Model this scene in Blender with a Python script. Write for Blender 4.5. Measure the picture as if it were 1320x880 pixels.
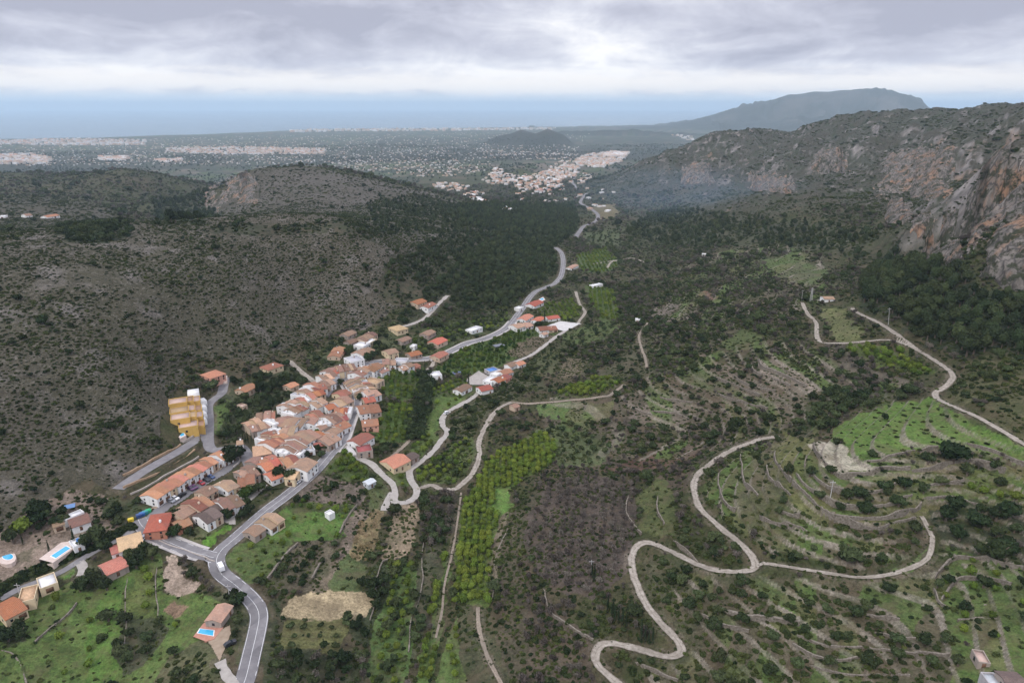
import bpy, bmesh, math, random
import numpy as np
from mathutils import Vector, Matrix

random.seed(7)
rng = np.random.default_rng(11)
S = bpy.context.scene
for o in list(bpy.data.objects):
    bpy.data.objects.remove(o)

# ------------------------------------------------------------------ camera
CAM_Z = 170.0
PITCH = math.radians(19.0)          # looking down by 19 degrees
F_PX = 880.0                        # focal length in pixels of the 1320 x 880 photograph
cd = bpy.data.cameras.new('camera')
cam = bpy.data.objects.new('camera', cd)
S.collection.objects.link(cam)
cd.sensor_width = 36.0
cd.lens = 24.0
cd.clip_start = 1.0
cd.clip_end = 250000.0
cam.location = (0, 0, CAM_Z)
cam.rotation_euler = (math.pi / 2 - PITCH, 0, 0)
S.camera = cam

# ------------------------------------------------------------------ exposure, sampling
S.view_settings.view_transform = 'Standard'
S.view_settings.look = 'None'
S.view_settings.gamma = 1.0
S.view_settings.exposure = 0.27
S.view_settings.use_curve_mapping = False
S.render.engine = 'CYCLES'
S.cycles.max_bounces = 4
S.cycles.diffuse_bounces = 2
S.cycles.glossy_bounces = 2
S.cycles.volume_bounces = 2
S.cycles.transparent_max_bounces = 6
S.cycles.use_denoising = True
S.cycles.denoising_prefilter = 'ACCURATE'
S.cycles.sample_clamp_indirect = 4.0

# ------------------------------------------------------------------ sun behind the cloud
SUN_EL, SUN_AZ = math.radians(46), math.radians(215)     # azimuth from +Y clockwise: behind and left
sd = bpy.data.lights.new('sun', 'SUN')
sun = bpy.data.objects.new('sun', sd)
S.collection.objects.link(sun)
sd.energy = 1.5
sd.angle = math.radians(10)
sd.color = (1.0, 0.955, 0.90)
sdir = Vector((math.sin(SUN_AZ) * math.cos(SUN_EL), math.cos(SUN_AZ) * math.cos(SUN_EL), math.sin(SUN_EL)))
sun.rotation_euler = sdir.to_track_quat('Z', 'Y').to_euler()
sun.location = (0, 0, 900)


# ------------------------------------------------------------------ node helpers
class NT:
    """a thin wrapper for building node trees"""
    def __init__(self, tree):
        self.t = tree
        tree.nodes.clear()

    def n(self, typ, **kw):
        nd = self.t.nodes.new(typ)
        ins = kw.pop('ins', {})
        for k, v in kw.items():
            setattr(nd, k, v)
        for k, v in ins.items():
            self.put(nd.inputs[k], v)
        return nd

    def put(self, sock, v):
        if isinstance(v, bpy.types.NodeSocket):
            self.t.links.new(v, sock)
        elif isinstance(v, bpy.types.Node):
            self.t.links.new(v.outputs[0], sock)
        else:
            if isinstance(v, tuple) and len(v) == 3 and sock.type == 'RGBA':
                v = (*v, 1.0)
            sock.default_value = v

    def math(self, op, a, b=0.0, c=0.0, clamp=False):
        nd = self.n('ShaderNodeMath', operation=op, use_clamp=clamp)
        self.put(nd.inputs[0], a)
        self.put(nd.inputs[1], b)
        if op in ('MULTIPLY_ADD', 'SMOOTH_MIN', 'COMPARE'):
            self.put(nd.inputs[2], c)
        return nd.outputs[0]

    def mapr(self, v, a, b, c=0.0, d=1.0, smooth=False):
        nd = self.n('ShaderNodeMapRange', clamp=True)
        if smooth:
            nd.interpolation_type = 'SMOOTHSTEP'
        self.put(nd.inputs[0], v)
        for i, q in enumerate((a, b, c, d)):
            self.put(nd.inputs[1 + i], q)
        return nd.outputs[0]

    def mix(self, f, a, b, blend='MIX'):
        nd = self.n('ShaderNodeMix', data_type='RGBA', blend_type=blend)
        self.put(nd.inputs[0], f)
        self.put(nd.inputs[6], a)
        self.put(nd.inputs[7], b)
        return nd.outputs[2]

    def noise(self, vec, scale, detail=4.0, rough=0.55, dist=0.0, out=0):
        nd = self.n('ShaderNodeTexNoise', ins={'Scale': scale, 'Detail': detail, 'Roughness': rough, 'Distortion': dist})
        if vec is not None:
            self.put(nd.inputs['Vector'], vec)
        return nd.outputs[out]

    def vor(self, vec, scale, feature='F1', out=0, rnd=1.0):
        nd = self.n('ShaderNodeTexVoronoi', feature=feature, ins={'Scale': scale, 'Randomness': rnd})
        if vec is not None:
            self.put(nd.inputs['Vector'], vec)
        return nd.outputs[out]

    def comb(self, x, y, z):
        nd = self.n('ShaderNodeCombineXYZ')
        for i, q in enumerate((x, y, z)):
            self.put(nd.inputs[i], q)
        return nd.outputs[0]

    def sep(self, v):
        nd = self.n('ShaderNodeSeparateXYZ')
        self.put(nd.inputs[0], v)
        return nd.outputs


SKY_U, SKY_V = 3.1, 7.3
# ------------------------------------------------------------------ world: overcast sky over Nishita
world = bpy.data.worlds.new('World')
S.world = world
world.use_nodes = True
w = NT(world.node_tree)
sky = w.n('ShaderNodeTexSky', sky_type='NISHITA', sun_disc=False, sun_elevation=SUN_EL, sun_rotation=SUN_AZ,
          altitude=300.0, air_density=1.0, dust_density=1.5, ozone_density=1.0)
dx, dy, dz = w.sep(w.n('ShaderNodeTexCoord').outputs['Generated'])
el = w.math('MAXIMUM', dz, 0.0)
den = w.math('ADD', el, 0.10)
u = w.math('DIVIDE', dx, den)
v = w.math('DIVIDE', dy, den)
uv = w.comb(u, v, 0.0)
# billows seen edge on: the deck is projected on a plane, its lumps also have height of their own
hgt = w.math('MULTIPLY', el, 16.0)
big = w.noise(w.comb(w.math('ADD', u, SKY_U), w.math('ADD', v, SKY_V), hgt), 0.42, 3.0, 0.5, 0.3)
mid = w.noise(w.comb(w.math('MULTIPLY', dx, 7.0), w.math('MULTIPLY', dy, 3.0), w.math('MULTIPLY', dz, 21.0)), 1.0, 7.0, 0.60, 0.6)
fine = w.noise(w.comb(w.math('MULTIPLY', dx, 22.0), w.math('MULTIPLY', dy, 9.0), w.math('MULTIPLY', dz, 48.0)), 1.0, 6.0, 0.62, 0.7)
dens = w.math('ADD', w.math('MULTIPLY', big, 0.62), w.math('ADD', w.math('MULTIPLY', mid, 0.36), w.math('MULTIPLY', fine, 0.14)))
# thicker and darker overhead, thinner and brighter towards the horizon
dens = w.math('ADD', dens, w.mapr(el, 0.03, 0.12, -0.075, 0.035))
ramp = w.n('ShaderNodeValToRGB')
w.put(ramp.inputs[0], dens)
cr = ramp.color_ramp
cr.elements[0].position = 0.40
cr.elements[0].color = (9.3, 9.2, 9.3, 1)
cr.elements[1].position = 0.66
cr.elements[1].color = (3.9, 4.0, 4.9, 1)
e = cr.elements.new(0.50)
e.color = (6.8, 6.9, 7.6, 1)
e = cr.elements.new(0.57)
e.color = (5.3, 5.4, 6.3, 1)
cloud = ramp.outputs[0]
# a bank of bright cumulus low on the horizon with an uneven lower edge, then pale clear air
bank_n = w.noise(w.comb(w.math('MULTIPLY', dx, 14.0), w.math('MULTIPLY', dz, 60.0), 2.0), 1.0, 6.0, 0.6, 0.3)
bank_el = w.math('ADD', el, w.math('MULTIPLY', w.math('SUBTRACT', bank_n, 0.5), 0.030))
bank = w.math('MULTIPLY', w.mapr(bank_el, 0.010, 0.022, 0, 1, True), w.mapr(bank_el, 0.028, 0.052, 1, 0, True))
cloud = w.mix(w.math('MULTIPLY', bank, 0.88), cloud, (9.8, 9.3, 8.9))
low = w.mapr(w.math('ADD', el, w.math('MULTIPLY', w.math('SUBTRACT', bank_n, 0.5), 0.012)), 0.006, 0.022, 1, 0, True)
# an overcast sky is brighter overhead than at the horizon
zen = w.mapr(el, 0.15, 0.75, 1.0, 2.45, True)
cloud = w.mix(1.0, cloud, w.comb(zen, zen, zen), 'MULTIPLY')
air = w.mix(0.2, (8.8, 9.8, 10.6), sky.outputs[0])
col = w.mix(w.math('MULTIPLY', low, 0.85), cloud, air)
bg = w.n('ShaderNodeBackground', ins={'Color': col, 'Strength': 0.10})
wo = w.n('ShaderNodeOutputWorld')
w.put(wo.inputs['Surface'], bg)

# ------------------------------------------------------------------ terrain height
CP, SP = math.cos(PITCH), math.sin(PITCH)


def ray(px, py):
    """unit-forward ray of a photograph pixel: (x, y, z) per metre of camera depth"""
    xc = (np.asarray(px, float) - 660.0) / F_PX
    yc = (440.0 - np.asarray(py, float)) / F_PX
    return xc, CP + yc * SP, yc * CP - SP


# surveyed points: photo pixel, ground height, roughness of the ground there (metres)
CTRL = [
    # near valley floor and village
    (330, 860, -4, .5), (270, 712, 0, .3), (120, 860, -8, .6), (0, 880, -4, .6), (0, 800, 0, .6), (100, 740, 2, .4), (0, 720, 5, .6),
    (180, 790, -4, .5), (380, 600, 2, .2), (300, 650, 2, .2), (220, 640, 4, .2), (440, 560, 2, .2), (460, 500, 3, .2), (450, 462, 6, .3),
    (400, 780, -9, .5), (480, 700, -8, .5), (500, 620, -5, .4), (600, 880, -14, .6), (450, 880, -12, .6), (600, 700, -10, .6),
    (560, 600, -8, .4), (640, 560, -6, .5), (690, 640, -6, .8), (740, 700, -2, .8), (700, 800, -6, .8), (560, 520, -6, .4),
    (560, 460, -3, .4), (640, 425, -7, .4), (670, 400, -10, .4), (725, 345, -24, .6), (755, 290, -52, .8), (748, 255, -76, 1), (690, 232, -92, 1),
    (640, 480, -8, .5), (720, 430, -10, .5), (745, 400, -12, .6), (700, 500, -3, .7),
    # right hand valley side
    (1320, 880, 22, 1), (1150, 880, 12, 1), (980, 880, 4, .8), (860, 840, 0, .5), (770, 845, -5, .5), (820, 715, 3, .5), (980, 730, 14, .6),
    (900, 620, 10, .7), (1000, 560, 16, .7), (1150, 590, 40, .6), (1080, 640, 31, .6), (1250, 640, 34, .6), (1320, 760, 26, .8), (1100, 740, 18, .8), (1250, 740, 21, .8),
    (1220, 500, 46, .7), (1320, 570, 50, .7), (1180, 455, 44, .8), (1060, 440, 34, .8), (1040, 392, 34, .8), (1320, 470, 62, 1.2), (1280, 430, 60, 1.2), (1320, 400, 68, 1.5),
    (880, 500, 8, 1), (800, 500, 0, .9), (800, 420, -6, 1), (900, 400, 10, 1.2), (980, 480, 22, .9), (925, 445, 18, 1), (910, 535, 3, .9), (960, 530, 10, .9), (850, 350, -18, 1.2), (800, 330, -30, 1.2), (940, 340, 6, 1.2),
    (1010, 345, 20, 1), (1000, 300, 14, 1.5), (1100, 400, 38, 1.2), (1150, 350, 42, 1.5), (1090, 310, 30, 2), (900, 300, -22, 2), (830, 280, -50, 2), (860, 250, -48, 3),
    # mountain on the right
    (1255, 370, 72, 2), (1200, 335, 60, 2), (1155, 290, 56, 3), (1080, 275, 40, 4), (1000, 268, 26, 5), (960, 262, 18, 6), (900, 262, -14, 5),
    # left hill
    (300, 500, 9, 1), (230, 545, 9, .4), (265, 485, 15, .6), (170, 605, 9, .6), (60, 650, 12, 1), (0, 620, 20, 1.4), (100, 540, 25, 1.5), (150, 480, 34, 1.5), (0, 500, 42, 1.5), (0, 420, 58, 1.6),
    (222, 515, 12, .6), (214, 562, 9, .4), (205, 540, 15, 1), (250, 478, 17, .6), (292, 472, 14, .6), (345, 470, 10, .6),
    (200, 420, 43, 1.6), (300, 420, 30, 1.5), (390, 420, 15, 1.2), (440, 425, 10, 1), (300, 350, 54, 1.8), (400, 350, 40, 1.8), (300, 292, 72, 1.5), (370, 288, 70, 1.5), (430, 290, 68, 1.6), (180, 318, 72, 1.6),
    (100, 335, 74, 1.6), (0, 350, 77, 1.6), (500, 400, 14, 1.2), (540, 425, 5, .8), (480, 340, 42, 1.6), (520, 300, 36, 2), (560, 350, 18, 1.5), (620, 370, 0, 1.2), (600, 320, 8, 2), (660, 330, -14, 1.5),
    (560, 282, 16, 2.5), (640, 290, -20, 2.5), (700, 300, -36, 2), (690, 265, -60, 2.5), (620, 262, -30, 2.5),
]
# further surveyed points given as pixel + distance along Y
CTRL_D = [
    # second hill with the crag, its saddle and its slopes
    (330, 219, 1480, 3), (380, 215, 1480, 3), (430, 217, 1470, 3), (490, 231, 1480, 3), (545, 244, 1500, 3), (600, 258, 1520, 3), (300, 232, 1430, 4),
    (400, 255, 1150, 3), (330, 262, 1180, 3), (470, 262, 1130, 3), (272, 268, 1350, 4), (255, 282, 1180, 2),
    # left far hills
    (160, 220, 1800, 3), (100, 230, 1750, 3), (210, 238, 1750, 3), (50, 226, 1900, 3), (0, 223, 2000, 3), (20, 280, 940, 2), (70, 280, 930, 2), (120, 265, 1150, 3), (0, 255, 1250, 3), (200, 265, 1400, 3),
    (255, 262, 1700, 2), (-120, 240, 1700, 3), (-120, 290, 900, 3),
    # right range: nose, ridge, near crags
    (790, 226, 2450, 4), (830, 207, 2400, 6), (870, 194, 2350, 9), (910, 182, 2280, 10), (950, 174, 2220, 10), (1000, 181, 2150, 9), (1060, 163, 2060, 9), (1130, 146, 1980, 9), (1180, 148, 1900, 9), (1250, 142, 1750, 8), (1320, 137, 1550, 8), (1420, 120, 1300, 8),
    (880, 232, 2020, 8), (950, 215, 1900, 10), (1020, 225, 1650, 10), (1100, 200, 1600, 11), (1100, 245, 1180, 10), (1160, 225, 1230, 11), (1200, 190, 1380, 11), (1250, 200, 1050, 11), (1170, 262, 900, 9),
    (1225, 258, 690, 8), (1290, 205, 640, 8), (1320, 189, 620, 8), (1241, 335, 578, 3), (1205, 338, 600, 3), (1195, 304, 625, 5), (1241, 262, 625, 7), (1275, 225, 600, 8), (1320, 250, 500, 6), (1285, 300, 432, 4), (1320, 284, 418, 5), (1280, 170, 1150, 9), (1400, 300, 420, 6), (1420, 200, 560, 8), (1400, 420, 330, 3),
]
# world points (x, y, z, rough) where the photograph shows nothing: behind the crests, the plain
CTRL_W = [
    (-700, 2300, -110, 2), (-1500, 2600, -120, 2), (-200, 2300, -110, 2), (300, 2700, -96, 1.5), (-900, 3600, -140, 1), (200, 3600, -120, 1), (900, 3600, -120, 1), (-2500, 3600, -140, 1),
    (-3500, 5000, -158, .8), (0, 5000, -145, .8), (2500, 5200, -140, .8), (-5500, 7500, -182, .6), (0, 8000, -172, .6), (4500, 8500, -160, .6), (9000, 9000, -150, 1),
    (-8000, 9500, -199, .3), (-3000, 11500, -196, .3), (3000, 13000, -196, .3), (9000, 14000, -190, .3), (14000, 13000, -180, .3),
    (1800, 3000, -60, 3), (2600, 3200, -20, 3), (3500, 3500, -30, 3), (1100, 2900, -70, 3), (-330, 850, 28, 2), (-520, 900, 18, 2),
    # close under the camera and beside the frame
    (0, 100, -12, .6), (-90, 90, -6, .6), (90, 90, 4, .6), (200, 80, 22, 1), (-200, 90, 4, 1), (330, 200, 52, 2), (-330, 200, 50, 2), (-420, 330, 72, 2), (560, 320, 95, 4), (520, 420, 100, 6), (800, 600, 120, 8), (-600, 350, 70, 2), (-1000, 700, 60, 2), (1300, 900, 150, 8), (2200, 1500, 120, 8), (-2000, 1300, 0, 3),
]


def _ctrl():
    X, Y, Z, R = [], [], [], []
    for px, py, z, r in CTRL:
        a, b, c = ray(px, py)
        t = (z - CAM_Z) / c
        X.append(a * t); Y.append(b * t); Z.append(z); R.append(r)
    for px, py, d, r in CTRL_D:
        a, b, c = ray(px, py)
        t = d / b
        X.append(a * t); Y.append(d); Z.append(CAM_Z + c * t); R.append(r)
    for x, y, z, r in CTRL_W:
        X.append(x); Y.append(y); Z.append(z); R.append(r)
    return np.array(X), np.array(Y), np.array(Z), np.array(R)


def _uv(x, y):
    return np.arctan2(x, y) * 1.3, np.log(np.hypot(x, y)) * 1.0


AZ0, AZ1, NA = math.radians(-60), math.radians(60), 1440
LR = np.concatenate([np.arange(math.log(95), math.log(700), 0.0031), np.arange(math.log(700), math.log(3000), 0.0050), np.arange(math.log(3000), math.log(15500), 0.0105)])
NR = len(LR)
AZ = np.linspace(AZ0, AZ1, NA)


def hash2(ix, iy, seed):
    h = (ix.astype(np.int64) * 374761393 + iy.astype(np.int64) * 668265263 + seed * 1274126177) & 0x7fffffff
    h = ((h ^ (h >> 13)) * 1103515245) & 0x7fffffff
    h = (h ^ (h >> 16)) & 0xffff
    return h.astype(np.float32) / 65535.0


def gnoise(x, y, seed=0):
    """smooth value noise in -1..1"""
    ix, iy = np.floor(x), np.floor(y)
    fx, fy = (x - ix).astype(np.float32), (y - iy).astype(np.float32)
    fx = fx * fx * fx * (fx * (fx * 6 - 15) + 10)
    fy = fy * fy * fy * (fy * (fy * 6 - 15) + 10)
    a, b = hash2(ix, iy, seed), hash2(ix + 1, iy, seed)
    c, d = hash2(ix, iy + 1, seed), hash2(ix + 1, iy + 1, seed)
    return 2 * ((a * (1 - fx) + b * fx) * (1 - fy) + (c * (1 - fx) + d * fx) * fy) - 1


def fbm(x, y, scale, octaves=4, seed=0, gain=0.5, ridged=False):
    s, amp, tot = 0, 1.0, 0.0
    c, q = math.cos(0.6), math.sin(0.6)
    x, y = x / scale, y / scale
    for k in range(octaves):
        n = gnoise(x, y, seed + k * 17)
        if ridged:
            n = 1 - 2 * np.abs(n)
        s = s + amp * n
        tot += amp
        amp *= gain
        x, y = (c * x - q * y) * 2.03, (q * x + c * y) * 2.03
    return s / tot


def _tps():
    X, Y, Z, R = _ctrl()
    uu, vv = _uv(X, Y)
    n = len(X)

    def k(r2):
        return 0.5 * r2 * np.log(np.maximum(r2, 1e-12))
    A = np.zeros((n + 3, n + 3))
    A[:n, :n] = k((uu[:, None] - uu) ** 2 + (vv[:, None] - vv) ** 2) + np.eye(n) * 2e-5
    A[:n, n] = 1; A[:n, n + 1] = uu; A[:n, n + 2] = vv
    A[n:, :n] = A[:n, n:].T
    # interpolate the depression below the camera over distance: smooth in the near and far field alike
    rr = np.hypot(X, Y)
    val = (Z - CAM_Z) / np.sqrt(rr)
    wgt = np.linalg.solve(A, np.concatenate([val, [0, 0, 0]]))
    # coarse grid
    ca, cr_ = np.linspace(AZ0, AZ1, 300), np.linspace(LR[0], LR[-1], 300)
    ga, gr = np.meshgrid(ca, cr_)
    gu, gv = ga.ravel() * 1.3, gr.ravel()
    out = np.zeros(gu.size)
    rough = np.zeros(gu.size)
    for i in range(0, gu.size, 8000):
        sl = slice(i, i + 8000)
        r2 = (gu[sl, None] - uu) ** 2 + (gv[sl, None] - vv) ** 2
        out[sl] = k(r2) @ wgt[:n] + wgt[n] + gu[sl] * wgt[n + 1] + gv[sl] * wgt[n + 2]
        iw = 1 / (r2 + 2e-4) ** 1.5
        rough[sl] = (iw @ R) / iw.sum(1)
    z = CAM_Z + out * np.sqrt(np.exp(gv))
    return ca, cr_, z.reshape(ga.shape), rough.reshape(ga.shape)


def _resample(ca, cr_, g, a, r):
    """bicubic (Catmull-Rom) lookup of a coarse polar grid at the outer product of r and a"""
    def wts(c, q):
        t = (q - c[0]) / (c[1] - c[0])
        i = np.clip(np.floor(t).astype(int), 1, len(c) - 3)
        f = t - i
        W = np.stack([-.5 * f + f * f - .5 * f ** 3, 1 - 2.5 * f * f + 1.5 * f ** 3, .5 * f + 2 * f * f - 1.5 * f ** 3, -.5 * f * f + .5 * f ** 3])
        return i, W
    ir, Wr = wts(cr_, r)
    ia, Wa = wts(ca, a)
    tmp = sum(Wr[k][:, None] * g[ir + k - 1] for k in range(4))
    return sum(Wa[k][None, :] * tmp[:, ia + k - 1] for k in range(4))


_ca, _cr, _cz, _crough = _tps()
Zg = _resample(_ca, _cr, _cz, AZ, LR)
ROUGH = np.clip(_resample(_ca, _cr, _crough, AZ, LR), 0.1, 12)
Rg = np.exp(LR)[:, None]
XG = Rg * np.sin(AZ)[None, :]
YG = Rg * np.cos(AZ)[None, :]


def ridge(pts, width, base, power=1.0, noise_amp=0.0, noise_scale=300.0, seed=3, back=1.0):
    """raise the ground to a ridge whose crest line is given as (photo px, py, distance along Y)"""
    global Zg
    P = []
    for px, py, d in pts:
        a, b, c = ray(px, py)
        t = d / b
        P.append((a * t, d, CAM_Z + c * t))
    P = np.array(P)
    m = (YG > P[:, 1].min() - 5 * width) & (YG < P[:, 1].max() + 6 * width) & (XG > P[:, 0].min() - 5 * width) & (XG < P[:, 0].max() + 5 * width)
    x, y = XG[m], YG[m]
    wob = fbm(x, y, width * 0.9, 4, seed, 0.55)
    best = np.full(x.shape, 1e12)
    zc = np.zeros(x.shape)
    for (x0, y0, z0), (x1, y1, z1) in zip(P[:-1], P[1:]):
        ex, ey = x1 - x0, y1 - y0
        t = np.clip(((x - x0) * ex + (y - y0) * ey) / (ex * ex + ey * ey), 0, 1)
        d = np.hypot(x - x0 - t * ex, y - y0 - t * ey)
        k = d < best
        best = np.where(k, d, best)
        zc = np.where(k, z0 + t * (z1 - z0), zc)
    d = best * (1 + 0.55 * wob)
    z = base + (zc - base) * np.exp(-(d / width) ** power)
    rel = np.clip((zc - base) / 200, 0, 2) * np.exp(-d / (2 * width))
    z = z + noise_amp * fbm(x, y, noise_scale, 5, seed + 5, 0.55, True) * np.minimum(1, d / (0.25 * width)) * rel
    Zg[m] = np.maximum(Zg[m], z)


RIDGES_DONE = True
ridge([(870, 162, 12000), (905, 151, 12000), (940, 142, 11920), (985, 131, 11840), (1020, 123, 11760), (1050, 118, 11680), (1100, 116, 11600), (1145, 116, 11520), (1164, 122, 11440), (1176, 138, 11440), (1190, 156, 11440)],
      1350, -190, 1.25, 90, 700, 21)
ridge([(700, 172, 8300), (716, 165, 8250), (743, 159, 8200), (764, 160, 8150), (795, 158, 8100), (812, 161, 8000), (866, 160, 7900), (900, 164, 7800), (960, 168, 7700), (1020, 172, 7600)], 520, -176, 1.2, 60, 380, 31)
ridge([(618, 188, 6500), (640, 176, 6450), (672, 167, 6400), (690, 172, 6400), (706, 165, 6400), (728, 174, 6400), (742, 188, 6400)], 215, -158, 1.25, 30, 160, 41)
ridge([(640, 200, 5200), (690, 194, 5200), (730, 196, 5150), (760, 200, 5100)], 150, -155, 1.3, 10, 150, 51)
ridge([(655, 222, 3000), (672, 217, 3000), (690, 222, 3000)], 70, -110, 1.6, 4, 80, 61)

# roughness: gullies and knolls; rocky ribs on the mountain
_far = np.clip((Rg - 250) / 500, 0, 1)
rg = ROUGH
Zg = Zg + rg * (0.9 * fbm(XG, YG, 60, 4, 1, 0.5) * np.clip(rg / 2, 0.3, 1.0))
mt = np.clip((rg - 3) / 6, 0, 1)
Zg = Zg + mt * (24 * fbm(XG, YG, 190, 6, 7, 0.56, True) - 4)
rib = fbm(XG * 0.75 - YG * 0.35, YG * 0.35 + XG * 0.2, 42, 4, 91, 0.55, True)
Zg = Zg + mt * 8.0 * rib
_lr_index = np.arange(NR)


def H(x, y):
    """ground height at world x, y"""
    x, y = np.asarray(x, float), np.asarray(y, float)
    r = np.clip(np.hypot(x, y), math.exp(LR[0]), math.exp(LR[-1]) * 0.999)
    a = np.clip(np.arctan2(x, y), AZ0, AZ1 - 1e-6)
    i = np.interp(np.log(r), LR, _lr_index)
    j = (a - AZ0) / (AZ1 - AZ0) * (NA - 1)
    i0 = np.clip(np.floor(i).astype(int), 0, NR - 2)
    j0 = np.clip(np.floor(j).astype(int), 0, NA - 2)
    fi, fj = i - i0, j - j0
    return (Zg[i0, j0] * (1 - fi) + Zg[i0 + 1, j0] * fi) * (1 - fj) + (Zg[i0, j0 + 1] * (1 - fi) + Zg[i0 + 1, j0 + 1] * fi) * fj


def ground(px, py, up=0.0):
    """world points where the sight lines of photo pixels meet the ground (raised by `up`)"""
    px, py = np.atleast_1d(np.asarray(px, float)), np.atleast_1d(np.asarray(py, float))
    a, b, c = ray(px, py)
    t0 = np.full(px.shape, 110.0)
    t1 = np.full(px.shape, np.nan)
    t = t0.copy()
    live = np.ones(px.shape, bool)
    prev = t.copy()
    for _ in range(1700):
        z = CAM_Z + c * t
        below = (z < H(a * t, b * t) + up) & live
        t1[below] = t[below]
        t0[below] = prev[below]
        live &= ~below
        if not live.any():
            break
        prev = np.where(live, t, prev)
        t = np.where(live, t * 1.0032, t)
    t1 = np.where(np.isnan(t1), 14000.0, t1)
    for _ in range(14):
        tm = 0.5 * (t0 + t1)
        below = CAM_Z + c * tm < H(a * tm, b * tm) + up
        t1 = np.where(below, tm, t1)
        t0 = np.where(below, t0, tm)
    return a * t1, b * t1, H(a * t1, b * t1)


def gp(px, py, up=0.0):
    x, y, z = ground(px, py, up)
    return Vector((x[0], y[0], z[0]))


def pix(x, y, z):
    """photo pixel of a world point (only used to check the build)"""
    d = y * CP - (z - CAM_Z) * SP
    return 660 + F_PX * x / d, 440 - F_PX * (y * SP + (z - CAM_Z) * CP) / d

# ------------------------------------------------------------------ object helpers
def link(o):
    S.collection.objects.link(o)
    return o


def tag(o, label=None, cat=None, group=None, kind=None):
    if label: o['label'] = label
    if cat: o['category'] = cat
    if group: o['group'] = group
    if kind: o['kind'] = kind
    return o


def mesh_np(name, V, Fq, mat=None, smooth=False):
    """a mesh from numpy arrays; Fq has three or four columns"""
    me = bpy.data.meshes.new(name)
    V = np.asarray(V, np.float32)
    Fq = np.asarray(Fq, np.int32)
    k = Fq.shape[1]
    me.vertices.add(len(V)); me.vertices.foreach_set('co', V.ravel())
    me.loops.add(Fq.size); me.loops.foreach_set('vertex_index', Fq.ravel())
    me.polygons.add(len(Fq)); me.polygons.foreach_set('loop_start', (np.arange(len(Fq)) * k).astype(np.int32))
    if smooth:
        me.polygons.foreach_set('use_smooth', np.ones(len(Fq), bool))
    me.update(calc_edges=True)
    if mat: me.materials.append(mat)
    return me


def new_mat(name):
    m = bpy.data.materials.new(name)
    m.use_nodes = True
    return m, NT(m.node_tree)


def principled(nt, color, rough=0.9, normal=None, spec=0.2):
    b = nt.n('ShaderNodeBsdfPrincipled', ins={'Base Color': color, 'Roughness': rough, 'Specular IOR Level': spec})
    if normal is not None:
        nt.put(b.inputs['Normal'], normal)
    o = nt.n('ShaderNodeOutputMaterial')
    nt.put(o.inputs['Surface'], b)
    return b


def bump(nt, h, strength=0.5, dist=0.3):
    b = nt.n('ShaderNodeBump', ins={'Strength': strength, 'Distance': dist, 'Height': h})
    return b.outputs[0]


# ------------------------------------------------------------------ coast: the plain ends in the sea
SEA_Z = -200.0
_cx, _cy = [], []
for px, py in [(-260, 184), (0, 180), (120, 178), (240, 174), (330, 171), (440, 166.5), (560, 166), (700, 164.5), (860, 163), (1200, 162), (1500, 162)]:
    a, b, c = ray(px, py)
    t = (SEA_Z - CAM_Z) / c
    _cx.append(math.atan2(a, b)); _cy.append(math.hypot(a * t, b * t))
_coast_r = np.interp(AZ, _cx, _cy)[None, :] * (1 + 0.012 * gnoise(AZ[None, :] * 40, 0 * AZ[None, :], 5))
_fall = np.clip((_coast_r - Rg) / (0.05 * _coast_r), -1, 1)
_plain = np.minimum(Zg, SEA_Z + 2 + 40 * np.clip(_fall, -1, 1))
_ismont = (Zg > -174) & (Rg > 8500)
Zg = np.where((Rg > 6500) & ~_ismont, np.where(_fall > 0, np.maximum(np.minimum(Zg, _plain), SEA_Z + 1.2), SEA_Z - 25), Zg)

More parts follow.
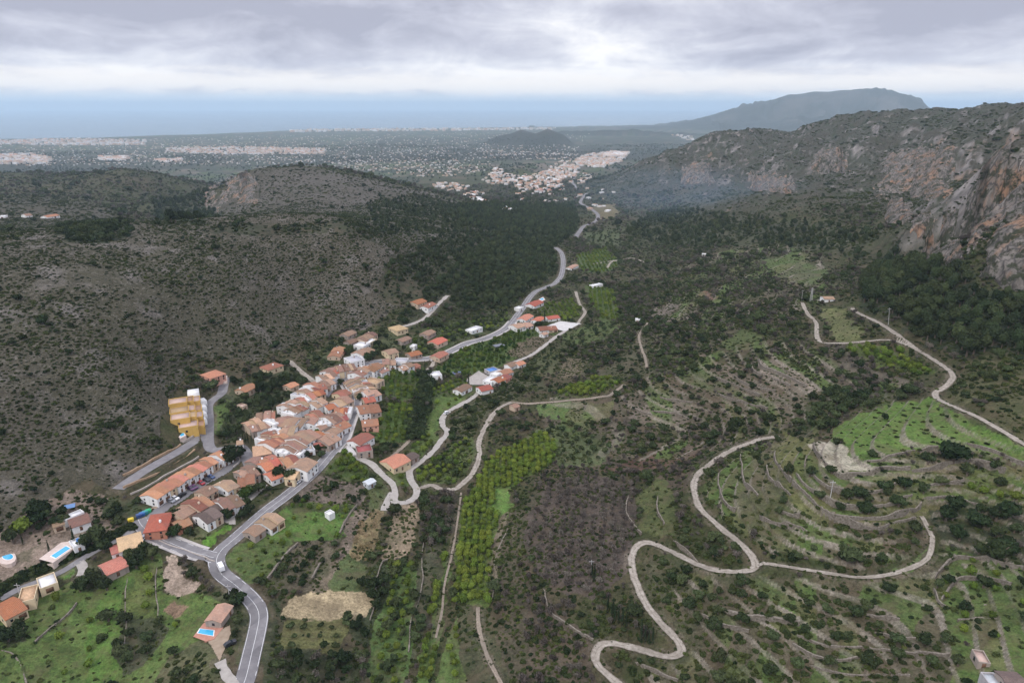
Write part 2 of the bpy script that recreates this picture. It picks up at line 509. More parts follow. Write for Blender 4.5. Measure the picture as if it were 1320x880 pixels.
# ------------------------------------------------------------------ roads and tracks: photo pixels of the centre lines
ROADS = [
    # name, width, kind, label-ish comment, points
    ('main_road', 6.5, 'asphalt', [(306, 900), (312, 885), (318, 868), (325, 840), (331, 815), (334, 797), (332, 785), (326, 775), (316, 764), (300, 750), (288, 741), (281, 731), (279, 719), (285, 708), (297, 698), (310, 687), (343, 658), (371, 637), (403, 610), (425, 585), (440, 568), (449, 545), (455, 528), (457, 515), (452, 503), (446, 493), (445, 485), (451, 477)]),
    ('main_road', 6.2, 'asphalt', [(451, 477), (466, 470), (500, 465), (543, 463.5), (567, 459), (588.5, 449), (603, 442), (627, 436), (650, 425), (661, 414), (667, 406), (675.5, 394.5), (683, 383), (691, 375.5), (698, 372.5), (707, 369), (715.5, 365), (722, 358), (725, 349), (726, 337), (723.6, 326), (716, 319)]),
    ('main_road', 8.0, 'asphalt', [(742, 306), (747.5, 298), (753, 291.5), (767, 286), (771, 278), (764.5, 271), (748.6, 262), (752, 254), (756.6, 249)]),
    ('main_road', 8.0, 'asphalt', [(745, 245), (742, 241), (738, 234.5), (741, 228)]),
    ('side_road', 6.5, 'asphalt', [(277, 717), (262, 714), (248, 710), (222.7, 700), (205, 692), (190, 683), (181, 674), (178, 668)]),
    ('village_street', 5.5, 'asphalt', [(322, 600), (319, 592), (318, 585.5), (311, 576.5), (301, 576.5), (287, 579), (276, 580), (270, 575.5), (268.5, 565.5), (269, 543), (268, 526), (270, 519), (277, 513), (285.5, 507), (288, 497), (291, 486)]),
    ('building_site_street', 6.0, 'asphalt', [(152, 630), (160, 624.5), (183, 609), (214.5, 591), (249, 570), (268, 556)]),
    ('village_street', 5.0, 'asphalt', [(444, 484), (437, 488), (431, 493), (425, 499), (419, 505), (413, 512)]),
    ('lane', 3.2, 'asphalt', [(0, 772), (27, 758), (76, 738), (102, 722), (124, 709), (150, 696), (172, 683)]),
    ('hamlet_lane', 3.1, 'concrete', [(446, 575), (462, 589.5), (478, 597.5), (491, 610), (505, 623.6), (509.5, 635), (509, 646), (523, 648), (534.5, 642), (537, 630), (529, 617), (529, 605.5), (541, 596), (555, 585), (566, 571), (576.6, 557), (570, 546), (574, 533), (591, 523), (607.6, 513.6), (619.6, 504), (639, 492), (650, 479), (658, 469), (682, 459), (700, 447), (718, 433), (740, 420), (748, 417)]),
    ('ramp', 3.0, 'concrete', [(505, 634), (500, 645), (495, 658)]),
    ('farm_track', 2.8, 'gravel', [(537, 630), (556, 625.5), (572, 631), (589, 629), (600, 619), (611, 607), (618, 587), (618, 568.5), (627, 547), (638.7, 530), (648, 523), (660, 518)]),
    ('footpath', .9, 'earth', [(594.5, 634.5), (589, 676), (582, 716), (573, 753), (570, 785), (562, 822)]),
    ('footpath', 1.5, 'earth', [(616, 782), (618, 811), (629, 847), (643.6, 876), (650, 890)]),
    ('hillside_track', 2.7, 'gravel', [(806, 890), (794.5, 879), (774.5, 862), (767, 847), (774.5, 831), (794.5, 829), (831, 838), (863.6, 845.5), (878, 838), (874.5, 825.5), (849, 800), (831, 774.5), (816, 738), (814.5, 716), (822, 703.6), (836, 698), (860, 707), (885.5, 720), (914.5, 732.7), (943.6, 736), (969, 732.7), (974.5, 723.6), (962, 707), (929, 680), (903.6, 656), (896, 638), (896, 618), (914.5, 598), (943.6, 580), (976, 567), (1005, 560)]),
    ('terrace_track', 1.7, 'gravel', [(974.5, 725), (998, 727), (1034.5, 732.7), (1067, 738), (1107, 743.6), (1147, 740), (1176, 731), (1196, 718), (1202, 694.5), (1194.5, 673), (1189, 660)]),
    ('upper_track', 2.7, 'gravel', [(1034, 390), (1041, 404), (1052, 416), (1053, 433), (1060, 442), (1087, 442), (1114.5, 439.5), (1142, 437), (1163.6, 442), (1191, 456), (1213, 469.5), (1228, 482), (1223.6, 494), (1204.5, 509), (1218, 518.6), (1245, 531), (1286, 551), (1320, 572), (1350, 588), (1400, 612), (1470, 640)]),
    ('forest_track', 3.4, 'gravel', [(1098, 397), (1120, 409.5), (1147, 424.5), (1169, 441), (1185, 452)]),
    ('footpath', 1.8, 'earth', [(835, 416), (824, 432), (827.5, 450), (832, 462), (834, 474)]),
    ('footpath', 2.2, 'earth', [(805, 495), (787, 509), (777, 511), (755, 514), (720, 517), (680, 520), (660, 518)]),
    ('valley_track', 2.8, 'gravel', [(742, 376), (747.5, 392), (754, 402), (748, 412), (745, 417)]),
    ('villa_drive', 3.6, 'concrete', [(577, 381), (563, 394), (553.6, 404), (544.5, 412), (530, 418), (518, 421)]),
    ('mountain_track', 3.4, 'gravel', [(372, 464), (383.6, 475), (401, 489), (409, 497)]),
    ('villa_drive', 3.0, 'concrete', [(104, 742), (108, 731), (102, 723)]),
    ('villa_drive', 3.0, 'concrete', [(283, 852), (291, 867), (303, 884)]),
    ('dirt_road', 4.0, 'earth', [(176, 676), (160, 684), (140, 693), (118, 690), (96, 686)]),
    ('footpath', 3.0, 'gravel', [(560, 463), (556, 473), (550, 477)]),
    ('footpath', 2.2, 'earth', [(543, 558), (530, 566), (518, 577), (505, 588)]),
    ('hill_path', 3.0, 'gravel', [(765, 340), (785, 337), (800, 335), (815, 333), (830, 337)]),
    ('hill_path', 2.6, 'gravel', [(783, 345), (788, 338), (800, 335)]),
]


def catmull(P, step):
    """resample a polyline smoothly at about `step` metres"""
    P = np.asarray(P, float)
    P = np.vstack([2 * P[0] - P[1], P, 2 * P[-1] - P[-2]])
    out = []
    for i in range(1, len(P) - 2):
        n = max(2, int(np.hypot(*(P[i + 1] - P[i])[:2]) / step))
        t = np.linspace(0, 1, n, endpoint=False)[:, None]
        a, b, c, d = P[i - 1], P[i], P[i + 1], P[i + 2]
        out.append(0.5 * (2 * b + (c - a) * t + (2 * a - 5 * b + 4 * c - d) * t ** 2 + (3 * b - a - 3 * c + d) * t ** 3))
    out.append(P[-2][None])
    return np.vstack(out)


def smooth1(a, k):
    if len(a) < 5:
        return a
    k = min(k, len(a) // 2 * 2 - 1)
    ker = np.hanning(k + 2)[1:-1]
    ker /= ker.sum()
    p = np.pad(a, k // 2, mode='edge')
    return np.convolve(p, ker, 'valid')[:len(a)]


# terraced ground on the right hand valley side: level treads and steep stone faced risers
def poly_world(pts):
    a = np.array(pts, float)
    x, y, z = ground(a[:, 0], a[:, 1])
    return np.stack([x, y], 1)


def inside(poly, x, y):
    """point in polygon; x, y arrays"""
    r = np.zeros(x.shape, bool)
    n = len(poly)
    for i in range(n):
        x0, y0 = poly[i - 1]
        x1, y1 = poly[i]
        if y0 == y1:
            continue
        r ^= ((y0 > y) != (y1 > y)) & (x < (x1 - x0) * (y - y0) / (y1 - y0) + x0)
    return r


def grid_mask(poly, pad=0.0):
    """mask over the terrain grid of a world polygon, with softly wobbling borders"""
    r = np.hypot(poly[:, 0], poly[:, 1])
    az = np.arctan2(poly[:, 0], poly[:, 1])
    i0, i1 = np.searchsorted(LR, np.log(max(r.min() * 0.97, 96))) - 2, np.searchsorted(LR, np.log(r.max() * 1.03)) + 2
    j0, j1 = np.searchsorted(AZ, az.min() - .01) - 2, np.searchsorted(AZ, az.max() + .01) + 2
    i0, j0 = max(i0, 0), max(j0, 0)
    x, y = XG[i0:i1, j0:j1], YG[i0:i1, j0:j1]
    d = 0.0065 * np.hypot(x, y)
    xx = x + d * (gnoise(x / 9, y / 9, 71) + .6 * gnoise(x / 3, y / 3, 73))
    yy = y + d * (gnoise(x / 9, y / 9, 72) + .6 * gnoise(x / 3, y / 3, 74))
    return (slice(i0, i1), slice(j0, j1)), inside(poly, xx, yy)


TERRACED = [
    ([(905, 625), (960, 577), (1010, 560), (1060, 545), (1120, 520), (1200, 512), (1320, 590), (1330, 700), (1200, 715), (1100, 735), (980, 715), (930, 670)], 2.5, 0.8),
    ([(860, 740), (980, 740), (1100, 750), (1200, 725), (1340, 700), (1340, 890), (800, 890), (890, 840)], 2.2, 0.7),
    ([(690, 520), (760, 500), (880, 470), (960, 440), (1030, 440), (1100, 480), (1180, 500), (1060, 540), (960, 565), (900, 590), (760, 590)], 2.4, 0.5),
    ([(830, 380), (900, 330), (1000, 310), (1080, 340), (1060, 390), (1000, 420), (900, 430)], 3.0, 0.6),
]
RISER = np.zeros_like(Zg)
TREAD = np.zeros_like(Zg)
for pts, step, amt in TERRACED:
    sl, m = grid_mask(poly_world(pts))
    z = Zg[sl]
    x, y = XG[sl], YG[sl]
    ph = z / step + 0.25 * fbm(x, y, 40, 2, 5)
    fl = np.floor(ph)
    fr = ph - fl
    ris = np.clip((fr - 0.80) / 0.20, 0, 1)
    zq = z + step * ((ris * ris * (3 - 2 * ris)) - fr) * 0.85
    keep = amt * np.clip(0.9 + 1.1 * fbm(x, y, 55, 3, 12), 0, 1)
    Zg[sl] = np.where(m, z + (zq - z) * keep, z)
    RISER[sl] = np.where(m, ((fr > 0.82) & (fr < 0.99)) * np.clip(keep * 2.2, 0, 1), RISER[sl])
    TREAD[sl] = np.where(m, hash2(fl + 500, np.floor(np.arctan2(x, y) * 26 + .8 * gnoise(x / 30, y / 30, 77)), 44), TREAD[sl])

ROAD_LINES = []
for name, wd, kind, pts in ROADS:
    a = np.array(pts, float)
    x, y, z = ground(a[:, 0], a[:, 1])
    dist = np.hypot(x, y).mean()
    L = catmull(np.stack([x, y], 1), np.clip(dist / 260, 1.2, 6))
    zz = smooth1(H(L[:, 0], L[:, 1]), 21 if dist < 1000 else 9)
    ROAD_LINES.append((name, wd, kind, L, zz))
NEAR_ROAD = np.zeros_like(Zg)
for name, wd, kind, L, zz in ROAD_LINES:
    half = wd / 2 + (0.6 if name != 'footpath' else 0.1)
    for k in range(0, len(L) - 1):
        (x0, y0), (x1, y1) = L[k], L[k + 1]
        rr = np.hypot([x0, x1], [y0, y1])
        aa = np.arctan2([x0, x1], [y0, y1])
        pr = (half + 5)
        i0, i1 = np.searchsorted(LR, np.log([rr.min() - pr, rr.max() + pr]))
        j0, j1 = np.searchsorted(AZ, [aa.min() - pr / rr.min(), aa.max() + pr / rr.min()])
        if i1 <= i0 or j1 <= j0:
            continue
        x, y = XG[i0:i1, j0:j1], YG[i0:i1, j0:j1]
        ex, ey = x1 - x0, y1 - y0
        t = np.clip(((x - x0) * ex + (y - y0) * ey) / (ex * ex + ey * ey + 1e-9), 0, 1)
        d = np.hypot(x - x0 - t * ex, y - y0 - t * ey)
        f = np.clip(1 - (d - half) / 4.0, 0, 1)
        f = f * f * (3 - 2 * f)
        old = NEAR_ROAD[i0:i1, j0:j1]
        k2 = f > old
        zt = zz[k] + t * (zz[k + 1] - zz[k]) - 0.12
        Zg[i0:i1, j0:j1] = np.where(k2, Zg[i0:i1, j0:j1] + (zt - Zg[i0:i1, j0:j1]) * (f - old) / np.maximum(1 - old, 1e-3), Zg[i0:i1, j0:j1])
        NEAR_ROAD[i0:i1, j0:j1] = np.maximum(old, f)
RISER *= 1 - NEAR_ROAD

# ------------------------------------------------------------------ dry stone walls hold up level ground
WALLS = [
    ([(1047, 574.5), (1060, 593), (1082, 613), (1111, 611), (1140, 603.6), (1173, 605.5)], 2.0, 1.0, 'curved stone wall under the pale bare plot'),
    ([(1114.5, 596), (1140, 591), (1173, 583.6), (1209, 576)], 1.6, .9, 'stone wall between the bright grass and the pale plot'),
    ([(1174.5, 607), (1209, 602), (1238, 596), (1274.5, 600), (1296, 607)], 1.8, .9, 'stone wall running right below the big round carob'),
    ([(1038, 589), (1042, 607), (1060, 623.6), (1085.5, 634.5), (1122, 634.5), (1151, 625.5), (1176, 620)], 1.6, .9, 'second curved stone wall of the terraced knoll'),
    ([(1023.6, 607), (1038, 625.5), (1063.6, 645.5), (1093, 653), (1129, 653), (1158, 647), (1176, 640)], 1.6, .9, 'third curved stone wall of the terraced knoll'),
    ([(1020, 625.5), (1042, 638), (1060, 660), (1085.5, 669), (1129, 669), (1165.5, 662), (1187, 654.5)], 1.7, .9, 'fourth curved stone wall of the terraced knoll'),
    ([(1074.5, 673), (1118, 680), (1151, 674.5), (1180, 669)], 1.4, .9, 'lowest curved stone wall of the terraced knoll'),
    ([(1191, 629), (1216, 622), (1242, 620)], 1.4, .8, 'short stone wall left of the citrus terrace'),
    ([(1245.5, 573), (1282, 582), (1320, 600), (1335, 607)], 1.4, .9, 'stone wall right of the bright grass'),
    ([(1190, 645), (1230, 640), (1270, 655), (1325, 664)], 1.3, .8, 'stone wall between citrus terrace and carob clump'),
    ([(1027, 820), (1067, 831), (1111, 834.5), (1158, 840), (1223.6, 842)], 1.3, .9, 'long stone wall on the lower right slope'),
    ([(1020, 833), (1063.6, 849), (1122, 847)], 1.2, .8, 'stone wall under the long wall, lower right slope'),
    ([(1042, 858), (1093, 867), (1173, 869)], 1.3, .8, 'lowest stone wall on the lower right slope'),
    ([(1125.5, 816), (1151, 820), (1180, 822)], 1.0, .8, 'short broken stone wall on the lower right slope'),
    ([(1100, 789), (1129, 794.5), (1160, 797)], 1.0, .8, 'short upper stone wall on the lower right slope'),
    ([(1205.5, 747), (1216, 729), (1234.5, 718), (1263.6, 720), (1293, 729), (1325, 735)], 1.7, .9, 'arched stone wall at the top of the right edge terraces'),
    ([(1214.5, 774.5), (1223.6, 756), (1242, 745), (1274.5, 747), (1303.6, 753)], 1.7, .9, 'arched stone wall inside the right edge terraces'),
    ([(1202, 760), (1209, 774.5), (1220, 780)], 1.1, .8, 'short hooked stone wall left of the right edge terraces'),
    ([(1234.5, 802), (1271, 794.5), (1300, 797)], 1.2, .8, 'stone wall below the right edge terraces'),
    ([(1238, 782), (1271, 778)], 1.2, .8, 'straight stone wall within the right edge terraces'),
    ([(927, 607), (927, 633), (936, 649), (949, 658)], 1.5, .8, 'bent stone wall inside the upper hairpin loop'),
    ([(954.5, 585.5), (958, 614.5), (976, 640)], 1.3, .8, 'steep stone wall right of the upper hairpin loop'),
    ([(976, 658), (987, 669), (1016, 678), (1040, 685.5)], 1.4, .8, 'stone wall above the terrace track'),
    ([(1002, 660), (1031, 665.5)], 1.3, .8, 'short pale stone wall above the terrace track'),
    ([(809, 640), (809, 665.5), (827, 689)], 1.5, .9, 'stone wall left of the hairpin green terrace'),
    ([(847, 640), (849, 662), (856, 676)], 1.3, .8, 'stone wall across the hairpin green terrace'),
    ([(867, 698), (889, 714.5), (900, 724)], 1.5, .8, 'stone wall beside the middle of the hairpin'),
    ([(925.5, 785.5), (958, 793), (998, 798), (1031, 803.6)], 1.6, 1.6, 'broad pale stone bank below the hairpin bends'),
    ([(903.6, 793), (929, 803.6), (965.5, 813)], 1.2, .8, 'thin stone wall below the hairpin bends'),
    ([(818, 854.5), (845.5, 865.5), (874.5, 876)], 1.2, .8, 'stone wall below the lowest hairpin'),
    ([(987, 600), (994.5, 620), (1020, 638)], 1.5, .8, 'first bent stone wall left of the knoll'),
    ([(998, 582), (1002, 600), (1020, 622)], 1.5, .8, 'inner bent stone wall left of the knoll'),
    ([(812.5, 520), (822.5, 530), (840, 535)], 1.3, .9, 'small stone wall on the mid valley terraces'),
    ([(840, 530), (867.5, 532.5), (887.5, 540)], 1.3, 1.2, 'pale stone wall on the mid valley terraces'),
    ([(850, 512.5), (875, 517.5), (905, 520)], 1.3, .9, 'upper stone wall on the mid valley terraces'),
    ([(915, 485), (945, 496), (980, 510)], 1.3, .9, 'long slanting stone wall left of the stony steps'),
    ([(945, 485), (967.5, 497.5), (1000, 505)], 1.3, .9, 'slanting stone wall nearest the stony steps'),
    ([(922.5, 507.5), (960, 520), (990, 527)], 1.3, .9, 'lower slanting stone wall on the mid terraces'),
    ([(967.5, 467.5), (975, 480), (1000, 490), (1020, 497)], 1.7, 1.2, 'outer pale ring wall of the stony steps'),
    ([(977.5, 465), (985, 475), (1005, 482), (1040, 498)], 1.7, 1.2, 'inner pale ring wall of the stony steps'),
    ([(383.4, 700), (366, 719), (341, 749)], .9, 1.2, 'low pale bank beside the olive rows'),
    ([(459.5, 651), (437, 687)], .9, 1.0, 'low earth wall at the end of the green field'),
    ([(416, 719), (403, 746)], .7, 1.2, 'low bank between the olive plots'),
    ([(163, 745), (162, 790), (161, 830)], .8, .6, 'thin pale garden wall left of the rusty fruit trees'),
    ([(201, 732), (202, 765), (203, 797)], .8, .6, 'thin pale garden wall right of the rusty fruit trees'),
    ([(98, 777), (85, 795), (62, 813), (46, 828)], .7, .7, 'old broken wall crossing the meadow'),
    ([(0, 838), (20, 845), (32, 868), (34, 890)], .7, .7, 'curved old wall in the corner of the meadow'),
    ([(478, 800), (490, 730), (500, 722)], .8, .7, 'low wall left of the green garden strip'),
    ([(545, 700), (543, 760), (530, 800), (526, 840)], .9, .7, 'stone wall along the narrow citrus strip'),
    ([(636, 770), (640, 715), (655, 680)], .9, .8, 'stone wall right of the yellow green grove'),
    ([(700, 760), (712, 790), (740, 812), (765, 824)], 1.2, .9, 'curved bank above the lowest hairpin'),
    ([(1100, 345), (1130, 352), (1160, 360)], 1.2, .9, 'stone bank at the foot of the dark pines'),
]
WALL_LINES = []
for pts, h, th, label in WALLS:
    a = np.array(pts, float)
    x, y, z = ground(a[:, 0], a[:, 1])
    WALL_LINES.append((catmull(np.stack([x, y], 1), 2.0), h))
for L, h in WALL_LINES:
    T = np.gradient(L, axis=0)
    T /= np.maximum(np.hypot(T[:, 0], T[:, 1]), 1e-6)[:, None]
    N = np.stack([T[:, 1], -T[:, 0]], 1)
    up = H(L[:, 0] + 4 * N[:, 0], L[:, 1] + 4 * N[:, 1]).mean() - H(L[:, 0] - 4 * N[:, 0], L[:, 1] - 4 * N[:, 1]).mean()
    sgn = 1.0 if up > 0 else -1.0
    rr, aa = np.hypot(L[:, 0], L[:, 1]), np.arctan2(L[:, 0], L[:, 1])
    i0, i1 = np.searchsorted(LR, np.log([rr.min() - 10, rr.max() + 10]))
    j0, j1 = np.searchsorted(AZ, [aa.min() - 10 / rr.min(), aa.max() + 10 / rr.min()])
    x, y = XG[i0:i1, j0:j1], YG[i0:i1, j0:j1]
    best = np.full(x.shape, 1e9)
    side = np.zeros(x.shape)
    for k in range(len(L) - 1):
        ex, ey = L[k + 1] - L[k]
        t = ((x - L[k, 0]) * ex + (y - L[k, 1]) * ey) / (ex * ex + ey * ey + 1e-9)
        end = (t < -.02) & (k == 0) | (t > 1.02) & (k == len(L) - 2)
        t = np.clip(t, 0, 1)
        d = np.hypot(x - L[k, 0] - t * ex, y - L[k, 1] - t * ey) + end * 6
        m = d < best
        best = np.where(m, d, best)
        side = np.where(m, ((x - L[k, 0]) * N[k, 0] + (y - L[k, 1]) * N[k, 1]) * sgn, side)
    hi = np.clip(1 - best / 7, 0, 1) ** 1.3 * h * .62
    lo = np.clip(1 - best / 5, 0, 1) ** 1.5 * h * .28
    Zg[i0:i1, j0:j1] += np.where(side > 0, hi, -lo) * (1 - NEAR_ROAD[i0:i1, j0:j1])

# ------------------------------------------------------------------ land cover
C_ = np.zeros((NR, NA, 3), np.float32)
MASK = np.zeros((NR, NA, 3), np.float32)        # r: bare rock, g: grass, b: stony scrub


def put(mask, col, sl=(slice(None), slice(None)), f=1.0):
    m = (mask * f).astype(np.float32)[..., None]
    C_[sl] = C_[sl] * (1 - m) + np.array(col, np.float32) * m


n1 = fbm(XG, YG, 90, 5, 101)
n2 = fbm(XG, YG, 14, 4, 102)
n3 = fbm(XG, YG, 400, 4, 103)
n4 = fbm(XG, YG, 3.2, 2, 104)
put(np.ones_like(Zg), (0.040, 0.043, 0.019))
put(np.clip(0.35 + 1.4 * n1, 0, 1), (0.060, 0.050, 0.030))
put(np.clip(0.2 + 2.0 * n2, 0, 1), (0.040, 0.052, 0.018), f=.6)
# left hill: pale limestone rubble between the bushes
LEFT = [(0, 900), (0, 720), (40, 662), (120, 622), (150, 632), (215, 580), (225, 512), (262, 470), (330, 470), (380, 448), (430, 430), (470, 420), (500, 400), (560, 395), (640, 385), (690, 362), (715, 325), (690, 300), (640, 272), (560, 250), (480, 232), (380, 216), (330, 219), (270, 262), (240, 285), (120, 262), (-30, 270)]
_lx, _ly, _ = ground([p[0] for p in LEFT[1:-1]], [p[1] for p in LEFT[1:-1]])
leftpoly = np.concatenate([[(-900.0, 60.0)], np.stack([_lx, _ly], 1), [(-1600.0, 1500.0)]])
lm = inside(leftpoly, XG + 8 * n1, YG + 8 * n2).astype(np.float32)
put(lm, (0.070, 0.062, 0.045))
put(lm * np.clip(0.35 + 1.5 * n1, 0, 1), (0.060, 0.056, 0.036), f=.8)
put(lm * np.clip(-0.35 + 2.2 * n2 + .6 * n3, 0, 1), (0.135, 0.120, 0.105), f=.9)
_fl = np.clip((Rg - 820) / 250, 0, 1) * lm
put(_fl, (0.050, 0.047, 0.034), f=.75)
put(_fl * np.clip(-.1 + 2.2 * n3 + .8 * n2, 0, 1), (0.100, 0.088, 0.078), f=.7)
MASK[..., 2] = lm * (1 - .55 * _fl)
# mountain: grey scrubby rock
mtn = np.clip((ROUGH - 3.5) / 2.5, 0, 1).astype(np.float32) * (XG > 0)
put(mtn, (0.058, 0.054, 0.040))
put(mtn * np.clip(0.1 + 2.2 * n2, 0, 1), (0.042, 0.05, 0.028), f=.85)
put(mtn * np.clip(-0.2 + 2.5 * fbm(XG, YG, 120, 4, 55), 0, 1), (0.05, 0.052, 0.034), f=.8)
MASK[..., 0] = mtn
# the coastal plain: a patchwork of groves and fields
pl = np.clip((Rg - 2500) / 900, 0, 1) * (Zg < -88) * (1 - mtn)
cell = 62.0
cxg, cyg = np.floor((XG + 25 * n1) / cell), np.floor((YG * .8 + XG * .15 + 25 * n3) / (cell * 1.2))
hv = hash2(cxg, cyg, 9)
pcols = np.array([(0.025, 0.036, 0.022), (0.032, 0.044, 0.024), (0.042, 0.056, 0.028), (0.036, 0.040, 0.030), (0.065, 0.060, 0.045), (0.11, 0.092, 0.070), (0.028, 0.040, 0.026), (0.050, 0.070, 0.030)], np.float32)
pc = pcols[(hv * 7.999).astype(int)]
C_ = C_ * (1 - pl[..., None]) + 1.3 * pc * pl[..., None]
hillfar = (Rg > 4200) & (Zg > -172)
put(hillfar * np.clip((Zg + 168) / 22, 0, 1) * (MASK[..., 0] < .5), (0.030, 0.036, 0.026))
put(hillfar * np.clip((Zg + 60) / 60, 0, 1) * np.clip(.2 + 2 * n3, 0, 1), (0.14, 0.122, 0.105), f=.45)
C_ = C_.astype(np.float32)

G, SOIL, STRAW = (0.070, 0.118, 0.024), (0.135, 0.108, 0.083), (0.27, 0.215, 0.130)
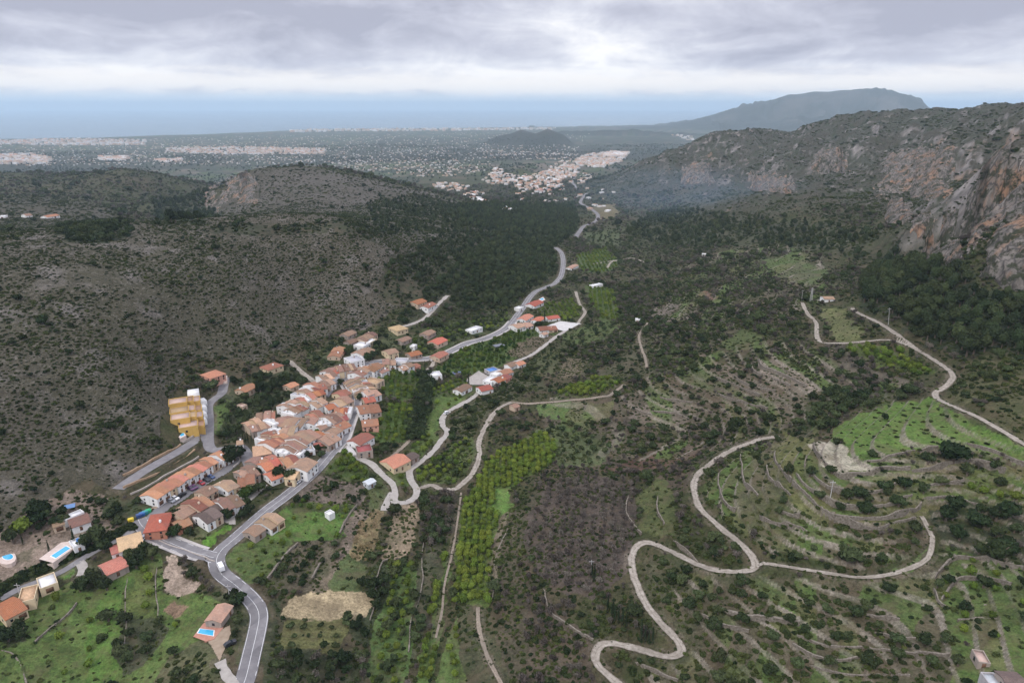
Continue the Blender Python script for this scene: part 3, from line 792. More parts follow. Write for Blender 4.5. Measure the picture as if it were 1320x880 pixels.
# zone: photo polygon, ground colour, grass share, plants [(kind, spacing, size, tone)], phrase used in the labels of its trees
ZONES = [
    ('scattered pines on the hillside above the wood', [(490, 380), (505, 335), (580, 296), (645, 296), (590, 335), (565, 358), (560, 388), (520, 395)], (0.052, 0.050, 0.032), .05, [('shrub', 3.0, 1.5, .35), ('pine', 11, 2.4, .45), ('olive', 12, 2.0, .3)]),
    ('brush on the saddle of the left hills', [(470, 262), (540, 250), (600, 266), (600, 294), (560, 302), (490, 296)], (0.052, 0.050, 0.034), .05, [('shrub', 4.0, 1.9, .3), ('pine', 16, 2.6, .4)]),
    ('dark wood in the gully between the left hills', [(195, 262), (250, 248), (276, 260), (262, 292), (215, 290)], (0.036, 0.042, 0.026), 0, [('shrub', 7, 3.0, .3), ('pine', 14, 3.4, .4)]),
    ('dark wood on the crest of the left hill', [(70, 302), (110, 284), (168, 286), (174, 300), (140, 313), (90, 313)], (0.036, 0.042, 0.024), 0, [('olive', 6.5, 2.6, .2), ('shrub', 4, 1.5, .3)]),
    ('dark scrub along the crest of the left hill', [(250, 300), (300, 287), (420, 286), (520, 300), (480, 312), (380, 300), (300, 302)], (0.044, 0.045, 0.028), 0, [('shrub', 3.6, 1.7, .25), ('olive', 12, 2.2, .2)]),
    # woods
    ('dark pine wood below the hill beside the main road', [(585, 335), (640, 300), (715, 318), (720, 350), (695, 370), (650, 402), (600, 402), (560, 385), (570, 355)], (0.044, 0.048, 0.025), 0, [('pine', 7.5, 2.7, .6), ('shrub', 2.9, 1.5, .5), ('olive', 9, 2.2, .5)]),
    ('pine wood in front of the hillside town', [(560, 268), (640, 262), (742, 262), (748, 300), (715, 318), (650, 300), (600, 292)], (0.046, 0.052, 0.028), 0, [('pine', 9, 3.0, .6), ('shrub', 4.2, 2.0, .5), ('olive', 12, 2.6, .5)]),
    ('dark pine wood under the orange cliffs', [(1105, 372), (1135, 330), (1160, 300), (1195, 345), (1262, 375), (1340, 395), (1340, 470), (1282, 452), (1232, 468), (1192, 440), (1120, 402)], (0.028, 0.036, 0.02), 0, [('pine', 5.6, 3.3, .5), ('shrub', 5, 1.6, .4)]),
    ('dark scrub slope under the mountain', [(800, 300), (850, 272), (905, 270), (1000, 285), (1085, 290), (1150, 300), (1130, 345), (1060, 325), (960, 318), (860, 318)], (0.044, 0.047, 0.026), 0, [('pine', 11, 2.8, .45), ('shrub', 4.0, 2.0, .4)]),
    ('scrubby slope beside the upper track', [(1235, 472), (1285, 455), (1340, 472), (1340, 590), (1285, 545), (1222, 512), (1232, 490)], (0.065, 0.065, 0.032), .3, [('shrub', 3.2, 1.6, .45), ('olive', 7, 2.0, .4)]),
    ('brown scrub beside the hillside track', [(640, 760), (655, 690), (690, 622), (700, 580), (800, 560), (905, 590), (880, 640), (830, 600), (760, 605), (700, 640), (672, 700), (690, 760), (760, 820), (770, 880), (650, 880)], (0.062, 0.05, 0.036), .1, [('almond', 4.0, 1.7, .3), ('shrub', 3.4, 1.4, .3)]),
    # bare almond groves
    ('grey almond grove left of the hillside track', [(675, 690), (700, 625), (760, 612), (815, 622), (818, 690), (806, 735), (770, 770), (720, 760), (690, 740)], (0.070, 0.056, 0.046), .1, [('almond', 4.3, 1.9, .5)]),
    ('brushy slope inside the hairpin bend', [(825, 715), (860, 715), (930, 742), (985, 745), (960, 790), (890, 830), (860, 800), (835, 760)], (0.062, 0.06, 0.035), .3, [('olive', 6.0, 1.9, .35), ('shrub', 3.4, 1.2, .35)]),
    ('brushy terraces at the lower right', [(880, 850), (900, 800), (985, 745), (1100, 752), (1200, 730), (1230, 790), (1240, 850), (1250, 890), (800, 890)], (0.072, 0.064, 0.04), .35, [('olive', 8.5, 2.0, .35), ('shrub', 3.2, 1.2, .4)]),
    # grass terraces
    ('green terrace beside the hairpin', [(818, 640), (850, 612), (872, 640), (868, 695), (845, 692), (826, 682)], (0.066, 0.078, 0.030), .7, [('shrub', 6.5, 1.0, .5)]),
    ('grassy terraces above the hairpin track', [(908, 626), (960, 580), (1000, 585), (1045, 640), (1075, 690), (1070, 725), (1000, 715), (970, 700), (935, 670)], (0.072, 0.080, 0.034), .6, [('shrub', 4.2, 1.1, .45), ('olive', 13, 1.8, .4)]),
    ('terraced knoll of dark little trees', [(985, 590), (1010, 562), (1045, 565), (1075, 606), (1150, 622), (1230, 606), (1330, 596), (1330, 640), (1240, 652), (1190, 668), (1130, 684), (1060, 676), (1010, 645)], (0.105, 0.108, 0.042), .7, [('olive', 9.0, 1.9, .35), ('shrub', 6.0, .8, .5)]),
    ('scrub below the terraced knoll', [(1050, 690), (1130, 690), (1190, 672), (1200, 700), (1190, 718), (1130, 735), (1080, 728)], (0.072, 0.062, 0.04), .4, [('shrub', 3.0, 1.2, .4), ('olive', 9, 1.6, .35)]),
    ('bright grass on top of the knoll', [(1076, 552), (1110, 530), (1150, 520), (1205, 512), (1222, 525), (1262, 545), (1330, 588), (1330, 602), (1280, 588), (1240, 577), (1180, 582), (1115, 597), (1086, 577)], (0.080, 0.140, 0.030), 1, [('shrub', 6, .9, .3), ('olive', 26, 1.7, .3)]),
    ('pale bare plot on the knoll', [(1046, 571), (1075, 566), (1095, 588), (1128, 605), (1085, 613), (1062, 600)], (0.37, 0.33, 0.26), .1, []),
    ('dry ledge below the pale plot', [(1085, 613), (1128, 605), (1240, 588), (1262, 596), (1180, 612), (1110, 622)], (0.22, 0.19, 0.12), .3, []),
    ('citrus terrace above the dark trees', [(1238, 620), (1290, 624), (1330, 632), (1330, 662), (1270, 652), (1240, 642)], (0.07, 0.09, 0.025), .5, [('citrus', 4.47, 1.68, 0.77)]),
    ('dark clump of carob trees', [(1192, 660), (1250, 650), (1330, 668), (1330, 728), (1262, 716), (1214, 700)], (0.036, 0.042, 0.024), .2, [('olive', 5.4, 2.9, .15)]),
    ('green terraces at the right edge', [(1205, 745), (1230, 722), (1270, 722), (1330, 738), (1330, 830), (1250, 835), (1225, 800)], (0.072, 0.098, 0.034), .7, [('citrus', 6.88, 1.43, .7), ('olive', 8.5, 2.1, .3), ('shrub', 5, 1.1, .4)]),
    ('grass beside the terrace track', [(1150, 738), (1178, 728), (1196, 712), (1202, 690), (1192, 722), (1176, 740)], (0.080, 0.140, 0.035), 1, []),
    ('grass at the lower right corner', [(1245, 835), (1330, 830), (1330, 890), (1225, 890), (1240, 860)], (0.070, 0.118, 0.034), 1, [('shrub', 6, 1.2, .4)]),
    ('citrus strip beside the upper track', [(1086, 447), (1110, 443), (1160, 455), (1205, 480), (1180, 484), (1120, 466)], (0.06, 0.08, 0.025), .5, [('citrus', 4.13, 1.68, 0.57)]),
    ('stony slope below the upper track', [(1060, 448), (1085, 450), (1120, 470), (1190, 500), (1130, 520), (1070, 500)], (0.085, 0.072, 0.055), .2, [('almond', 5, 1.8, .5), ('olive', 6.5, 2.4, .3)]),
    ('bushy hollow above the bright grass', [(1000, 540), (1070, 500), (1130, 515), (1200, 500), (1150, 520), (1080, 545), (1040, 562)], (0.052, 0.052, 0.03), .2, [('olive', 5.5, 2.5, .3)]),
    ('bare stony steps', [(968, 466), (1000, 464), (1066, 500), (1045, 512), (985, 488)], (0.165, 0.137, 0.108), .1, [('shrub', 8, .9, .4)]),
    ('striped vineyard strip beside the white house', [(1058, 398), (1086, 398), (1112, 438), (1080, 440)], (0.10, 0.108, 0.045), .6, [('shrub', 6, .8, .5)]),
    ('green striped field on the hillside', [(978, 338), (1015, 328), (1072, 352), (1050, 370), (1012, 362)], (0.062, 0.088, 0.032), .7, [('shrub', 4.2, .8, .35)]),
    ('red earth scar', [(897, 378), (915, 374), (932, 388), (922, 394)], (0.15, 0.085, 0.062), 0, []),
    # mid valley
    ('scrub slope in the middle of the valley', [(700, 470), (740, 440), (800, 400), (900, 390), (960, 430), (900, 470), (820, 490), (760, 490)], (0.062, 0.058, 0.036), .3, [('shrub', 3.4, 1.5, .35), ('olive', 8, 2.2, .3), ('almond', 7, 1.8, .4)]),
    ('terraced slope in the middle of the valley', [(700, 540), (770, 515), (850, 490), (960, 470), (1050, 520), (1010, 552), (930, 580), (800, 590), (740, 600)], (0.075, 0.062, 0.044), .25, [('shrub', 3.4, 1.3, .35), ('olive', 9, 2.3, .3), ('almond', 7, 1.8, .4)]),
    ('bright citrus bank below the footpath', [(715, 512), (740, 494), (785, 484), (802, 492), (775, 508), (750, 512)], (0.06, 0.08, 0.022), .5, [('citrus', 4.13, 1.68, .7)]),
    ('small green plot beside the footpath', [(690, 520), (732, 515), (724, 545), (695, 535)], (0.08, 0.12, 0.04), .9, [('olive', 11, 1.4, .5)]),
    ('olive plot below the footpath', [(640, 590), (690, 552), (740, 548), (790, 575), (775, 600), (720, 600), (712, 575)], (0.07, 0.085, 0.04), .5, [('olive', 6.5, 1.7, .45)]),
    ('grove above the white houses', [(755, 366), (790, 372), (800, 412), (778, 416), (762, 392)], (0.06, 0.09, 0.028), .6, [('citrus', 4.47, 1.68, 0.67)]),
    ('grove by the valley bend', [(740, 330), (780, 320), (800, 342), (775, 352), (745, 350)], (0.06, 0.09, 0.03), .6, [('citrus', 5.16, 1.68, 0.67)]),
    ('grove above the pale car park', [(690, 395), (735, 385), (752, 405), (735, 414), (700, 412)], (0.058, 0.07, 0.028), .5, [('citrus', 4.73, 1.68, 0.67)]),
    ('far valley field', [(755, 268), (790, 262), (800, 276), (775, 284)], (0.12, 0.10, 0.055), .4, []),
    ('far valley field', [(752, 300), (800, 292), (800, 318), (760, 318)], (0.058, 0.072, 0.034), .4, [('olive', 9, 2, .4)]),
    ('green terraces above the footpath', [(724, 432), (745, 422), (790, 412), (802, 420), (772, 440), (735, 450)], (0.058, 0.080, 0.028), .7, [('shrub', 5, 1.0, .35), ('olive', 9, 2.0, .35)]),
    ('olive rows on the near bank', [(664, 486), (695, 455), (730, 442), (716, 470), (692, 494)], (0.060, 0.066, 0.032), .4, [('olive', 6.5, 1.4, .3)]),
    ('dry bank right of the olive rows', [(716, 478), (732, 460), (752, 462), (748, 484), (728, 490)], (0.105, 0.085, 0.058), .3, [('shrub', 5, 1.0, .4)]),
    ('yellowish ledge below the footpath', [(752, 538), (758, 520), (795, 515), (792, 535), (770, 545)], (0.095, 0.098, 0.045), .7, [('shrub', 7, 1.0, .4)]),
    ('stubble plot below the footpath', [(726, 548), (733, 515), (752, 514), (750, 545)], (0.12, 0.095, 0.065), .2, [('shrub', 7, .8, .4)]),
    ('reddish bracken slope', [(770, 608), (830, 584), (900, 570), (905, 580), (890, 592), (830, 606)], (0.080, 0.050, 0.036), 0, [('shrub', 4.2, 1.0, .3), ('almond', 7, 1.4, .2)]),
    ('pale stony terraces', [(812, 540), (820, 522), (860, 518), (892, 530), (884, 548), (840, 550)], (0.135, 0.112, 0.088), .1, [('shrub', 4.6, .9, .35)]),
    ('broken stone terraces upslope', [(842, 410), (850, 392), (888, 390), (896, 408), (870, 414)], (0.125, 0.105, 0.085), .1, [('shrub', 5, 1.0, .35)]),
    ('green clearing on the mid slope', [(930, 440), (955, 425), (985, 432), (970, 448), (945, 455)], (0.062, 0.080, 0.030), .7, [('shrub', 4.5, 1.1, .3)]),
    ('weathered terraces of the mid slope', [(895, 455), (930, 470), (990, 500), (1040, 520), (1010, 530), (950, 512), (900, 490)], (0.105, 0.085, 0.064), .2, [('shrub', 4.0, 1.0, .35), ('olive', 11, 2.0, .3)]),
    # valley floor beyond the village
    ('dark citrus groves beyond the village', [(556, 478), (590, 452), (640, 432), (700, 420), (722, 430), (700, 446), (655, 466), (625, 480), (590, 486)], (0.055, 0.088, 0.024), .6, [('citrus', 4.21, 1.68, .35)]),
    ('brown fallow plot beyond the hamlet', [(650, 455), (668, 442), (705, 428), (715, 434), (695, 450), (670, 462)], (0.11, 0.088, 0.06), .2, [('shrub', 9, .9, .4)]),
    ('grove along the hamlet lane', [(560, 500), (590, 488), (615, 490), (612, 505), (590, 520), (570, 528), (552, 520)], (0.058, 0.082, 0.03), .6, [('citrus', 4.47, 1.51, 0.67)]),
    ('grass field beside the hamlet lane', [(545, 545), (565, 515), (595, 508), (598, 518), (572, 534), (566, 548), (552, 572), (540, 566)], (0.08, 0.125, 0.034), .9, [('citrus', 9, 1.6, 0.77)]),
    ('scrub below the hamlet lane', [(585, 545), (600, 522), (640, 500), (690, 470), (700, 500), (650, 522), (620, 540), (600, 585), (575, 590)], (0.058, 0.058, 0.034), .3, [('shrub', 3.4, 1.5, .3), ('olive', 7.5, 2.3, .3)]),
    ('citrus garden behind the orange roofed house', [(486, 482), (500, 474), (548, 474), (546, 512), (512, 516), (492, 505)], (0.055, 0.090, 0.024), .6, [('citrus', 4.13, 1.68, 0.47)]),
    ('citrus garden beside the brick house', [(478, 548), (500, 522), (540, 520), (540, 555), (518, 572), (500, 575), (485, 566)], (0.058, 0.092, 0.024), .6, [('citrus', 3.96, 1.68, 0.57)]),
    ('fallow beside the stream', [(530, 510), (548, 520), (546, 555), (538, 555)], (0.13, 0.105, 0.065), .3, []),
    ('gardens between the lane and the stream', [(495, 610), (510, 590), (550, 560), (566, 562), (556, 580), (530, 600), (527, 625), (512, 625)], (0.072, 0.105, 0.032), .7, [('citrus', 4.99, 1.51, 0.67), ('shrub', 6, 1.0, .4)]),
    ('citrus trees inside the farm track loop', [(560, 590), (600, 560), (614, 566), (612, 595), (590, 624), (560, 622), (540, 625), (535, 612)], (0.06, 0.08, 0.028), .5, [('citrus', 4.82, 1.60, 0.77), ('olive', 8, 2.0, .3)]),
    ('yellow green citrus grove', [(593, 655), (600, 640), (625, 605), (635, 585), (700, 556), (722, 572), (712, 600), (680, 614), (658, 632), (662, 655), (646, 705), (632, 780), (582, 780), (590, 700)], (0.066, 0.098, 0.026), .7, [('citrus', 3.0, 1.6, .85)]),
    ('grass plot in the yellow green grove', [(626, 655), (640, 632), (660, 628), (662, 652), (650, 665)], (0.080, 0.145, 0.033), 1, []),
    ('bare strip beside the grove', [(632, 700), (648, 665), (658, 660), (648, 705), (634, 770), (626, 770)], (0.12, 0.10, 0.07), .4, [('shrub', 8, .8, .4)]),
    ('dark fallow below the grove', [(588, 782), (625, 782), (648, 850), (662, 890), (612, 890), (592, 830)], (0.048, 0.050, 0.028), .3, [('shrub', 4.0, .9, .35)]),
    ('brown scrub right of the grove', [(655, 770), (640, 700), (662, 660), (690, 625), (675, 700), (672, 750), (680, 880), (660, 890), (640, 820)], (0.055, 0.048, 0.032), .2, [('shrub', 3.2, 1.2, .3)]),
    ('narrow citrus strip at the bottom', [(536, 880), (552, 800), (572, 715), (584, 712), (568, 800), (556, 880)], (0.06, 0.095, 0.026), .7, [('citrus', 2.92, 1.64, .8)]),
    ('citrus trees at the bottom edge', [(562, 890), (572, 830), (585, 795), (600, 850), (608, 890)], (0.065, 0.098, 0.03), .7, [('citrus', 3.78, 1.60, .8), ('shrub', 7, .9, .5)]),
    ('green garden strip at the bottom', [(470, 890), (482, 820), (500, 730), (525, 725), (545, 740), (540, 810), (525, 890)], (0.060, 0.098, 0.030), .8, [('olive', 6.0, 1.8, .45), ('citrus', 5.16, 1.51, .7), ('shrub', 5, 1.0, .4)]),
    ('dark thicket beside the footpath', [(537, 650), (555, 636), (590, 636), (588, 680), (570, 715), (550, 715), (542, 690)], (0.05, 0.046, 0.032), .1, [('almond', 5.2, 2.3, .4), ('olive', 5.4, 2.4, .25)]),
    ('thicket strip above the bottom', [(530, 800), (548, 715), (570, 715), (550, 800), (536, 860)], (0.055, 0.056, 0.034), .3, [('olive', 6, 1.9, .35), ('shrub', 4.5, 1.1, .35)]),
    ('ochre field below the lane', [(494, 722), (504, 662), (512, 650), (536, 645), (536, 690), (524, 724)], (0.20, 0.155, 0.105), .25, [('shrub', 9, .7, .5)]),
    # plots between the main road and the stream
    ('citrus plot at the fork of the road', [(414, 606), (440, 583), (452, 582), (478, 606), (474, 622), (440, 618)], (0.055, 0.08, 0.025), .6, [('citrus', 4.13, 1.68, .55)]),
    ('brown plot of dark bushes', [(376, 640), (408, 612), (440, 618), (472, 624), (468, 652), (410, 650), (385, 652)], (0.125, 0.10, 0.08), .1, [('olive', 6.2, 1.9, .2), ('shrub', 5, 1.0, .3)]),
    ('garden below the lane', [(474, 622), (492, 612), (504, 640), (498, 662), (476, 660)], (0.07, 0.088, 0.035), .6, [('olive', 7, 1.6, .4), ('shrub', 5, .9, .4)]),
    ('green field beside the main road', [(330, 690), (342, 672), (378, 650), (410, 652), (460, 655), (448, 690), (400, 698), (330, 700)], (0.072, 0.132, 0.030), 1, [('citrus', 10.32, 1.43, 0.77)]),
    ('bushes along the top of the green field', [(368, 652), (385, 645), (455, 652), (452, 664), (405, 660), (375, 664)], (0.055, 0.08, 0.026), .6, [('citrus', 3.96, 1.60, 0.77)]),
    ('meadow inside the road bend', [(284, 722), (300, 705), (330, 694), (380, 698), (350, 742), (318, 752), (290, 736)], (0.064, 0.094, 0.030), .8, [('citrus', 6.45, 1.43, 0.57), ('shrub', 6, 1.0, .4)]),
    ('olive plot in rows beside the road bend', [(345, 745), (384, 700), (436, 692), (424, 728), (400, 765), (352, 765)], (0.088, 0.075, 0.052), .3, [('olive', 5.0, 1.9, .3)]),
    ('olive strip in the brown plot', [(398, 765), (424, 728), (438, 692), (450, 690), (446, 722), (428, 765)], (0.105, 0.085, 0.06), .2, [('olive', 5.4, 1.9, .25)]),
    ('brown strip with a worn path', [(436, 700), (456, 655), (474, 660), (456, 720), (440, 760), (428, 764)], (0.15, 0.118, 0.092), .05, [('shrub', 8, 1.0, .3)]),
    ('tan reed bed', [(450, 725), (454, 700), (458, 690), (476, 660), (492, 655), (486, 690), (480, 720), (470, 735)], (0.21, 0.165, 0.09), .3, [('reed', 2.4, 1.3, .5)]),
    ('dark thicket along the stream', [(440, 800), (442, 730), (480, 724), (498, 726), (506, 745), (488, 790), (480, 830), (456, 820)], (0.034, 0.042, 0.022), .2, [('olive', 4.6, 2.3, .2)]),
    ('dark green bank', [(424, 765), (440, 715), (450, 712), (470, 735), (460, 762)], (0.06, 0.08, 0.032), .6, [('shrub', 5, 1.1, .3)]),
    ('straw coloured field', [(364, 798), (370, 772), (400, 765), (462, 760), (482, 760), (474, 798), (440, 800)], STRAW, .1, []),
    ('olive plot below the straw field', [(362, 800), (440, 797), (450, 808), (432, 838), (364, 838)], (0.098, 0.098, 0.04), .6, [('olive', 4.8, 1.4, .5)]),
    ('thicket below the olive plot', [(340, 890), (336, 830), (346, 775), (362, 768), (366, 800), (366, 838), (430, 840), (470, 835), (476, 890)], (0.042, 0.046, 0.026), .3, [('olive', 5.2, 2.3, .25), ('almond', 8, 2.2, .6), ('shrub', 4.5, 1.2, .3)]),
    # lower left
    ('meadow at the lower left', [(-20, 890), (-20, 815), (40, 775), (90, 752), (130, 742), (165, 722), (205, 712), (212, 765), (258, 768), (290, 770), (262, 820), (215, 880), (150, 890)], (0.070, 0.108, 0.030), .9, [('shrub', 7, .9, .45), ('citrus', 16, 1.4, 0.77)]),
    ('bright mown strips of meadow', [(112, 790), (150, 742), (162, 742), (160, 835), (150, 890), (112, 890)], (0.070, 0.126, 0.028), 1, [('citrus', 10, 1.3, .7)]),
    ('garden of rusty fruit trees', [(166, 745), (190, 722), (200, 735), (202, 798), (165, 812)], (0.085, 0.11, 0.034), .8, [('citrus', 6.2, 1.5, .9)]),
    ('dark thicket in the meadow', [(150, 850), (160, 800), (200, 795), (215, 815), (190, 850), (160, 870)], (0.045, 0.05, 0.028), .3, [('olive', 5.0, 2.2, .3)]),
    ('dark carob trees by the white roofed house', [(96, 760), (118, 728), (142, 722), (140, 748), (120, 765)], (0.05, 0.06, 0.03), .4, [('olive', 5.0, 2.5, .2)]),
    ('dark carob trees by the red roofed villa', [(0, 815), (10, 800), (34, 805), (36, 830), (5, 838)], (0.05, 0.06, 0.03), .4, [('olive', 5.2, 2.6, .2)]),
    ('scrub slope at the bottom left', [(190, 890), (215, 850), (262, 820), (285, 850), (300, 890)], (0.07, 0.072, 0.038), .5, [('shrub', 3.0, 1.2, .4), ('olive', 8, 2, .3)]),
    ('thicket around the pool villa', [(268, 770), (300, 758), (322, 775), (326, 800), (318, 850), (306, 862), (290, 835), (300, 800)], (0.048, 0.056, 0.028), .4, [('olive', 5.4, 2.1, .3), ('shrub', 3.6, 1.2, .35)]),
    ('heap of pale earth', [(208, 742), (214, 716), (226, 712), (238, 740), (256, 752), (250, 764), (232, 770), (214, 762)], (0.30, 0.235, 0.18), .05, []),
    ('red earth patch', [(212, 790), (230, 775), (238, 785), (220, 800)], (0.18, 0.12, 0.08), .2, []),
    ('bright lawn beside the main road', [(256, 702), (268, 694), (296, 676), (300, 682), (284, 696), (268, 708)], (0.085, 0.185, 0.028), 1, []),
    ('gardens of the lower village', [(215, 695), (235, 680), (262, 682), (280, 665), (300, 660), (296, 676), (258, 700), (250, 708)], (0.085, 0.095, 0.045), .5, [('olive', 6.2, 1.8, .35), ('shrub', 4.2, 1.0, .4)]),
    ('earthy gardens of the left villas', [(-20, 700), (40, 660), (95, 628), (132, 636), (160, 660), (176, 672), (130, 700), (60, 730), (-20, 765)], (0.175, 0.135, 0.105), .1, [('olive', 7.5, 2.0, .3), ('shrub', 5, 1.2, .35)]),
    ('dark trees below the building site', [(132, 668), (142, 640), (176, 648), (196, 652), (180, 672), (160, 680)], (0.045, 0.056, 0.028), .3, [('olive', 4.4, 2.1, .3)]),
    ('lawn of the white roofed house', [(76, 742), (100, 726), (104, 734), (94, 744)], (0.075, 0.14, 0.035), 1, []),
    # around the upper edge of the village
    ('dark wood above the village', [(276, 560), (276, 516), (300, 495), (330, 480), (372, 470), (398, 492), (375, 515), (352, 535), (330, 540), (318, 560), (300, 572)], (0.048, 0.056, 0.030), .3, [('olive', 5.0, 2.3, .25), ('pine', 13, 2.4, .3)]),
    ('green plot beside the village street', [(271, 560), (271, 522), (290, 516), (298, 522), (284, 545), (276, 562)], (0.072, 0.11, 0.035), .8, [('shrub', 7, 1, .4)]),
    ('trees around the church end of the village', [(398, 460), (430, 440), (470, 428), (500, 425), (530, 432), (520, 450), (486, 458), (470, 452), (440, 462), (415, 485), (405, 480)], (0.062, 0.072, 0.035), .4, [('olive', 6.0, 2.1, .3), ('shrub', 4.5, 1.2, .4)]),
    ('groves above the road bend', [(520, 455), (535, 430), (575, 420), (640, 405), (660, 405), (650, 422), (600, 438), (575, 452), (545, 460)], (0.058, 0.075, 0.034), .5, [('olive', 6.2, 2.0, .4), ('citrus', 7.31, 1.60, 0.57)]),
    ('wood along the villa drive', [(500, 425), (520, 400), (560, 370), (580, 372), (572, 392), (545, 420), (520, 432)], (0.045, 0.05, 0.03), .2, [('olive', 5.5, 2.2, .2), ('shrub', 4, 1.2, .3)]),
]
ZPOLY = []
ZONE_ID = np.full(Zg.shape, -1, np.int16)
for zi, (phrase, pts, colr, grass, plants) in enumerate(ZONES):
    pw = poly_world(pts)
    ZPOLY.append(pw)
    sl, m = grid_mask(pw)
    mf = m.astype(np.float32)
    put(mf, colr, sl)
    k = 0.30 * n2[sl] + 0.22 * n4[sl] + 0.22 * n1[sl]
    C_[sl] *= (1 + mf * k)[..., None]
    for ch in (0, 2):
        MASK[sl][..., ch] *= (1 - mf)
    MASK[sl][..., 1] = MASK[sl][..., 1] * (1 - mf) + grass * mf
    ZONE_ID[sl][m] = zi
# furrows of the worked fields, terrace risers of stone, worn earth beside roads
wildt = (TREAD > 0) * (1 - NEAR_ROAD)
for lo, hi, cc, ff in ((0.0, .30, (0.062, 0.098, 0.026), .85), (.30, .44, (0.098, 0.104, 0.042), .75), (.44, .60, (0.080, 0.060, 0.040), .65), (.60, .72, (0.105, 0.088, 0.062), .6)):
    sel = wildt * (TREAD >= lo) * (TREAD < hi)
    put(sel * np.clip(.75 + .8 * n2, 0, 1), cc, f=min(1, ff * 1.1))
    if lo < .4:
        MASK[..., 1] = np.maximum(MASK[..., 1], sel.astype(np.float32) * .6)
for nm_ in ('bright grass on top of the knoll', 'pale bare plot on the knoll', 'dark clump of carob trees'):
    zi = [q[0] for q in ZONES].index(nm_)
    put((ZONE_ID == zi) * 1.0, ZONES[zi][2], f=.8)
put(RISER * np.clip(0.85 + 1.1 * n2 + .6 * n1, 0, 1), (0.215, 0.188, 0.152), f=.9)
verge = np.clip(NEAR_ROAD * 1.6, 0, 1) * (1 - np.clip(NEAR_ROAD * 1.02 - .02, 0, 1))
put(np.clip((NEAR_ROAD > .80) * (0.4 + 1.0 * n4 + .5 * n2), 0, 1), (0.125, 0.102, 0.078), f=.7)


# ------------------------------------------------------------------ terrain sheet
def terrain_material():
    m, nt = new_mat('ground')
    P = nt.n('ShaderNodeNewGeometry')
    pos = P.outputs['Position']
    colr = nt.n('ShaderNodeAttribute', attribute_name='cover').outputs['Color']
    mk = nt.n('ShaderNodeSeparateColor')
    nt.put(mk.inputs[0], nt.n('ShaderNodeAttribute', attribute_name='mask').outputs['Color'])
    rock, grass, stony = mk.outputs[0], mk.outputs[1], mk.outputs[2]
    nz = nt.sep(P.outputs['Normal'])[2]
    a = nt.noise(pos, 0.9, 5, 0.65)
    b = nt.noise(pos, 0.16, 4, 0.6)
    tuft = nt.noise(pos, 2.2, 3, 0.6)
    var = nt.math('ADD', nt.mapr(a, .28, .72, .45, 1.50), nt.math('ADD', nt.mapr(b, .3, .7, -.20, .20), nt.mapr(tuft, .3, .7, -.28, .28)))
    c = nt.mix(1.0, colr, nt.comb(var, var, var), 'MULTIPLY')
    # dry brown and mossy green patches of wild ground
    d1 = nt.noise(pos, 0.11, 6, 0.68, 0.5)
    wild = nt.math('SUBTRACT', 1.0, nt.math('MAXIMUM', rock, stony), 0, True)
    c = nt.mix(nt.math('MULTIPLY', wild, nt.mapr(d1, .50, .62, 0, .45)), c, (0.105, 0.080, 0.052))
    c = nt.mix(nt.math('MULTIPLY', wild, nt.mapr(d1, .36, .46, .50, 0)), c, (0.040, 0.050, 0.020))
    # grass: yellow and deep green tufts
    g1 = nt.noise(pos, 0.35, 4, 0.6)
    c = nt.mix(nt.math('MULTIPLY', grass, nt.mapr(g1, .45, .68, 0, .40)), c, (0.125, 0.120, 0.045))
    c = nt.mix(nt.math('MULTIPLY', grass, nt.mapr(g1, .30, .46, .45, 0)), c, (0.036, 0.062, 0.018))
    # limestone rubble showing between the bushes
    st = nt.noise(nt.n('ShaderNodeMapping', ins={'Vector': pos, 'Scale': (1.0, 0.7, 2.2)}).outputs[0], 0.42, 5, 0.68, 0.6)
    c = nt.mix(nt.math('MULTIPLY', stony, nt.mapr(st, .55, .68, 0, .75)), c, (0.178, 0.158, 0.132))
    c = nt.mix(nt.math('MULTIPLY', stony, nt.mapr(st, .30, .46, .6, 0)), c, (0.036, 0.037, 0.022))
    # rock on the steep faces of the mountain, ochre where water runs down
    steep = nt.mapr(nz, .80, .62, 0, 1)
    rk = nt.noise(nt.n('ShaderNodeMapping', ins={'Vector': pos, 'Scale': (1.0, 1.0, 0.35)}).outputs[0], 0.06, 8, 0.65, 0.4)
    rc = nt.mix(nt.mapr(rk, .35, .65), (0.105, 0.096, 0.088), (0.30, 0.27, 0.245))
    och = nt.noise(nt.n('ShaderNodeMapping', ins={'Vector': pos, 'Scale': (1.0, 1.0, 0.25)}).outputs[0], 0.013, 4, 0.6)
    rc = nt.mix(nt.mapr(och, .56, .68, 0, .7), rc, (0.32, 0.185, 0.105))
    patch = nt.mapr(nt.noise(nt.n('ShaderNodeMapping', ins={'Vector': pos, 'Scale': (1, 1, 2.0)}).outputs[0], 0.028, 7, 0.7), .55, .61, 0, .8)
    rockf = nt.math('MULTIPLY', rock, nt.math('MAXIMUM', steep, nt.math('MULTIPLY', patch, nt.mapr(nz, .985, .88, 0, 1))))
    c = nt.mix(rockf, c, rc)
    h = nt.math('ADD', nt.math('MULTIPLY', a, 0.5), nt.math('ADD', nt.math('MULTIPLY', st, nt.math('MULTIPLY', stony, 1.2)), nt.math('MULTIPLY', rk, nt.math('MULTIPLY', rock, 9.0))))
    principled(nt, c, 0.95, bump(nt, h, 0.7, 1.0), 0.1)
    return m


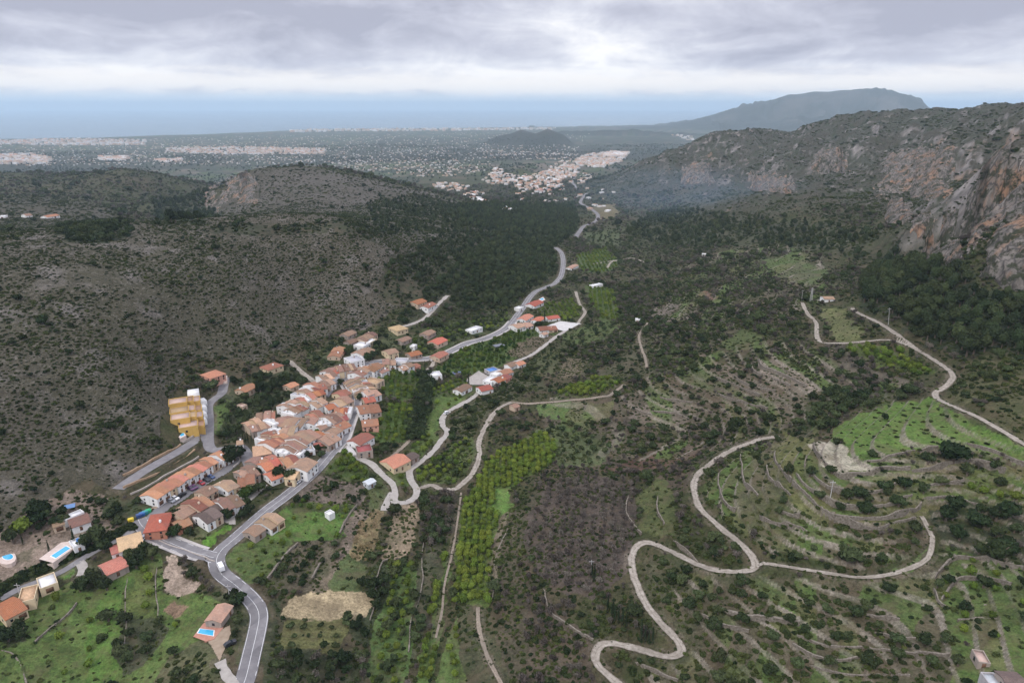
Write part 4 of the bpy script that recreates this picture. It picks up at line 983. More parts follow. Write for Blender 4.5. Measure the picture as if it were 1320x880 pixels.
V = np.stack([XG.ravel(), YG.ravel(), Zg.ravel()], 1)
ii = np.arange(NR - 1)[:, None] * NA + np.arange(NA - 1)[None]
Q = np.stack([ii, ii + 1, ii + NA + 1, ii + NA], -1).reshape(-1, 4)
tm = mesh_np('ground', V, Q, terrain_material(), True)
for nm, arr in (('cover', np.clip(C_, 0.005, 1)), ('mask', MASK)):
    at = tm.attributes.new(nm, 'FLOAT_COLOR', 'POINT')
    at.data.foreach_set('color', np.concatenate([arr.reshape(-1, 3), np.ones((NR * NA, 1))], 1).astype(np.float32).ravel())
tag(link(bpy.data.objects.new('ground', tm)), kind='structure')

# sea
m, nt = new_mat('sea')
pos = nt.n('ShaderNodeNewGeometry').outputs['Position']
wv = nt.noise(pos, 0.004, 3, 0.6)
principled(nt, nt.mix(nt.mapr(wv, .3, .7), (0.030, 0.085, 0.115), (0.045, 0.115, 0.15)), 0.22, None, 0.5)
X0, X1 = -110000, 110000
ys = [5500, 15000, 35000, 62000]
Vs = [(x, y, SEA_Z) for y in ys for x in np.linspace(X0, X1, 9)]
Fs = [(r * 9 + c, r * 9 + c + 1, r * 9 + c + 10, r * 9 + c + 9) for r in range(3) for c in range(8)]
tag(link(bpy.data.objects.new('sea', mesh_np('sea', Vs, Fs, m))), kind='structure')
# the low land beside and below the modelled sheet, out of the frame
m2, nt2 = new_mat('outer_ground')
principled(nt2, (0.06, 0.06, 0.04), 1.0, None, 0.0)

# ------------------------------------------------------------------ road ribbons draped on their beds
def patched(nt, pos, cc):
    p1 = nt.noise(pos, 0.09, 3, .5)
    p2 = nt.vor(nt.n('ShaderNodeMapping', ins={'Vector': pos, 'Scale': (1, 1, .1)}).outputs[0], 0.13, out=1)
    pc_ = nt.sep(p2)[0]
    cc = nt.mix(nt.mapr(p1, .52, .60, 0, .35), cc, (0.115, 0.108, 0.110))
    return nt.mix(nt.math('MULTIPLY', nt.math('GREATER_THAN', pc_, .86), .4), cc, (0.095, 0.09, 0.092))


def ruts(nt, pos, cc):
    ac = nt.n('ShaderNodeAttribute', attribute_name='across').outputs['Fac']
    n = nt.noise(pos, 1.1, 4, .65)
    mid_ = nt.mapr(nt.math('ABSOLUTE', ac), .0, .26, 1, 0, True)
    edge_ = nt.mapr(nt.math('ADD', nt.math('ABSOLUTE', ac), nt.mapr(n, .3, .7, -.22, .22)), .70, .98, 0, 1)
    cc = nt.mix(nt.math('MULTIPLY', mid_, nt.mapr(n, .40, .62, 0, .75)), cc, (0.12, 0.105, 0.07))
    cc = nt.mix(nt.mapr(nt.noise(pos, .07, 4, .6), .48, .62, 0, .5), cc, (0.175, 0.150, 0.118))
    return nt.mix(nt.math('MULTIPLY', edge_, .85), cc, (0.115, 0.095, 0.07))


def mat_simple(name, c1, c2, scale, rough=0.85, detail=5, extra=None, b=0.2):
    m, nt = new_mat(name)
    pos = nt.n('ShaderNodeNewGeometry').outputs['Position']
    nn = nt.noise(pos, scale, detail, 0.6)
    cc = nt.mix(nt.mapr(nn, .3, .7), c1, c2)
    if extra:
        cc = extra(nt, pos, cc)
    principled(nt, cc, rough, bump(nt, nn, b, 0.1), 0.2)
    return m


M_ROAD = {
    'asphalt': mat_simple('asphalt', (0.150, 0.142, 0.146), (0.225, 0.214, 0.212), 0.35, extra=patched),
    'concrete': mat_simple('concrete', (0.27, 0.245, 0.22), (0.38, 0.35, 0.31), 0.6),
    'earth': mat_simple('bare_earth', (0.17, 0.135, 0.10), (0.30, 0.25, 0.195), 0.9, extra=ruts),
    'gravel': mat_simple('track_gravel', (0.20, 0.170, 0.136), (0.385, 0.345, 0.292), 0.7, extra=ruts),
}
M_PAINT = mat_simple('road_paint', (0.55, 0.55, 0.53), (0.72, 0.72, 0.70), 1.5)
M_KERB = mat_simple('kerb', (0.34, 0.31, 0.28), (0.46, 0.43, 0.40), 1.0)


def ribbon(L, z, offs, lift):
    """vertices and faces of a strip along L with cross offsets `offs` (metres, left negative)"""
    T = np.gradient(L, axis=0)
    T /= np.maximum(np.hypot(T[:, 0], T[:, 1]), 1e-6)[:, None]
    N = np.stack([T[:, 1], -T[:, 0]], 1)
    k = len(offs)
    V = np.zeros((len(L), k, 3))
    for j, o in enumerate(offs):
        ow = o if np.ndim(o) else np.full(len(L), o)
        V[:, j, :2] = L + N * np.asarray(ow)[:, None]
        V[:, j, 2] = np.maximum(H(V[:, j, 0], V[:, j, 1]) + 0.14, z * 0 - 999) + lift
    i = np.arange(len(L) - 1)[:, None] * k + np.arange(k - 1)[None]
    Fq = np.stack([i, i + 1, i + k + 1, i + k], -1).reshape(-1, 4)
    return V.reshape(-1, 3), Fq


for q, (name, wd, kind, L, zz) in enumerate(ROAD_LINES):
    s = np.arange(len(L)) * 1.0
    wob = 0.0 if kind == 'asphalt' else 0.22 * gnoise(s / 3.0, s * 0 + q, 3)
    half = wd / 2
    lift = 0.03 + 0.004 * (q % 5)
    if kind == 'asphalt':
        Vr, Fr = ribbon(L, zz, [-half, -half * .5, 0, half * .5, half], lift)
    else:
        wl, wr = half * (1.08 + wob + .12 * gnoise(s / 1.3, s * 0 + q, 13)), half * (1.08 + 0.22 * gnoise(s / 3.0, s * 0 + q, 8) + .12 * gnoise(s / 1.3, s * 0 + q, 14))
        Vr, Fr = ribbon(L, zz, [-wl, -.55 * wl, 0 * s - half * .2, 0 * s + half * .2, .55 * wr, wr], lift)
    me = mesh_np(name, Vr, Fr, M_ROAD[kind])
    if kind != 'asphalt':
        at = me.attributes.new('across', 'FLOAT', 'POINT')
        at.data.foreach_set('value', np.tile(np.array([-1, -.55, -.2, .2, .55, 1], np.float32), len(L)))
    tag(link(bpy.data.objects.new(name, me)), kind='structure')
    if name in ('main_road', 'side_road') and q in (0, 1, 4):
        # raised pavements along the village stretch
        k0, k1 = {0: (int(len(L) * .60), len(L)), 1: (0, int(len(L) * .30)), 4: (int(len(L) * .12), int(len(L) * .8))}[q]
        for s_ in (-1, 1):
            sub_ = slice(k0, k1)
            Va, Fa = ribbon(L[sub_], zz[sub_], sorted([s_ * half, s_ * (half + 1.3)]), lift + .12)
            Vb, Fb = ribbon(L[sub_], zz[sub_], [s_ * half - .01, s_ * half + .01], lift + .12)
            Vb[s_ < 0::2, 2] -= .16
            tag(link(bpy.data.objects.new('pavement', mesh_np('pavement', np.vstack([Va, Vb]), np.vstack([Fa, Fb + len(Va)]), M_KERB))), kind='structure')
    if name in ('main_road', 'side_road') and np.hypot(*L.mean(0)) < 900:
        parts = []
        for o, ww in ((-half + .35, .14), (half - .35, .14), (0, .14)):
            parts.append(ribbon(L, zz, [o - ww / 2, o + ww / 2], lift + 0.006))
        Vp = np.vstack([p[0] for p in parts]); base = 0; Fp = []
        for pv, pf in parts:
            Fp.append(pf + base); base += len(pv)
        tag(link(bpy.data.objects.new('road_markings', mesh_np('road_markings', Vp, np.vstack(Fp), M_PAINT))), kind='structure')

# ------------------------------------------------------------------ haze over the whole scene
def haze(density=5.2e-5, top=470.0):
    me = bpy.data.meshes.new('haze')
    bm = bmesh.new()
    bmesh.ops.create_cube(bm, size=1.0)
    for v in bm.verts:
        v.co = Vector((v.co.x * 230000, (v.co.y + .5) * 66000 - 2000, (v.co.z + .5) * (top + 240) - 240))
    bm.to_mesh(me); bm.free()
    m, nt = new_mat('haze')
    vol = nt.n('ShaderNodeVolumePrincipled', ins={'Color': (0.69, 0.865, 1.0), 'Density': density, 'Anisotropy': 0.35})
    nt.put(nt.n('ShaderNodeOutputMaterial').inputs['Volume'], vol)
    me.materials.append(m)
    tag(link(bpy.data.objects.new('haze', me)), kind='stuff')


haze()

# ------------------------------------------------------------------ building materials
def wall_mat(name, c, stain=0.12):
    def ex(nt, pos, cc):
        d = nt.noise(nt.n('ShaderNodeMapping', ins={'Vector': pos, 'Scale': (1, 1, .25)}).outputs[0], 0.7, 4, .6)
        return nt.mix(nt.mapr(d, .52, .75, 0, .45), cc, tuple(q * (1 - 3 * stain) for q in c))
    return mat_simple(name, tuple(q * .93 for q in c), tuple(min(.86, q * 1.05) for q in c), 0.4, .9, 4, ex)


def roof_mat(name, c, weather=0.5):
    m, nt = new_mat(name)
    geo = nt.n('ShaderNodeNewGeometry')
    pos = geo.outputs['Position']
    oc = nt.n('ShaderNodeTexCoord').outputs['Object']
    ri = nt.n('ShaderNodeObjectInfo').outputs['Random']
    x, y, z = nt.sep(oc)
    n = nt.noise(pos, 1.6, 5, .7)
    big_ = nt.noise(pos, .30, 4, .65)
    cc = nt.mix(nt.mapr(n, .3, .7), tuple(q * .72 for q in c), tuple(min(.8, q * 1.25) for q in c))
    cc = nt.mix(nt.mapr(big_, .46, .66, 0, weather), cc, (0.20, 0.165, 0.13))
    cc = nt.mix(nt.mapr(big_, .44, .30, 0, weather * .6), cc, (0.40, 0.31, 0.22))
    wv = nt.math('SINE', nt.math('MULTIPLY', x, 2 * math.pi / 0.45))
    cc = nt.mix(nt.mapr(wv, -1, 1, .30, 0), cc, tuple(q * .5 for q in c))
    hs = nt.n('ShaderNodeHueSaturation', ins={'Color': cc, 'Value': nt.mapr(ri, 0, 1, .68, 1.28), 'Hue': nt.mapr(nt.math('FRACT', nt.math('MULTIPLY', ri, 7.3)), 0, 1, .482, .514)})
    principled(nt, hs.outputs[0], .9, bump(nt, wv, .5, .06), .15)
    return m


WALL = {
    'white': wall_mat('white_render', (0.74, 0.73, 0.71)),
    'cream': wall_mat('cream_render', (0.62, 0.50, 0.33)),
    'pink': wall_mat('pink_render', (0.60, 0.33, 0.25)),
    'stone': wall_mat('stone_masonry', (0.33, 0.275, 0.235), .2),
    'tan': wall_mat('tan_render', (0.50, 0.39, 0.29)),
    'yellow': wall_mat('yellow_render', (0.56, 0.36, 0.105)),
    'brick': wall_mat('brick_masonry', (0.45, 0.20, 0.13)),
    'grey': wall_mat('grey_render', (0.42, 0.40, 0.40)),
}
ROOF = {
    'tan': roof_mat('tan_tile', (0.345, 0.225, 0.150), .55),
    'brown': roof_mat('brown_tile', (0.265, 0.160, 0.112), .55),
    'dark': roof_mat('dark_tile', (0.155, 0.115, 0.100), .35),
    'salmon': roof_mat('salmon_tile', (0.415, 0.190, 0.115), .35),
    'orange': roof_mat('orange_tile', (0.40, 0.145, 0.078), .3),
    'red': roof_mat('red_tile', (0.29, 0.10, 0.078), .3),
    'rust': roof_mat('rust_tile', (0.315, 0.148, 0.090), .4),
    'cream': roof_mat('cream_tile', (0.50, 0.335, 0.20), .3),
    'white': wall_mat('white_roof', (0.70, 0.69, 0.68)),
    'grey': wall_mat('grey_roof', (0.44, 0.43, 0.45)),
    'pinkflat': wall_mat('pink_terrace', (0.50, 0.36, 0.30)),
    'blue': wall_mat('blue_sheet', (0.10, 0.22, 0.48)),
    'metal': wall_mat('pale_sheet_metal', (0.50, 0.52, 0.53)),
}
m, nt = new_mat('window_dark')
principled(nt, (0.018, 0.022, 0.028), .15, None, .5)
M_WIN = m
M_SHUT = mat_simple('shutter_wood', (0.10, 0.055, 0.035), (0.17, 0.095, 0.06), 2.0)
M_DOOR = mat_simple('door_wood', (0.12, 0.06, 0.035), (0.20, 0.11, 0.07), 2.0)


def box_mesh(name, x0, x1, y0, y1, z0, z1, mat):
    V = [(x, y, z) for z in (z0, z1) for y in (y0, y1) for x in (x0, x1)]
    Fq = [(0, 2, 3, 1), (4, 5, 7, 6), (0, 1, 5, 4), (2, 6, 7, 3), (0, 4, 6, 2), (1, 3, 7, 5)]
    return mesh_np(name, V, Fq, mat)


def poly_mesh(name, V, faces, mat):
    me = bpy.data.meshes.new(name)
    me.from_pydata([tuple(v) for v in V], [], faces)
    me.update()
    if mat: me.materials.append(mat)
    return me


def child(name, me, parent, loc=None, rot=None):
    o = link(bpy.data.objects.new(name, me))
    o.parent = parent
    if loc is not None: o.location = loc
    if rot is not None: o.rotation_euler = rot
    return o


WALL['metal'] = ROOF['metal']
WIN_ME = box_mesh('window', -.42, .42, -.04, .04, -.48, .48, M_WIN)
FRAME_ME = poly_mesh('frame', [(-.6, 0, -.72), (.6, 0, -.72), (.6, 0, .72), (-.6, 0, .72)], [(0, 1, 2, 3)], None)
DOOR_ME = box_mesh('door', -.5, .5, -.05, .05, 0, 1.8, M_DOOR)
SHOP_ME = box_mesh('garage_door', -1.2, 1.2, -.05, .05, 0, 1.9, M_SHUT)
CHIM_ME = {k: box_mesh('chimney', -.38, .38, -.38, .38, -.6, 1.25, WALL[k]) for k in ('white', 'tan', 'stone')}


def wall_gable(L, W, h, rise, mat, base=-3.5):
    l, w_ = L / 2, W / 2
    V = [(-l, -w_, base), (l, -w_, base), (l, w_, base), (-l, w_, base), (-l, -w_, h), (l, -w_, h), (l, w_, h), (-l, w_, h), (-l, 0, h + rise), (l, 0, h + rise)]
    Fc = [(0, 1, 5, 4), (1, 2, 6, 9, 5), (2, 3, 7, 6), (3, 0, 4, 8, 7), (4, 5, 9, 8), (6, 7, 8, 9)]
    return poly_mesh('wall', V, Fc, mat)


def roof_gable(L, W, h, rise, mat, over=.35, th=.22):
    l, w_ = L / 2 + over * .6, W / 2 + over
    d = over * rise / (W / 2)
    V, Fc = [], []
    for z in (.03, th):
        V += [(-l, -w_, h - d + z), (l, -w_, h - d + z), (l, 0, h + rise + z), (-l, 0, h + rise + z), (-l, w_, h - d + z), (l, w_, h - d + z)]
    Fc = [(6, 7, 8, 9), (9, 8, 11, 10), (0, 3, 2, 1), (3, 4, 5, 2), (0, 1, 7, 6), (5, 4, 10, 11), (1, 2, 8, 7), (2, 5, 11, 8), (4, 3, 9, 10), (3, 0, 6, 9)]
    return poly_mesh('roof', V, Fc, mat)


def roof_hip(L, W, h, rise, mat, over=.4):
    l, w_ = L / 2 + over, W / 2 + over
    r = max(L / 2 - W / 2, .3)
    V = [(-l, -w_, h), (l, -w_, h), (l, w_, h), (-l, w_, h), (-r, 0, h + rise), (r, 0, h + rise), (-l, -w_, h - .15), (l, -w_, h - .15), (l, w_, h - .15), (-l, w_, h - .15)]
    Fc = [(0, 1, 5, 4), (1, 2, 5), (2, 3, 4, 5), (3, 0, 4), (6, 9, 8, 7), (6, 7, 1, 0), (7, 8, 2, 1), (8, 9, 3, 2), (9, 6, 0, 3)]
    return poly_mesh('roof', V, Fc, mat)


def roof_flat(L, W, h, mat, par=.45):
    l, w_ = L / 2 - .22, W / 2 - .22
    return box_mesh('roof', -l, l, -w_, w_, h - .1, h + .06, mat)


def wall_flat(L, W, h, mat, par=.5, base=-3.5):
    """walls that rise above the flat roof as a parapet"""
    l, w_ = L / 2, W / 2
    t = .22
    V = [(-l, -w_, base), (l, -w_, base), (l, w_, base), (-l, w_, base), (-l, -w_, h + par), (l, -w_, h + par), (l, w_, h + par), (-l, w_, h + par),
         (-l + t, -w_ + t, h + par), (l - t, -w_ + t, h + par), (l - t, w_ - t, h + par), (-l + t, w_ - t, h + par), (-l + t, -w_ + t, h), (l - t, -w_ + t, h), (l - t, w_ - t, h), (-l + t, w_ - t, h)]
    Fc = [(0, 1, 5, 4), (1, 2, 6, 5), (2, 3, 7, 6), (3, 0, 4, 7), (4, 5, 9, 8), (5, 6, 10, 9), (6, 7, 11, 10), (7, 4, 8, 11), (8, 9, 13, 12), (9, 10, 14, 13), (10, 11, 15, 14), (11, 8, 12, 15), (12, 13, 14, 15)]
    return poly_mesh('wall', V, Fc, mat)


FOOT = []           # footprints kept clear of plants: x, y, radius


def building(name, cat, label, x, y, rot, L, W, h, style, roof, wall, group=None, wins=True, z=None, chimney=None, shed=False):
    """one house: walls, roof (> chimney), doors and windows as parts"""
    c, s = math.cos(rot), math.sin(rot)
    cor = [(x + c * a * L / 2 - s * b * W / 2, y + s * a * L / 2 + c * b * W / 2) for a in (-1, 1) for b in (-1, 1)]
    if z is None:
        hs = H([p[0] for p in cor], [p[1] for p in cor])
        z = float(.6 * np.min(hs) + .4 * np.max(hs)) + .1
    o = link(bpy.data.objects.new(name, None))
    o.empty_display_size = 1
    o.location = (x, y, z)
    o.rotation_euler = (0, 0, rot)
    tag(o, label, cat, group)
    FOOT.append((x, y, math.hypot(L, W) / 2 * .92))
    if style == 'flat':
        child('wall', wall_flat(L, W, h, WALL[wall]), o)
        rf = child('roof', roof_flat(L, W, h, ROOF[roof]), o)
        top = h + .06
    else:
        rise = W / 2 * (.30 if style == 'gable' else .38)
        if style == 'gable':
            child('wall', wall_gable(L, W, h, rise, WALL[wall]), o)
            rf = child('roof', roof_gable(L, W, h, rise, ROOF[roof]), o)
        else:
            child('wall', wall_flat(L, W, h - .25, WALL[wall], .1), o)
            rf = child('roof', roof_hip(L, W, h, rise, ROOF[roof]), o)
        top = h + rise * .55
    ch = random.random() < (.42 if not shed else 0) if chimney is None else chimney
    if ch:
        k = random.choice(('tan', 'stone', 'stone', 'white'))
        child('chimney', CHIM_ME[k], rf, (random.uniform(-.32, .32) * L, random.choice((-1, 1)) * W * .2, top - .1))
    if not wins:
        return o
    # the sides that look towards the valley and the camera carry openings
    floors = 2 if h > 3.2 else 1
    if h > 5.5: floors = 3
    for nx, ny, span, off in ((0, -1, L, W / 2), (0, 1, L, W / 2), (-1, 0, W, L / 2), (1, 0, W, L / 2)):
        wx, wy = c * nx - s * ny, s * nx + c * ny
        if wx * -x + wy * -y < .12 * math.hypot(x, y):
            continue
        ang = math.atan2(ny, nx) + math.pi / 2
        n = max(1, int(span / (2.9 if not shed else 4)))
        if nx: n = min(n, 2)
        for f in range(floors):
            for k in range(n):
                t = (k + .5) / n - .5
                zz = f * min(2.5, (h - .5) / floors) + min(1.45, h / floors * .55)
                p = (nx * off - ny * t * span, ny * off + nx * t * span)
                if f == 0 and k == n // 2 and ny:
                    me = SHOP_ME if random.random() < .22 else DOOR_ME
                    child(me.name.split('.')[0], me, o, (p[0] + nx * .02, p[1] + ny * .02, 0), (0, 0, ang))
                elif random.random() < .85:
                    wd = child('window', WIN_ME, o, (p[0] + nx * .02, p[1] + ny * .02, zz), (0, 0, ang))
                    q = random.uniform(.85, 1.15)
                    wd.scale = (q, 1, q * random.choice((1, 1, 1.25)))
    return o


ORD = ['first', 'second', 'third', 'fourth', 'fifth', 'sixth', 'seventh', 'eighth', 'ninth', 'tenth']
NUMW = {2: 'two', 3: 'three', 4: 'four', 5: 'five', 9: 'nine'}
# traced roofs: photo pixels of the two ends of the long axis at roof height, width and eave height in metres, style, roof, wall, how many in the row, words
HOUSES = [
    (190, 637, 263, 594, 9.5, 5.6, 'gable', 'salmon', 'white', 9, 'long salmon roofed terrace facing the car park'),
    (265, 591, 291, 580, 10, 5.6, 'gable', 'salmon', 'cream', 4, 'salmon roofed terrace beside the blue pool'),
    (189, 668, 217, 665, 13, 6.2, 'hip', 'orange', 'brick', 1, 'large orange red hipped house at the car park entrance'),
    (151, 697, 182, 689, 10.5, 4.2, 'gable', 'cream', 'white', 1, 'white house with cream roof at the side road corner'),
    (142, 707, 155, 703, 6, 2.9, 'gable', 'red', 'white', 1, 'low annex with dark red roof below the cream roofed house'),
    (131, 731, 159, 718, 8.5, 4.0, 'gable', 'salmon', 'stone', 1, 'stone farmhouse with salmon gable roof above the meadow'),
    (49, 753, 72, 743, 8, 3.8, 'flat', 'white', 'cream', 1, 'flat white roofed house beside the hedge lane'),
    (-4, 785, 24, 771, 11, 4.6, 'gable', 'orange', 'cream', 1, 'orange roofed villa wing at the left edge'),
    (25, 768, 47, 763, 9, 5.2, 'flat', 'cream', 'cream', 1, 'cream flat roofed villa wing with dark windows'),
    (290, 777, 274, 799, 5.8, 3.6, 'gable', 'tan', 'stone', 1, 'long tan roofed farmhouse beside the turquoise pool'),
    (88, 672, 113, 662, 8.5, 3.6, 'gable', 'brown', 'white', 1, 'white villa with brown gable among the gardens'),
    (79, 670, 106, 658, 3.5, 3.6, 'flat', 'white', 'white', 1, 'narrow white flat wing behind the brown gabled villa'),
    (66, 672, 80, 667, 6, 2.8, 'gable', 'tan', 'tan', 1, 'small tan roofed cottage left of the white villa'),
    (92, 702, 105, 696, 6, 3.0, 'flat', 'white', 'white', 1, 'white flat roofed pool villa in the left gardens'),
    # lower village
    (226, 661, 243, 651, 9, 5.2, 'gable', 'tan', 'tan', 1, 'tan roofed house right of the orange hipped house'),
    (244, 649, 264, 638, 10, 5.4, 'gable', 'rust', 'white', 2, 'rust red roofed pair at the edge of the car park'),
    (240, 660, 256, 652, 5.5, 3.2, 'gable', 'salmon', 'stone', 1, 'low salmon lean roofed wing behind the rust red pair'),
    (258, 634, 272, 626, 8, 5.4, 'gable', 'tan', 'tan', 1, 'tan gabled house above the white terrace'),
    (265, 636, 275, 631, 6, 4.2, 'flat', 'white', 'white', 1, 'house with bright white flat terrace in the lower village'),
    (282, 647, 305, 637, 10, 5.2, 'gable', 'brown', 'cream', 2, 'brown roofed cream pair above the gravel yard'),
    (270, 654, 285, 648, 8, 4.6, 'gable', 'dark', 'cream', 1, 'dark brown roofed cream house in the lower village'),
    (257, 667, 278, 656, 8.5, 4.4, 'gable', 'dark', 'cream', 2, 'dark grey roofed pair with cream front by the yard'),
    (224, 675, 243, 667, 7, 2.8, 'gable', 'rust', 'brick', 1, 'low brick outbuilding with rusty roof below the lower village'),
    (283, 623, 297, 616, 9, 5.4, 'gable', 'tan', 'white', 2, 'tan roofed white pair between car park and orange houses'),
    (308, 608, 327, 601, 10.5, 5.0, 'gable', 'tan', 'stone', 2, 'tan roofed pair with red parapet by the street corner'),
    (306, 616, 328, 613, 8, 4.6, 'gable', 'rust', 'tan', 2, 'rusty roofed pair below the street corner'),
    (344, 612, 359, 606, 8.5, 4.6, 'gable', 'orange', 'white', 1, 'white house with bright orange roof by the dark trees'),
    (336, 598, 359, 589, 8, 5.8, 'gable', 'orange', 'tan', 2, 'orange roofed pair in the middle of the village'),
    (335, 592, 355, 585, 8, 5.8, 'gable', 'salmon', 'white', 2, 'salmon roofed pair behind the orange roofed pair'),
    (324, 595, 336, 588, 10, 5.0, 'gable', 'brown', 'stone', 1, 'brown roofed house at the inside of the street bend'),
    (326, 578, 348, 573, 11, 5.4, 'hip', 'cream', 'stone', 1, 'stone building with pale orange hipped roof by the street bend'),
    (306, 569, 312, 568, 5, 6.2, 'gable', 'tan', 'white', 1, 'little white house beside the cypress row'),
    (363, 593, 381, 587, 10, 5.2, 'gable', 'rust', 'tan', 2, 'rust roofed pair below the long white wall'),
    (382, 603, 396, 590, 11, 8.0, 'gable', 'tan', 'white', 1, 'tall white roadside house with tan roof and window rows'),
    (372, 606, 385, 609, 9, 6.0, 'gable', 'cream', 'cream', 1, 'cream yellow house in front of the tall roadside house'),
    (359, 581, 391, 585, 5, 4.6, 'flat', 'white', 'white', 3, 'white flat roofed row at the foot of the brown roofs'),
    (365, 574, 399, 552, 12, 6.4, 'gable', 'brown', 'white', 5, 'long brown roofed row along the straight street'),
    (343, 572, 373, 553, 8.5, 6.4, 'gable', 'salmon', 'white', 5, 'salmon roofed row with white fronts on the straight street'),
    (337, 564, 362, 549, 8, 5.6, 'gable', 'brown', 'tan', 4, 'weathered brown row behind the salmon roofed row'),
    (361, 553, 380, 552, 9, 6.2, 'gable', 'tan', 'white', 3, 'tan roofed white row at the top of the straight street'),
    (346, 547, 358, 541, 8, 6.4, 'flat', 'white', 'white', 2, 'white flat roofed pair above the salmon row'),
    (357, 537, 395, 541, 10, 6.0, 'gable', 'brown', 'white', 5, 'brown roofed row with many white windowed fronts'),
    (397, 545, 404, 537, 6, 7.2, 'gable', 'brown', 'white', 1, 'narrow white gabled house at the street crossing'),
    (317, 546, 338, 538, 8, 5.4, 'gable', 'cream', 'tan', 3, 'sandy roofed row at the upper left village edge'),
    (322, 550, 345, 543, 8, 5.0, 'gable', 'tan', 'stone', 3, 'tan roofed row in front of the sandy roofs'),
    (331, 533, 353, 530, 9, 5.4, 'gable', 'brown', 'tan', 3, 'brown roofed row at the wood edge'),
    (370, 530, 391, 517, 8, 6.0, 'gable', 'brown', 'white', 4, 'brown row below the blue awning'),
    (365, 524, 383, 512, 8, 5.6, 'gable', 'tan', 'tan', 3, 'tan row at the upper wood edge'),
    (380, 514, 403, 507, 9, 5.8, 'gable', 'rust', 'white', 4, 'rust roofed row with white terraces at the upper wood edge'),
    (384, 506, 406, 493, 10, 5.8, 'gable', 'tan', 'white', 4, 'tan roofed row above the white terraces'),
    (398, 534, 411, 529, 8, 5.0, 'gable', 'rust', 'tan', 2, 'rusty pair beside the teal awning'),
    (401, 519, 415, 513, 8, 6.8, 'gable', 'tan', 'cream', 2, 'cream pair left of the plaza'),
    (420, 537, 438, 531, 11, 5.8, 'gable', 'brown', 'white', 3, 'brown roofed block left of the main road bend'),
    (419, 523, 430, 520, 8, 5.6, 'gable', 'orange', 'white', 1, 'bright orange roof between plaza and main road'),
    (432, 524, 452, 525, 7.5, 5.6, 'gable', 'orange', 'white', 3, 'orange red row ending at the main road'),
    (431, 516, 448, 511, 9, 5.4, 'gable', 'tan', 'tan', 2, 'mottled tan pair above the orange red row'),
    (434, 505, 446, 501, 8, 5.0, 'gable', 'rust', 'tan', 2, 'reddish pair inside the main road bend'),
    (437, 538, 447, 536, 6.5, 6.2, 'gable', 'red', 'cream', 1, 'cream house with dark red roof at the kerb'),
    (431, 547, 445, 541, 7.5, 5.4, 'gable', 'salmon', 'white', 2, 'salmon and white pair at the kerb'),
    (405, 545, 426, 543, 6.5, 5.8, 'flat', 'white', 'white', 3, 'white terraced row in the village centre'),
    (410, 550, 420, 547, 7, 5.0, 'gable', 'brown', 'white', 1, 'brown roofed white house on the cross street'),
    (417, 554, 426, 549, 7, 5.0, 'gable', 'dark', 'white', 1, 'dark roofed white house on the cross street'),
    (424, 556, 435, 551, 7.5, 6.0, 'gable', 'brown', 'white', 1, 'white corner house with brown roof at the main road'),
    (402, 561, 412, 555, 8, 5.2, 'gable', 'orange', 'white', 1, 'orange roofed house at the end of the brown row'),
    (413, 565, 429, 558, 10, 5.0, 'gable', 'tan', 'stone', 2, 'tan roofed pair beside the hedged garden'),
    (395, 568, 408, 563, 7, 4.4, 'flat', 'white', 'white', 2, 'white roof terrace pair behind the brown row'),
    (390, 578, 403, 575, 9, 4.2, 'flat', 'grey', 'white', 1, 'pale grey flat roofed building by the hedged garden'),
    (404, 571, 417, 569, 5.5, 3.6, 'gable', 'red', 'tan', 1, 'low red roof above the hedged garden'),
    # right of the main road
    (468, 512, 482, 512, 8.5, 5.4, 'gable', 'orange', 'tan', 1, 'vivid orange roof right of the main road'),
    (461, 523, 488, 523, 10, 6.6, 'gable', 'rust', 'stone', 2, 'large rust roofed masonry pair right of the main road'),
    (466, 541, 487, 542, 9, 5.4, 'gable', 'rust', 'pink', 1, 'pink house with rusty roof right of the main road'),
    (455, 567, 474, 558, 9, 4.8, 'gable', 'rust', 'white', 1, 'white villa with reddish roof in the roadside garden'),
    (459, 578, 479, 578, 8, 5.4, 'flat', 'red', 'stone', 1, 'stone house with red roof terrace at the lane fork'),
    (498, 593, 520, 586, 11, 5.0, 'gable', 'salmon', 'cream', 1, 'big salmon roofed house on the lane'),
    (526, 588, 535, 584, 6, 2.8, 'gable', 'dark', 'stone', 1, 'grey shed below the big salmon roofed house'),
    (338, 673, 355, 662, 8, 3.8, 'gable', 'tan', 'pink', 2, 'tan roofed farm pair below the main road'),
    (320, 685, 334, 676, 7, 3.0, 'gable', 'brown', 'stone', 1, 'low brown barn below the main road'),
    # upper village
    (452, 486, 468, 502, 8, 5.6, 'gable', 'tan', 'tan', 5, 'tan row curving along the main road bend'),
    (460, 485, 476, 499, 7, 5.2, 'gable', 'tan', 'cream', 4, 'tan second row behind the main road bend'),
    (472, 487, 491, 494, 8, 5.4, 'flat', 'cream', 'tan', 1, 'long sand coloured flat building beside the citrus garden'),
    (468, 504, 485, 501, 8, 5.8, 'gable', 'tan', 'white', 2, 'tan roofed white pair above the vivid orange roof'),
    (457, 480, 472, 472, 9, 5.6, 'gable', 'brown', 'white', 3, 'brown roofed row at the upper road bend'),
    (474, 476, 487, 468, 8, 5.6, 'gable', 'rust', 'white', 2, 'reddish white pair on the road out of the village'),
    (487, 477, 497, 474, 7, 4.8, 'gable', 'brown', 'white', 1, 'white gabled house beside the upper citrus garden'),
    (431, 473, 455, 469, 10, 5.6, 'gable', 'brown', 'tan', 4, 'brown row below the big white hall'),
    (430, 478, 439, 476, 7, 5.6, 'gable', 'orange', 'white', 1, 'orange roof in the upper village'),
